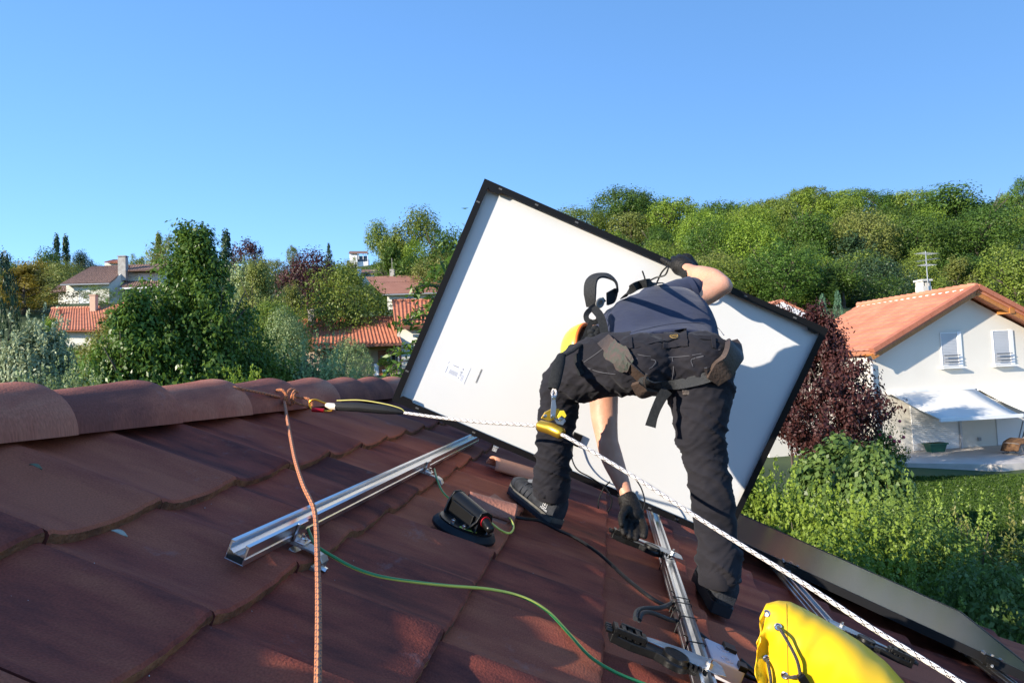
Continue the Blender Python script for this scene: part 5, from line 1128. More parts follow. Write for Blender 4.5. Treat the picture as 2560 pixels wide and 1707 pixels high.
pcable('lead', [(1432, 1110, .0), (1430, 1145, -.02), (1445, 1175, -.04), (1480, 1195, -.06), (1515, 1222, -.08), (1530, 1250, -.09), (1520, 1278, -.09), (1500, 1282, -.08), (1496, 1255, -.07), (1508, 1222, -.06), (1525, 1203, -.05)])
pcable('lead', [(1588, 1195, -.0), (1604, 1222, -.06), (1612, 1255, -.09), (1606, 1285, -.11), (1598, 1312, -.15)])
pcable('lead', [(1606, 678, -.03), (1611, 692, -.05), (1616, 704, -.06), (1640, 694, -.10), (1662, 688, -.12), (1670, 672, -.13), (1668, 667, -.12), (1655, 680, -.10), (1646, 698, -.08), (1640, 712, -.05)], .0038)
# ---- hooded tiles
M_ter = mat('bright_terracotta', (.52, .22, .13), .55, c2=(.60, .28, .17), scale=6, bump=.15, bscale=60); M_hood = mat('hood_clay', (.30, .11, .075), .7, c2=(.40, .17, .11), scale=10, bump=.4, bscale=120)
def hood(label, pa, pb, ra, rb, m_, open_end=True, name='hooded_tile'):
    A_ = rp(*pa); B_ = rp(*pb); T_ = Thing(name, (A_ + B_) / 2, label, 'roof tile'); d = nrm(B_ - A_); up_ = nrm(DN - d * (DN @ d)); sd_ = np.cross(d, up_); m = MB(); L = np.linalg.norm(B_ - A_); vs = []; n_ = 16
    for (u, rs) in ((0, 1), (.08, 1), (.5, 1), (.92, 1), (.97, 1.02), (1, .96)):
        R_ = (ra + (rb - ra) * u) * rs
        for k in range(n_ + 1):
            th = math.pi * k / n_; vs.append(A_ + d * L * u + sd_ * math.cos(th) * R_ + up_ * (math.sin(th) * R_ * .95))
    n1 = n_ + 1; m.add(vs, [(a_ * n1 + b_, a_ * n1 + b_ + 1, (a_ + 1) * n1 + b_ + 1, (a_ + 1) * n1 + b_) for a_ in range(5) for b_ in range(n_)])
    o_ = T_.part('hood', m, m_, smooth=True); s_ = o_.modifiers.new('s', 'SOLIDIFY'); s_.thickness = .009; s_.offset = -1
    return T_, A_, B_, d, up_, sd_
hood('bright orange half round tile lying by the panel behind the left shoe', (1226, 1166, .045), (1378, 1212, .035), .052, .056, M_ter, name='half_round_tile')
T_, A_, B_, d_, up_, sd_ = hood('brown hooded tile from which the black cable comes out, behind the suction lifter', (1165, 1258, .03), (1282, 1297, .035), .046, .056, M_hood)
m = MB(); m.prism([rp(1165, 1275, .012), rp(1235, 1238, .012), rp(1300, 1285, .022), rp(1250, 1325, .022)], (0, 0, 0), DN * .010); bevel(T_.part('base_plate', m, M_hood), .004)
m = MB(); c_ = rp(1238, 1122, .10); m.box(c_, .022, .03, .02, AX); m.box(c_ + DN * .012, .028, .012, .003, AX); solo('rail_end_clip', bevel and m, M_alud, 'small metal clip showing under the lower frame of the white panel', 'clip')
# ---- suction lifter
s_, r_ = rsr(1157, 1330, .03); c_ = rf(s_, r_, .030); sl = Thing('suction_lifter', c_, 'black suction cup lifter with a round rubber pad standing on the tiles', 'suction lifter'); hx = nrm(.73 * DS - .68 * DR); hy = np.cross(DN, hx)
m = MB(); m.lathe(c_, DN, [(.094, .0), (.100, .004), (.101, .012), (.094, .022), (.088, .027), (.0, .027)], 48); sl.part('rubber_pad', m, M_rub, smooth=True)
m = MB(); m.lathe(c_ + DN * .0272, DN, [(.084, 0), (.084, .004), (.078, .006), (.0, .006)], 40); sl.part('base_ring', m, M_blkpl, smooth=True)
YL = mat('yellow_green_label', (.62, .66, .12), .5); m = MB()
for a0, a1 in ((2.6, 3.5), (-.9, -.2), (.9, 1.6)):
    n_ = 8; vs = []
    for i in range(n_ + 1):
        th = a0 + (a1 - a0) * i / n_
        for R_ in (.066, .082): vs.append(c_ + DN * .0342 + R_ * (math.cos(th) * hx + math.sin(th) * hy))
    m.add(vs, [(2 * i, 2 * i + 2, 2 * i + 3, 2 * i + 1) for i in range(n_)])
sl.part('label', m, YL)
H0 = c_ + DN * .074 - hx * .082; H1 = c_ + DN * .070 + hx * .072
m = MB(); m.cyl(H0, H1, .0255, n=24); 
sl.part('handle', m, M_blkpl, smooth=True)
m = MB()
for P, sg_ in ((H0, -1), (H1, 1)):
    o_ = P; w0, w1 = .030, .060; b0 = c_ + DN * .032 + hx * sg_ * .062
    m.prism([b0 - hy * w1 * .8, b0 + hy * w1 * .8, o_ + hy * w0 - DN * .005, o_ + hy * w0 * .7 + DN * .022, o_ + DN * .028, o_ - hy * w0 * .7 + DN * .022, o_ - hy * w0 - DN * .005], -hx * .003, hx * .003)
m.box(c_ + DN * .05, .12, .07, .05, (hx, hy, DN)); 
for q_ in (-1, 1): m.prism([H1 + hx * .003 - DN * .01 + hy * q_ * .02, c_ + DN * .035 + hx * .085 + hy * q_ * .028, c_ + DN * .035 + hx * .060 + hy * q_ * .028], hy * -.002, hy * .002)
bevel(sl.part('handle_bracket', m, M_blkpl), .0015)
m = MB(); m.cyl(H1 + hx * .006, H1 + hx * .034 - DN * .008, .0135, n=20); m.ball(H1 + hx * .034 - DN * .008, .0135, 14); sl.part('pump_plunger', m, M_blkpl, smooth=True)
RD = mat('red_ring', (.45, .01, .02), .4); m = MB(); m.cyl(H1 + hx * .003, H1 + hx * .008, .0165, n=20); m.cyl(H0 - hx * .004, H0 - hx * .007, .016, n=20); sl.part('red_ring', m, RD, smooth=True)
for (ca, cb_) in ((-.076, .0), (.070, .03), (.02, -.066), (.055, -.05)):
    m = MB(); P = c_ + hx * ca + hy * cb_ + DN * .033; m.cyl(P, P + DN * .008, .007, n=12); m.cyl(P + DN * .008, P + DN * .012, .004, n=8); sl.part('bolt', m, M_steel, smooth=True)
# ---- yellow bag
def bag():
    T_ = Thing('equipment_bag', rp(2040, 1700, .01), 'yellow pvc kit bag with a black drawcord lying on the tiles, lower right', 'bag')
    sec = [(1893, 1600, 1740, .018, 1.50), (1899, 1545, 1790, .035, 1.52), (1916, 1508, 1830, .055, 1.545), (1945, 1500, 1850, .085, 1.56), (1976, 1503, 1868, .105, 1.57), (2010, 1519, 1885, .120, 1.57), (2050, 1541, 1900, .13, 1.57), (2100, 1570, 1920, .135, 1.56), (2150, 1602, 1935, .135, 1.55), (2215, 1653, 1950, .13, 1.54), (2262, 1706, 1955, .12, 1.53), (2310, 1770, 1950, .10, 1.52), (2345, 1830, 1930, .06, 1.52)]
    S_ = np.array(sec, float); tt = np.linspace(0, len(sec) - 1, 60); nn = 56; vs = []; m = MB()
    for t in tt:
        i = min(int(t), len(sec) - 2); f_ = t - i; f2 = f_; x, y0, y1, th, dc_ = S_[i] * (1 - f2) + S_[i + 1] * f2
        for k in range(nn):
            a_ = 2 * math.pi * k / nn; ca, sa = math.cos(a_), math.sin(a_); yy = (y0 + y1) / 2 - (y1 - y0) / 2 * np.sign(sa) * abs(sa) ** .72
            dd = dc_ - th * np.sign(ca) * abs(ca) ** .72
            fold = math.exp(-(t / 3.2) ** 2); cr = mnoise.noise(Vector((t * .25, a_ * 2.2, 3.1))) * .018 * fold + math.sin(a_ * 9 + t * .4) * .006 * fold + mnoise.noise(Vector((x * .012, yy * .010, 1.))) * .007 + max(0, mnoise.noise(Vector((x * .03 + yy * .02, yy * .008, 5.)))) ** 1.5 * .010
            vs.append(at(x + mnoise.noise(Vector((yy * .02, 0, t))) * 9 * fold, yy, dd + cr))
    fs = [(i * nn + k, i * nn + (k + 1) % nn, (i + 1) * nn + (k + 1) % nn, (i + 1) * nn + k) for i in range(len(tt) - 1) for k in range(nn)]
    fs.append(tuple((len(tt) - 1) * nn + k for k in range(nn))); m.add(vs, fs)
    M_y = mat('yellow_pvc', (.88, .53, .008), .38, bump=.12, bscale=9, spec=.4); body = T_.part('bag_body', m, M_y, smooth=True, angle=80)
    s_ = body.modifiers.new('s', 'SOLIDIFY'); s_.thickness = .002; s_.offset = -1
    from mathutils.bvhtree import BVHTree
    bvh = BVHTree.FromPolygons([Vector(v) for v in vs], fs)
    def sn(x, y, o_=.004):
        dr = nrm(wd([x - CX, y - CY, F])); h = bvh.ray_cast(Vector(CAM.tolist()), Vector(dr.tolist())); P = np.array(h[0]) if h[0] else at(x, y, 1.5); return P - dr * o_, (np.array(h[1]) if h[0] else -dr)
    for x, y in ((1917, 1533), (1945, 1566), (1916, 1645), (1962, 1687)):
        P, n_ = sn(x, y, .002); n_ = n_ if n_ @ (CAM - P) > 0 else -n_; g_ = MB(); g_.lathe(P, n_, [(.0040, 0), (.0042, .002), (.0062, .0026), (.0080, .0015), (.0084, 0)], 20, cap=False); g_.lathe(P, n_, [(.0040, .0004), (.0, .0003)], 16, cap=False); T_.part('eyelet', g_, M_steel, smooth=True)
    M_cord = ropemat('black_cord', (.018, .016, .015), (.06, .055, .05), 90.)
    c1 = MB(); c1.tube(catmull([sn(x, y, o_)[0] for x, y, o_ in ((1945, 1566, 0), (1958, 1584, .02), (1976, 1615, .022), (1992, 1648, .02), (1999, 1676, .016), (2000, 1692, .012))], 8), .0034, 10); T_.part('drawcord', c1, M_cord, smooth=True)
    c1 = MB(); c1.tube(catmull([sn(x, y, o_)[0] for x, y, o_ in ((1962, 1687, 0), (1975, 1692, .012), (1990, 1690, .014), (2000, 1692, .014))], 6), .0034, 10); T_.part('drawcord', c1, M_cord, smooth=True)
    c1 = MB(); c1.tube(catmull([sn(x, y, o_)[0] for x, y, o_ in ((1916, 1645, 0), (1921, 1662, .012), (1926, 1690, .014), (1928, 1720, .012))], 6), .0034, 10); T_.part('drawcord', c1, M_cord, smooth=True)
    P, n_ = sn(2010, 1702, .012); g_ = MB(); g_.box(P, .018, .034, .014, (nrm(wd([.8, -.5, 0])), nrm(wd([.5, .8, 0])), wd([0, 0, 1]))); bevel(T_.part('cord_lock', g_, M_blkpl), .003)
    st = MB(); st.tube([sn(1966 + (y - 1503) * .02, y, .0006)[0] for y in range(1508, 1760, 8)], .0011, 5); T_.part('hem_seam', st, mat('dark_yellow_thread', (.45, .27, .01), .8))
bag()
# ---- bits lying on the tiles
def leafbit(label, px, py, L, c, nm):
    P = rp(px, py, .034); m = MB(); a_ = nrm(DS + .3 * DR); b_ = np.cross(DN, a_)
    m.grid(lambda u, v: P + a_ * L * (u - .5) + b_ * L * .55 * (v - .5) * math.sin(math.pi * min(max(u, .05), .97)) + DN * (.003 + .0025 * math.sin(u * 4) + .004 * abs(v - .5)), 8, 4)
    o_ = solo('fallen_leaf', m, mat(nm, c, .8, c2=tuple(x * .7 for x in c), scale=90), label, 'leaf', smooth=True); o_.modifiers.new('s', 'SOLIDIFY').thickness = .0008
leafbit('small pale grey dead leaf on the tiles left of the rail end', 297, 1337, .030, (.42, .38, .30), 'dead_leaf_grey')
leafbit('tiny grey green leaf on an upper tile near the left edge', 88, 1170, .026, (.13, .14, .08), 'dead_leaf_green')
leafbit('small dry leaf scrap on the ridge tile', 566, 1015, .016, (.20, .16, .12), 'dead_leaf_brown')
rg = random.Random(21); m = MB()
for i in range(110):
    x = rg.uniform(0, 1900); y = rg.uniform(1150, 1707)
    a_, b_ = rsr(x, y, .02)
    fr_ = ((a_ - S0) / GA) % 1; t_ = .004 + .020 * fr_ + wprof((b_ - PH) % NW) + .001; m.ball(rf(a_, b_, t_), rg.uniform(.0006, .0016), 5)
tag(mk('tile_grit', m.mesh('tile_grit'), mat('pale_grit', (.42, .40, .38), .9)), kind='stuff')
# ================================================================ the man
from mathutils.bvhtree import BVHTree
MAN = at(1640, 1400, 2.35); MAN[2] = rf(.3, 2.35)[2]
def remesh(mb, vox=.009, smooth=8, disp=None, mask=None):
    me = mb.mesh('tmp'); ob = bpy.data.objects.new('tmp', me); col.objects.link(ob)
    r_ = ob.modifiers.new('r', 'REMESH'); r_.mode = 'VOXEL'; r_.voxel_size = vox; r_.adaptivity = 0
    s_ = ob.modifiers.new('s', 'SMOOTH'); s_.iterations = smooth; s_.factor = .6
    dg = bpy.context.evaluated_depsgraph_get(); out = bpy.data.meshes.new_from_object(ob.evaluated_get(dg)); bpy.data.objects.remove(ob)
    if disp:
        out.update(); co = [np.array(v.co) for v in out.vertices]; no = [np.array(v.normal) for v in out.vertices]
        for v, c, n_ in zip(out.vertices, co, no):
            v.co = Vector((c + n_ * disp(c)).tolist())
    out.polygons.foreach_set('use_smooth', [True] * len(out.polygons)); out.update(); return out
def finish(name, me, m_, parent, loc):
    co = np.empty(len(me.vertices) * 3, np.float32); me.vertices.foreach_get('co', co); co = co.reshape(-1, 3) - np.array(loc, np.float32); me.vertices.foreach_set('co', co.ravel()); me.update(); me.name = name
    me.materials.clear(); return mk(name, me, m_, parent)
def chain(m, pts, k=6, n=16, flat=1.):
    """pts: (px, py, depth, radius in photo pixels) -> tapered solid with round ends"""
    P = catmull([np.append(at(x, y, d), r_ * d / F) for x, y, d, r_ in pts], k); C_ = [p[:3] for p in P]; R_ = [p[3] for p in P]
    m.tube(C_, R_, n, flat=flat); m.ball(C_[0], R_[0] * .98, n); m.ball(C_[-1], R_[-1] * .98, n)
def loft(m, secs, n=28, k=6):
    """secs: (centre, half-width vector, half-depth vector)"""
    Z = catmull([np.concatenate(s_) for s_ in secs], k); vs = []
    for q_ in Z:
        for i in range(n):
            t = 2 * math.pi * i / n; c, s_ = math.cos(t), math.sin(t); vs.append(q_[:3] + q_[3:6] * np.sign(c) * abs(c) ** .85 + q_[6:9] * np.sign(s_) * abs(s_) ** .85)
    fs = [(a * n + b, a * n + (b + 1) % n, (a + 1) * n + (b + 1) % n, (a + 1) * n + b) for a in range(len(Z) - 1) for b in range(n)]
    fs += [tuple(range(n - 1, -1, -1)), tuple((len(Z) - 1) * n + i for i in range(n))]; m.add(vs, fs)
def clothmat(name, c, c2, rough=.85, weave=900, fine=.25, big=.5, sheen=.25):
    m = mat(name, c, rough, c2=c2, scale=6, detail=6); n = m.node_tree.nodes; l = m.node_tree.links; b = n['Principled BSDF']; b.inputs['Sheen Weight'].default_value = sheen; b.inputs['Specular IOR Level'].default_value = .2
    tc = n['Texture Coordinate']; t = n.new('ShaderNodeTexNoise'); t.inputs['Scale'].default_value = 26; t.inputs['Detail'].default_value = 3; mp = n.new('ShaderNodeMapping'); mp.inputs['Scale'].default_value = (.35, .35, 1.0); l.new(tc.outputs['Object'], mp.inputs[0]); l.new(mp.outputs[0], t.inputs[0])
    w_ = n.new('ShaderNodeTexNoise'); w_.inputs['Scale'].default_value = weave; l.new(tc.outputs['Object'], w_.inputs[0])
    b1 = n.new('ShaderNodeBump'); b1.inputs['Strength'].default_value = big; b1.inputs['Distance'].default_value = .012; l.new(t.outputs[0], b1.inputs['Height'])
    b2 = n.new('ShaderNodeBump'); b2.inputs['Strength'].default_value = fine; b2.inputs['Distance'].default_value = .001; l.new(w_.outputs[0], b2.inputs['Height']); l.new(b1.outputs[0], b2.inputs['Normal']); l.new(b2.outputs[0], b.inputs['Normal']); return m
M_tro = clothmat('charcoal_trousers', (.012, .0115, .0155), (.020, .0185, .023), sheen=.05); M_shirt = clothmat('navy_tshirt', (.020, .026, .054), (.027, .034, .066), big=.4, sheen=.12)
def skinmat():
    m = mat('skin', (.58, .27, .17), .5, c2=(.66, .34, .22), scale=14, bump=.12, bscale=160); m.node_tree.nodes['Principled BSDF'].inputs['Subsurface Weight'].default_value = .12; m.node_tree.nodes['Principled BSDF'].inputs['Subsurface Scale'].default_value = .01; return m
M_skin = skinmat(); M_glove = mat('black_glove', (.005, .005, .005), .6, c2=(.012, .010, .009), spec=.3, scale=20, bump=.5, bscale=120); M_shoe = mat('dark_shoe', (.012, .014, .019), .75, c2=(.035, .038, .046), spec=.3, scale=30, bump=.4, bscale=240)
M_sole = mat('shoe_sole', (.012, .015, .022), .6); M_mid = mat('shoe_midsole', (.13, .12, .10), .6, c2=(.04, .04, .038), scale=18); M_web = mat('black_webbing', (.013, .014, .015), .8, c2=(.022, .023, .024), spec=.2, scale=120, bump=.5, bscale=500)
M_lea = mat('dark_leather', (.035, .028, .024), .55, c2=(.085, .055, .04), scale=9, bump=.3, bscale=120); M_pad = mat('worn_pad', (.085, .055, .05), .85, c2=(.05, .06, .045), scale=60, bump=.3, bscale=300)
# joints -------------------------------------------------------------
Lsh, Lel, Lwr = (1508, 915, 2.82), (1518, 1108, 2.74), (1571, 1243, 2.62)
Rsh, Rel, Rwr = (1690, 752, 2.80), (1800, 712, 2.80), (1722, 677, 2.98)
# skin body: one continuous figure ------------------------------------
b_ = MB()
def sec(px, py, d, a_, bt, phi, sp):
    f_ = math.radians(phi); av = wd([math.cos(f_), -math.sin(f_), 0]); sp = nrm(sp); av = nrm(av - sp * (av @ sp)); bv = np.cross(sp, av); bv = bv if bv[2] > 0 else -bv; return (at(px, py, d), av * a_, bv * bt)
spine = wd([-.10, -.36, .92])
def torso(g):     # g widens it for the shirt
    return [sec(1668, 918, 2.34, .150 * g, .06 * g, 0, spine), sec(1660, 895, 2.44, .160 * g, .075 * g, 4, spine), sec(1650, 856, 2.55, .175 * g, .095 * g, 10, spine), sec(1632, 815, 2.67, .188 * g, .118 * g, 20, spine), sec(1612, 800, 2.79, .180 * g, .105 * g, 30, spine), sec(1590, 812, 2.88, .13 * g, .085 * g, 36, spine)]
loft(b_, torso(.86)); chain(b_, [(1592, 815, 2.86, 48), (1550, 826, 2.92, 36), (1510, 838, 2.93, 34), (1478, 846, 2.92, 40)])
b_.ball(at(1470, 878, 2.90), (.076, .072, .070), 20, ax=(wd([.3, -.2, .9]), nrm(np.cross(wd([.3, -.2, .9]), wd([-.9, .3, .35]))), nrm(wd([-.9, .3, .35])))); b_.ball(at(1462, 905, 2.93), (.035, .04, .045), 14)
chain(b_, [(1700, 775, 2.78, 36), (1740, 745, 2.80, 33), (1776, 727, 2.80, 31), (1803, 713, 2.795, 27)]); chain(b_, [(1800, 712, 2.80, 27), (1780, 699, 2.84, 29), (1755, 689, 2.90, 25), (1732, 681, 2.96, 19), (1716, 672, 3.0, 17)])
b_.ball(at(1812, 716, 2.79), .034, 12)
chain(b_, [(1530, 880, 2.82, 40), (1511, 960, 2.82, 38), (1510, 1030, 2.80, 35), (1515, 1080, 2.77, 30), (1520, 1112, 2.745, 27)]); chain(b_, [(1519, 1108, 2.745, 28), (1530, 1145, 2.72, 28), (1548, 1190, 2.68, 23), (1566, 1235, 2.63, 17), (1574, 1262, 2.60, 16)])
# legs inside the trousers so the body is whole
chain(b_, [(1610, 915, 2.32, 62), (1500, 925, 2.42, 60), (1400, 965, 2.52, 42), (1388, 1080, 2.54, 34), (1378, 1225, 2.56, 26)]); chain(b_, [(1735, 918, 2.30, 62), (1748, 1010, 2.28, 62), (1765, 1165, 2.24, 40), (1788, 1300, 2.22, 36), (1795, 1440, 2.20, 24)])
b_.ball(at(1672, 908, 2.32), (.15, .09, .07), 18)
body = finish('person', remesh(b_, .008, 7), M_skin, None, MAN); body.location = tuple(map(float, MAN))
tag(body, 'man bent over in navy t-shirt, dark work trousers and harness holding the big panel', 'person'); MAN_ = body
def mpart(name, mb, m_, smooth=True, parent=None, angle=50, label=None):
    me = mb.mesh(name, MAN, smooth, angle) if isinstance(mb, MB) else mb; o_ = mk(name, me, m_, parent or body)
    if label: o_['label'] = label
    return o_
# trousers -------------------------------------------------------------
t_ = MB()
loft(t_, [sec(1665, 892, 2.39, .182, .096, 0, wd([-.1, -.35, .9])), sec(1667, 903, 2.33, .195, .100, 0, wd([-.1, -.3, .9])), sec(1670, 912, 2.27, .200, .095, -2, wd([0, -.2, .95])), sec(1676, 920, 2.23, .16, .07, -2, wd([0, -.1, .95]))])
t_.ball(at(1605, 907, 2.27), (.120, .11, .098), 20); t_.ball(at(1746, 901, 2.26), (.122, .115, .098), 20); t_.ball(at(1674, 905, 2.28), (.15, .10, .09), 18)
chain(t_, [(1625, 912, 2.32, 78), (1560, 910, 2.36, 80), (1495, 917, 2.42, 78), (1440, 940, 2.48, 70), (1404, 968, 2.51, 54), (1398, 1010, 2.53, 49), (1391, 1070, 2.54, 46), (1386, 1120, 2.54, 44), (1380, 1172, 2.55, 43), (1376, 1215, 2.555, 45)], n=24)
chain(t_, [(1735, 912, 2.29, 80), (1748, 950, 2.28, 84), (1751, 1004, 2.27, 77), (1751, 1077, 2.25, 64), (1762, 1130, 2.24, 54), (1766, 1170, 2.235, 51), (1780, 1240, 2.225, 54), (1787, 1306, 2.22, 51), (1795, 1364, 2.21, 51), (1798, 1400, 2.205, 54), (1794, 1432, 2.20, 48)], n=24)
kneeL = at(1400, 965, 2.5); kneeR = at(1760, 1120, 2.24); hemL = at(1378, 1240, 2.56); hemR = at(1795, 1456, 2.2)
def tdisp(c):
    x = c @ M3[:, 0] if False else c[0]; z = c[2]; q1 = mnoise.noise(Vector((c[0] * 7, c[1] * 5, (z + .55 * c[0] + .2 * c[1]) * 21))); q2 = mnoise.noise(Vector((c[0] * 16 + 3, c[1] * 10, z * 45 - c[0] * 30))); q3 = mnoise.noise(Vector((c[0] * 30 + z * 25, c[1] * 8, z * 12 + 9)))
    hl = max(0, 1 - abs(z - hemL[2] - .04) / .10) if c[0] < kneeL[0] + .2 else max(0, 1 - abs(z - hemR[2] - .05) / .12)
    kr = max(0, 1 - abs(z - kneeR[2]) / .16) + max(0, 1 - abs(z - kneeL[2]) / .10)
    thigh = 1 if z > kneeR[2] + .05 else .55
    r1 = 1 - abs(q1) * 2.6; r2 = 1 - abs(q2) * 2.4
    s1_ = max(0, 1 - abs(q1) * 3.2) ** 1.6; s2_ = max(0, 1 - abs(q2) * 3.2) ** 1.5
    return (.0095 * s1_ + .0042 * s2_ - .003) * (.45 + .55 * min(1.6, kr + hl * 1.6) + .1 * thigh) + q3 * .004
tro = mpart('trousers', None, None) if False else finish('trousers', remesh(t_, .0065, 6, tdisp), M_tro, body, MAN)
# rolled hems
for (c_, ax_, rx) in ((hemL, at(1382, 1200, 2.555) - hemL, 45), (hemR, at(1794, 1410, 2.2) - hemR, 44)):
    h_ = MB(); d_ = nrm(ax_); R_ = rx * 2.4 / F if rx == 45 else rx * 2.2 / F; n_ = 36; vs = []
    a1, b1, _ = frame_from(d_, wd([0, 0, 1]))
    for (u, rs) in ((-.004, .93), (-.006, 1.0), (.0, 1.04), (.03, 1.05), (.05, 1.0), (.07, .90)):
        for k in range(n_):
            t = 2 * math.pi * k / n_; wv = 1 + .05 * math.sin(3 * t + u * 30) + .03 * math.sin(7 * t + u * 50); vs.append(c_ + d_ * u + R_ * rs * wv * (math.cos(t) * a1 + math.sin(t) * b1))
    h_.add(vs, [(i * n_ + k, i * n_ + (k + 1) % n_, (i + 1) * n_ + (k + 1) % n_, (i + 1) * n_ + k) for i in range(5) for k in range(n_)]); h_.add(vs[:n_], [tuple(range(n_))])
    mpart('trouser_hem', h_, M_tro, parent=tro)
# t-shirt ---------------------------------------------------------------
s_ = MB()
loft(s_, [sec(1668, 893, 2.31, .192, .100, 1, spine), sec(1667, 887, 2.35, .198, .106, 2, spine), sec(1663, 874, 2.41, .205, .114, 4, spine), sec(1654, 848, 2.50, .214, .134, 9, spine), sec(1636, 818, 2.63, .216, .146, 15, spine), sec(1612, 808, 2.76, .205, .134, 22, spine), sec(1592, 812, 2.88, .14, .095, 32, spine)])
chain(s_, [(1640, 780, 2.74, 66), (1680, 752, 2.78, 48), (1706, 735, 2.80, 42), (1728, 727, 2.80, 38)]); chain(s_, [(1560, 850, 2.78, 62), (1520, 890, 2.81, 50), (1510, 940, 2.82, 44)])
def sdisp(c):
    q1 = mnoise.noise(Vector((c[0] * 9 + c[2] * 6, c[1] * 4, c[2] * 12))); q2 = mnoise.noise(Vector((c[0] * 22, c[1] * 9, c[2] * 30 + c[0] * 18))); e = max(0, 1 - abs(c[0] - at(1500, 800, 2.6)[0]) / .14)
    return q1 * .007 + q2 * (.0022 + .009 * e)
shirt = finish('t_shirt', remesh(s_, .0075, 8, sdisp), M_shirt, body, MAN)
dgv = bpy.context.evaluated_depsgraph_get()
def bvh_of(o_):
    me = o_.data; return BVHTree.FromPolygons([Vector(v.co) + Vector(MAN.tolist()) for v in me.vertices], [tuple(p.vertices) for p in me.polygons])
BV = [bvh_of(tro), bvh_of(shirt), bvh_of(body)]
def snap(x, y, off=.004, only=None, dflt=2.25):
    dr = nrm(wd([x - CX, y - CY, F])); best = None
    for bv in (BV if only is None else [BV[only]]):
        h = bv.ray_cast(Vector(CAM.tolist()), Vector(dr.tolist()))
        if h[0] is not None and (best is None or h[3] < best[1]): best = (np.array(h[0]), h[3], np.array(h[1]))
    if best is None: P = at(x, y, dflt); return P, -dr
    n_ = best[2] if best[2] @ dr < 0 else -best[2]; return best[0] + n_ * off, n_
def ribbon(pts, w_, th=.0025, off=.004, only=None, nrmls=None, k=6):
    """flat strap over the snapped points; pts (px, py) or (px, py, depth)"""
    P = []; N_ = []
    for p in pts:
        if len(p) == 2: a_, n_ = snap(p[0], p[1], off, only)
        else: a_ = at(*p[:3]); n_ = nrm(wd(p[3])) if len(p) > 3 else -nrm(a_ - CAM)
        P.append(a_); N_.append(n_)
    C_ = catmull(P, k); NN = catmull(N_, k); m = MB(); vs = []; ww = w_ if hasattr(w_, '__len__') else [w_] * len(pts); WW = [float(np.interp(i / k, range(len(pts)), ww)) for i in range(len(C_))]
    for i, c in enumerate(C_):
        d = nrm(C_[min(i + 1, len(C_) - 1)] - C_[max(i - 1, 0)]); n_ = NN[i] - d * (NN[i] @ d); n_ = nrm(n_); s2_ = np.cross(d, n_); h_ = WW[i] / 2
        vs += [c + s2_ * h_ - n_ * th / 2, c + s2_ * h_ + n_ * th / 2, c - s2_ * h_ + n_ * th / 2, c - s2_ * h_ - n_ * th / 2]
    nC = len(C_); fs = [(4 * i + j, 4 * i + (j + 1) % 4, 4 * i + 4 + (j + 1) % 4, 4 * i + 4 + j) for i in range(nC - 1) for j in range(4)] + [(0, 1, 2, 3), tuple(4 * nC - 4 + j for j in (3, 2, 1, 0))]
    m.add(vs, fs); return m
def patch(poly, th=.003, off=.002, only=0):
    if len(poly) == 4 or True:
        # conform to the cloth: bilinear grid between two opposite chains
        h_ = len(poly) // 2; A_ = np.array(poly[:h_], float); B_ = np.array(poly[h_:][::-1], float); m = MB(); nu, nv = 10, 8; vs = []
        def along(Q, u):
            t = u * (len(Q) - 1); i = min(int(t), len(Q) - 2); return Q[i] + (Q[i + 1] - Q[i]) * (t - i)
        for lay in (off, off + th):
            for i in range(nu + 1):
                for j in range(nv + 1):
                    q = along(A_, i / nu) * (1 - j / nv) + along(B_, i / nu) * (j / nv); vs.append(snap(q[0], q[1], lay, only)[0])
        n1 = nv + 1; N1 = (nu + 1) * n1; fs = []
        for l_ in (0, 1):
            fs += [tuple(l_ * N1 + x for x in ((i * n1 + j), (i + 1) * n1 + j, (i + 1) * n1 + j + 1, i * n1 + j + 1)) for i in range(nu) for j in range(nv)]
        rim = [i * n1 for i in range(nu + 1)] + [nu * n1 + j for j in range(1, nv + 1)] + [i * n1 + nv for i in range(nu - 1, -1, -1)] + [j for j in range(nv - 1, 0, -1)]
        for a_, b2 in zip(rim, rim[1:] + rim[:1]): fs.append((a_, b2, N1 + b2, N1 + a_))
        return m.add(vs, fs)
    P = [snap(x, y, off, only) for x, y in poly]; n_ = nrm(sum(p[1] for p in P)); m = MB(); m.prism([p[0] for p in P], (0, 0, 0), n_ * th); return m
# shirt hem, waistband, pockets, seams ----------------------------------
mpart('hem_stitch', ribbon([(1525, 845), (1560, 838), (1600, 826), (1650, 815), (1700, 808), (1750, 808), (1790, 818), (1810, 838)], .0028, .0012, .0015, 1), M_shirt, parent=shirt)
mpart('sleeve_cuff', (lambda m: (m.tube([at(1722, 731, 2.80), at(1735, 726, 2.80)], [.064, .063], 24, cap=False), m)[1])(MB()), M_shirt, parent=shirt)
mpart('waistband', ribbon([(1545, 872), (1590, 868), (1640, 855), (1700, 848), (1750, 846), (1790, 852), (1815, 866)], .006, .0022, .001, 0), M_tro, parent=tro)
M_st = mat('grey_stitching', (.075, .075, .085), .8)
for pts in ([(1575, 882), (1620, 890), (1680, 893), (1740, 886), (1800, 874)], [(1680, 893), (1684, 920), (1680, 948)], [(1588, 896), (1636, 900), (1632, 915), (1622, 922)], [(1728, 898), (1760, 890), (1729, 898), (1732, 916)], [(1460, 905), (1490, 885), (1510, 870)], [(1470, 920), (1500, 930), (1540, 935)]):
    mpart('seam', ribbon(pts, .0022, .0012, .0018, 0), M_st, parent=tro)
for x in (1576, 1782):
    mpart('belt_loop', ribbon([(x, 845), (x + 1, 858), (x + 2, 872)], .013, .003, .004, 0), M_tro, parent=tro)
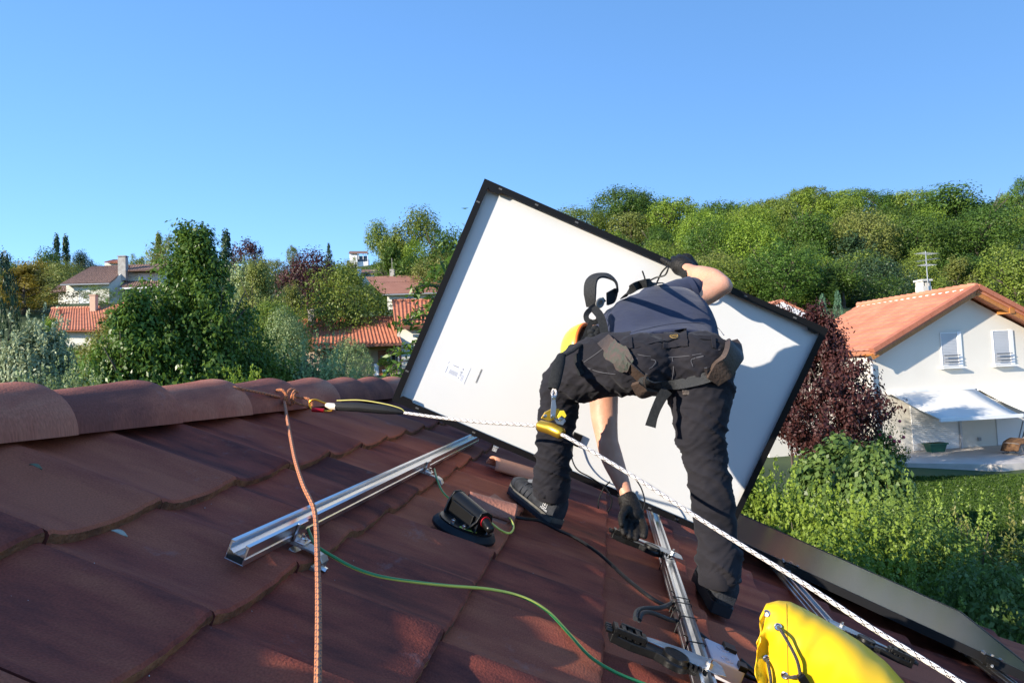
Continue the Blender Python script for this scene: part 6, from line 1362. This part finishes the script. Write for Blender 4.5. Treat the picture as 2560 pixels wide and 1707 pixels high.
pk = mpart('patch_pocket', patch([(1660, 830), (1716, 820), (1722, 866), (1655, 872)], .003, .003), M_tro, False, parent=tro)
cP, cN = snap(1688, 846, .0075, 0); bx_ = nrm(wd([.97, -.13, 0])); by_ = np.cross(cN, bx_); by_ = by_ if by_[2] > 0 else -by_
m = MB(); m.prism([cP + bx_ * a_ + by_ * b2 for a_, b2 in ((-.0155, -.016), (.0155, -.016), (.0155, .015), (-.0155, .015))], (0, 0, 0), cN * .001); mpart('badge', m, mat('badge_black', (.010, .009, .008), .7), False, parent=pk)
GD = mat('gold_thread', (.42, .26, .06), .6); m = MB(); sh_ = [(-.012, .010), (-.006, .0115), (0, .0095), (.006, .0115), (.012, .010), (.0125, .002), (.009, -.007), (0, -.012), (-.009, -.007), (-.0125, .002)]
m.tube([cP + bx_ * a_ + by_ * b2 + cN * .0014 for a_, b2 in sh_ + [sh_[0]]], .0009, 5); mpart('badge_shield', m, GD, parent=pk)
class _T: loc = MAN
text('TGS', .0095, cP + cN * .0014 + by_ * .001, bx_, by_, GD, 'badge_letters', _T, pk)
# tool belt ---------------------------------------------------------------
mpart('belt', ribbon([(1600, 942), (1625, 955), (1660, 960), (1710, 958), (1760, 945), (1790, 928), (1815, 905)], [.030, .032, .032, .032, .034, .04, .04], .005, .007, 0), mat('belt_leather', (.028, .030, .032), .5, bump=.5, bscale=500), label=None)
mpart('belt', ribbon([(1510, 850), (1540, 880), (1575, 915), (1612, 950)], [.05, .05, .042, .04], .004, .005), M_lea)
mpart('belt_pad', patch([(1541, 855), (1572, 870), (1588, 905), (1562, 930), (1524, 898), (1513, 880)], .008, .008, None), M_pad, False)
mpart('belt_keeper', ribbon([(1763, 916), (1766, 930), (1767, 946)], .008, .004, .012, 0), mat('dull_metal', (.25, .22, .2), .4, .8))
mpart('belt_keeper', ribbon([(1617, 932), (1614, 945), (1612, 962)], .006, .004, .012, 0), MATS['dull_metal'])
mpart('belt_pouch', ribbon([(1775, 950), (1795, 930), (1815, 905), (1828, 880), (1830, 862)], [.05, .07, .08, .08, .05], .018, .012, 0), M_lea)
mpart('belt_pouch', ribbon([(1590, 952), (1600, 968), (1612, 978), (1640, 972)], [.03, .04, .04, .02], .014, .010, 0), M_lea)
mpart('belt_pouch', ribbon([(1706, 978, 2.2), (1730, 976, 2.19), (1752, 962, 2.18)], [.022, .024, .02], .012), M_lea)
mpart('hanging_strap', ribbon([(1668, 975, 2.19), (1655, 992, 2.18), (1641, 1020, 2.17), (1632, 1044, 2.165), (1626, 1066, 2.16)], [.036, .034, .030, .030, .034], .004), M_web)
# harness -----------------------------------------------------------------
mpart('harness_strap', ribbon([(1560, 748), (1580, 722), (1600, 712), (1625, 707), (1650, 712)], .028, .003, .006, 1), M_web)
mpart('shoulder_pad', ribbon([(1478, 768, 2.62, (-.6, 0, -.8)), (1475, 735, 2.60, (-.7, -.2, -.7)), (1479, 702, 2.62, (-.6, -.6, -.5)), (1500, 690, 2.66, (0, -1, -.3)), (1528, 694, 2.68, (.6, -.7, -.2)), (1542, 712, 2.69, (.9, -.3, -.2)), (1540, 735, 2.70, (.9, .2, -.2)), (1518, 748, 2.66, (.5, .3, -.8))], [.04, .055, .06, .07, .085, .085, .07, .05], .008), mat('mesh_padding', (.018, .019, .020), .9, c2=(.040, .041, .043), scale=260, bump=.8, bscale=400))
mpart('harness_strap', ribbon([(1511, 748, 2.62), (1495, 760, 2.58), (1478, 772, 2.55), (1466, 786, 2.52), (1468, 800, 2.50), (1482, 806, 2.48), (1496, 800, 2.48), (1494, 782, 2.50), (1484, 768, 2.53)], .020, .003), M_web)
mpart('harness_strap', ribbon([(1486, 772, 2.52), (1500, 790, 2.46), (1508, 815, 2.42), (1512, 840, 2.38), (1516, 862, 2.34)], .030, .004), M_web)
mpart('harness_strap', ribbon([(1482, 800, 2.48), (1472, 818, 2.48), (1464, 838, 2.48), (1458, 852, 2.46)], .018, .004), M_web)
mpart('harness_strap', ribbon([(1444, 886), (1446, 905), (1452, 925), (1456, 938)], .024, .003, .005, 0), M_web)
mpart('harness_buckle', (lambda m: (m.lathe(at(1499, 757, 2.57), wd([.5, .3, -.8]), [(.020, 0), (.021, .003), (.018, .005), (.012, .005), (.012, 0)], 20), m)[1])(MB()), mat('grey_buckle', (.30, .29, .27), .5))
m = MB()
for i in range(7): m.ball(at(1488 + 9 * math.sin(i * 2.3), 822 + i * 4, 2.44 - .004 * i), (.016, .018, .014), 10)
mpart('harness_pouch', remesh(m, .005, 3) if False else m, M_web)
# helmet -------------------------------------------------------------------
hc = at(1456, 882, 2.86); hd = nrm(wd([-.74, .10, .58])); ha, hb_, _ = frame_from(hd, wd([0, -1, 0]))
Hm = MB(); n_ = 36; vs = []
for (u, rr2) in ((-.028, .108), (-.023, .111), (.0, .108), (.024, .102), (.047, .090), (.066, .072), (.081, .047), (.088, .021), (.090, .002)):
    for k in range(n_):
        t = 2 * math.pi * k / n_; vs.append(hc + hd * u + rr2 * (math.cos(t) * ha * .92 + math.sin(t) * hb_ * 1.12))
Hm.add(vs, [(i * n_ + k, i * n_ + (k + 1) % n_, (i + 1) * n_ + (k + 1) % n_, (i + 1) * n_ + k) for i in range(8) for k in range(n_)])
helmet = mpart('helmet', Hm, mat('fluorescent_shell', (.80, .78, .05), .3)); q_ = helmet.modifiers.new('s', 'SOLIDIFY'); q_.thickness = .004
Hi = MB(); Hi.tube([hc - hd * .029 + .104 * (math.cos(t) * ha * .92 + math.sin(t) * hb_ * 1.12) for t in np.linspace(0, 2 * math.pi, 37)], .0085, 8); mpart('helmet_rim', Hi, mat('orange_liner', (.75, .17, .02), .5), parent=helmet)
Hi = MB(); vs = []
for (u, rr2) in ((-.026, .104), (.018, .097), (.054, .072), (.078, .02)):
    for k in range(n_): t = 2 * math.pi * k / n_; vs.append(hc + hd * u + rr2 * (math.cos(t) * ha * .92 + math.sin(t) * hb_ * 1.12))
Hi.add(vs, [(i * n_ + k, i * n_ + (k + 1) % n_, (i + 1) * n_ + (k + 1) % n_, (i + 1) * n_ + k) for i in range(3) for k in range(n_)]); mpart('helmet_padding', Hi, M_web, parent=helmet)
Hv = MB(); P = at(1415, 852, 2.76); Hv.lathe(hc + hd * .03 + wd([-.015, -.0, -.100]), wd([-.2, 0, -1]), [(.016, 0), (.015, .004), (.0, .005)], 14); mpart('vent', Hv, M_blkpl, parent=helmet)
# gloves ---------------------------------------------------------------------
def fing(m, pts, rs): 
    C_ = catmull([np.append(at(*p), r_) for p, r_ in zip(pts, rs)], 5); m.tube([c[:3] for c in C_], [c[3] for c in C_], 12); m.ball(C_[0][:3], C_[0][3], 12); m.ball(C_[-1][:3], C_[-1][3], 12)
g_ = MB()   # right hand: thumb along the front of the frame, fingers over its top edge
chain(g_, [(1728, 686, 2.98, 23), (1716, 672, 3.02, 24), (1702, 664, 3.05, 26)]); g_.ball(at(1704, 659, 3.07), (.042, .030, .030), 16, ax=(nrm(wd([.85, .38, .2])), nrm(wd([-.38, .85, 0])), nrm(wd([-.2, 0, .98])))); g_.ball(at(1716, 652, 3.09), (.035, .025, .035), 14)
fing(g_, [(1700, 672, 3.05), (1684, 666, 3.06), (1669, 656, 3.075), (1656, 648, 3.085)], (.018, .0150, .0135, .0115))
for k, (x, y) in enumerate(((1686, 650), (1700, 645), (1715, 646), (1730, 652))):
    fing(g_, [(x + 8, y + 12, 3.07), (x, y, 3.10), (x - 3, y - 4 + k * .5, 3.145), (x - 5, y + 4, 3.195), (x - 6, y + 18, 3.205)], (.0150, .0135, .0125, .0115, .0100))
mpart('glove', None, None) if False else None
gl = finish('glove', remesh(g_, .0042, 3), M_glove, body, MAN)
c_ = MB(); w0, w1 = at(1735, 690, 2.962), at(1726, 681, 2.985); c_.tube([w0, w0 * .5 + w1 * .5, w1], [.041, .042, .038], 24, flat=.85); mpart('glove_cuff', c_, M_glove, parent=gl)
g_ = MB()   # left hand reaching down to the bracket
chain(g_, [(1572, 1248, 2.62, 23), (1577, 1268, 2.60, 27), (1582, 1288, 2.57, 26)]); g_.ball(at(1582, 1285, 2.57), (.044, .030, .040), 16, ax=(nrm(wd([.95, .2, 0])), nrm(wd([0, 0, 1])), nrm(wd([-.2, .95, 0]))))
for x0, y0, x1, y1, x2, y2, r_ in ((1562, 1296, 1556, 1318, 1560, 1332, .0115), (1575, 1302, 1572, 1326, 1574, 1341, .0125), (1590, 1303, 1592, 1328, 1590, 1345, .0125), (1604, 1298, 1612, 1322, 1611, 1340, .012)):
    fing(g_, [(x0, y0, 2.56), (x1, y1, 2.50), (x2, y2, 2.475)], (r_ * 1.25, r_ * 1.1, r_))
fing(g_, [(1566, 1272, 2.55), (1554, 1290, 2.51), (1554, 1310, 2.475)], (.017, .014, .0115))
gl2 = finish('glove', remesh(g_, .0042, 3), M_glove, body, MAN)
c_ = MB(); w0, w1 = at(1566, 1240, 2.63), at(1571, 1256, 2.615); c_.tube([w0, w0 * .5 + w1 * .5, w1], [.034, .036, .036], 24); mpart('glove_cuff', c_, M_glove, parent=gl2)
# shoes -----------------------------------------------------------------------
def shoe(heel, toe, up, logo_side, nm=''):
    d = toe - heel; L = np.linalg.norm(d); d = d / L; up = nrm(up - d * (up @ d)); sd = np.cross(d, up); u_ = MB(); vs = []
    S_ = [(0, .030, .004, .070), (.04, .036, .0, .100), (.12, .038, .0, .108), (.28, .038, .0, .104), (.40, .040, .002, .088), (.55, .044, .004, .070), (.72, .049, .006, .066), (.86, .045, .010, .060), (.95, .034, .012, .052), (1., .016, .018, .040)]
    Z = catmull([np.array(s_) for s_ in S_], 4); n_ = 26
    for x, w_, z0, z1 in Z:
        for k in range(n_):
            t = 2 * math.pi * k / n_; c, s_ = math.cos(t), math.sin(t); zz = (z0 + z1) / 2 + (z1 - z0) / 2 * np.sign(s_) * abs(s_) ** .62; wf = w_ * (1 - .30 * max(0, s_) ** 2.2); vs.append(heel + d * L * x + up * (zz + .018) + sd * wf * np.sign(c) * abs(c) ** .8)
    nz = len(Z); fs = [(i * n_ + k, i * n_ + (k + 1) % n_, (i + 1) * n_ + (k + 1) % n_, (i + 1) * n_ + k) for i in range(nz - 1) for k in range(n_)] + [tuple(range(n_ - 1, -1, -1)), tuple((nz - 1) * n_ + k for k in range(n_))]
    Z_ = np.array(Z); u_.add(vs, fs); sh = mpart('shoe', u_, M_shoe)
    so_ = MB(); ms = MB()
    for mb_, z0, z1, ex in ((so_, -.002, .014, 1.02), (ms, .013, .032, 1.03)):
        vv = []; out_ = []
        for x, w_, _, _ in Z: out_.append((x, w_ * ex))
        lift = lambda x: .012 * max(0, (x - .8) / .2) ** 2 * 1.5
        poly = [(x, w_) for x, w_ in out_] + [(x, -w_) for x, w_ in reversed(out_)]
        for z in (z0, z1):
            for x, w_ in poly: vv.append(heel + d * (L * (x * 1.03 - .012)) + sd * w_ + up * (z + lift(x)))
        n2 = len(poly); mb_.add(vv, [(i, (i + 1) % n2, n2 + (i + 1) % n2, n2 + i) for i in range(n2)] + [tuple(range(n2 - 1, -1, -1)), tuple(range(n2, 2 * n2))])
    for k in range(13):
        so_.box(heel + d * L * (.04 + .075 * k) + up * (-.003), .013, .070 if k > 6 else .06, .008, (d, sd, up))
    mpart('sole', so_, M_sole, False, parent=sh); mpart('midsole', ms, M_mid if logo_side else M_sole, False, parent=sh)
    co = MB(); co.tube([heel + d * L * .20 + up * .118 + (d * L * .17 * math.cos(t) + sd * .034 * math.sin(t)) for t in np.linspace(0, 2 * math.pi, 25)], .009, 8); mpart('collar', co, M_shoe, parent=sh)
    tg = MB(); tg.prism([heel + d * L * x + up * z for x, z in ((.34, .112), (.40, .132), (.72, .090), (.70, .078))], -sd * .022, sd * .022); bevel(mpart('tongue', tg, mat('grey_mesh', (.12, .13, .15), .8, bump=.4, bscale=300), False, parent=sh), .004)
    lc = MB()
    for k in range(6):
        x = .44 + .050 * k; zt = .108 - .0055 * k; lc.tube(catmull([heel + d * L * x + up * (zt - .018) + sd * .032, heel + d * L * (x + .01) + up * (zt + .006) + sd * .012, heel + d * L * (x + .03) + up * (zt + .004) - sd * .012, heel + d * L * (x + .045) + up * (zt - .024) - sd * .032], 4), .0022, 6)
    mpart('lace', lc, M_blkpl, parent=sh)
    tc = MB(); vv = []
    Zt = [z for z in Z if z[0] >= .80]
    for x, w_, z0, z1 in Zt:
        for k in range(n_):
            t = 2 * math.pi * k / n_; c, s_ = math.cos(t), math.sin(t); zz = (z0 + z1) / 2 + (z1 - z0) / 2 * 1.05 * np.sign(s_) * abs(s_) ** .62; wf = w_ * 1.03 * (1 - .30 * max(0, s_) ** 2.2); vv.append(heel + d * L * (x + .004) + up * (zz + .018) + sd * wf * np.sign(c) * abs(c) ** .8)
    tc.add(vv, [(i * n_ + k, i * n_ + (k + 1) % n_, (i + 1) * n_ + (k + 1) % n_, (i + 1) * n_ + k) for i in range(len(Zt) - 1) for k in range(n_)] + [tuple((len(Zt) - 1) * n_ + k for k in range(n_))])
    mpart('toe_cap', tc, M_sole, parent=sh)
    for q_ in (-1, 1):
        for x0, x1 in ((.44, .52), (.54, .60), (.64, .68)):
            sp_ = MB(); wq = float(np.interp(x0, Z_[:, 0], Z_[:, 1])); sp_.tube([heel + d * L * x0 + sd * q_ * wq * .72 + up * float(np.interp(x0, Z_[:, 0], Z_[:, 3]) + .014), heel + d * L * (x0 + x1) / 2 + sd * q_ * wq * .97 + up * .060, heel + d * L * x1 + sd * q_ * wq * 1.02 + up * .034], .006, 6, flat=.4)
            mpart('side_strip', sp_, M_sole, parent=sh)
    return sh, d, up, sd, L
hL = rp(1386, 1316, .030); tL = rp(1262, 1216, .036); d0_ = nrm(tL - hL); tL = hL + d0_ * .315
shL, d_, u2, s2_, L_ = shoe(hL, tL + DN * .004, DN, True)
sgn = 1 if (s2_ @ (CAM - hL)) > 0 else -1; LG = mat('logo_white', (.75, .76, .78), .6)
for nm_, tx_, sz_, xx, zz in (('logo_letter', 'S', .021, .15, .044), ('logo_word', 'SALOMON', .0095, .15, .024)):
    c_ = hL + d_ * L_ * xx + u2 * (zz + .018) + s2_ * sgn * .0415; text(tx_, sz_, c_, -d_ if sgn * 1 > 0 and (np.cross(-d_, u2) @ (s2_ * sgn)) > 0 else d_, u2, LG, nm_, _T, shL)
m = MB(); c_ = hL + d_ * L_ * .15 + u2 * .062 + s2_ * sgn * .0412
for a_, b2, w_, h_ in ((0, .0125, .024, .0014), (0, -.0125, .024, .0014), (.0118, 0, .0014, .025), (-.0118, 0, .0014, .025)): m.box(c_ + d_ * a_ + u2 * b2, w_, h_, .001, (d_, u2, s2_))
mpart('logo_frame', m, LG, False, parent=shL)
hR_ = rp(1800, 1535, .030); tR_ = rp(1748, 1440, .040); d0_ = nrm(tR_ - hR_); shoe(hR_, hR_ + d0_ * .315, DN, False)
# ---------------- rope grab and its lanyard ---------------------------------------
G = Thing('rope_grab', at(1380, 1072, 2.2), 'gold rope grab clamped on the white rope before the left leg of the man', 'rope grab')
GM = mat('gold_aluminium', (.72, .44, .05), .35, .85); YM = mat('yellow_lever', (.80, .60, .03), .4); BM = mat('blue_grey_steel', (.30, .36, .45), .35, .8); d_ = 2.19
gl_ = MB(); gl_.tube([at(1349, 1063, 2.24), at(1352, 1064, d_ + .04), at(1378, 1071, d_ + .01), at(1402, 1083, d_ - .02), at(1406, 1086, d_ - .025)], [.014, .019, .020, .019, .014], 16); gb = G.part('body', gl_, GM, smooth=True)
pl_ = MB(); pl_.prism([at(x, y, d_) for x, y in ((1352, 1045), (1362, 1030), (1378, 1022), (1398, 1022), (1399, 1036), (1390, 1048), (1372, 1052))], wd([0, 0, -.006]), wd([0, 0, .006])); bevel(G.part('cam_plate', pl_, GM), .001)
pl_ = MB(); pl_.prism([at(x, y, d_ - .01) for x, y in ((1400, 1026), (1410, 1026), (1416, 1038), (1412, 1044), (1404, 1038), (1396, 1046), (1390, 1044))], wd([0, 0, -.008]), wd([0, 0, .008])); bevel(G.part('lever', pl_, YM), .001)
pl_ = MB(); pl_.prism([at(x, y, d_) for x, y in ((1384, 1046), (1408, 1040), (1414, 1052), (1406, 1062), (1392, 1058))], wd([0, 0, -.01]), wd([0, 0, .01])); bevel(G.part('hinge_plate', pl_, BM), .001)
pl_ = MB(); pl_.prism([at(x, y, d_ - .018) for x, y in ((1378, 988), (1391, 988), (1389, 1003), (1391, 1018), (1388, 1045), (1376, 1045), (1377, 1020), (1379, 1003))], wd([0, 0, -.002]), wd([0, 0, .002])); lk = bevel(G.part('link', pl_, BM), .0008)
rv = MB()
for x, y in ((1384, 994), (1382, 1040), (1363, 1040), (1400, 1048)): rv.lathe(at(x, y, d_ - .021), wd([0, 0, -1]), [(.006, 0), (.006, .002), (.004, .004), (0, .004)], 14)
G.part('rivet', rv, M_steel, smooth=True, parent=lk)
st = MB(); st.tube([at(1404, 888, 2.30), at(1398, 905, 2.26), at(1392, 930, 2.23), at(1387, 955, 2.21), at(1383, 972, 2.2)], [.014, .021, .022, .021, .018], 14, flat=.6); G.part('lanyard_sleeve', st, M_web, smooth=True)
st = MB(); st.tube(catmull([at(1384, 972, 2.2), at(1380, 984, 2.19), at(1384, 996, 2.172), at(1390, 984, 2.19), at(1388, 972, 2.2)], 6), .004, 8); G.part('rope_loop', st, M_wrope, smooth=True)
st = MB(); st.tube([at(1412, 888, 2.30), at(1430, 878, 2.33), at(1450, 862, 2.37)], [.010, .011, .011], 10, flat=.5); G.part('lanyard_strap', st, M_web, smooth=True)
text('asap', .016, at(1388, 932, 2.196), nrm(wd([.25, -.97, 0])), nrm(wd([-.97, -.25, 0])), LG, 'sleeve_print', G, G.o) if False else None
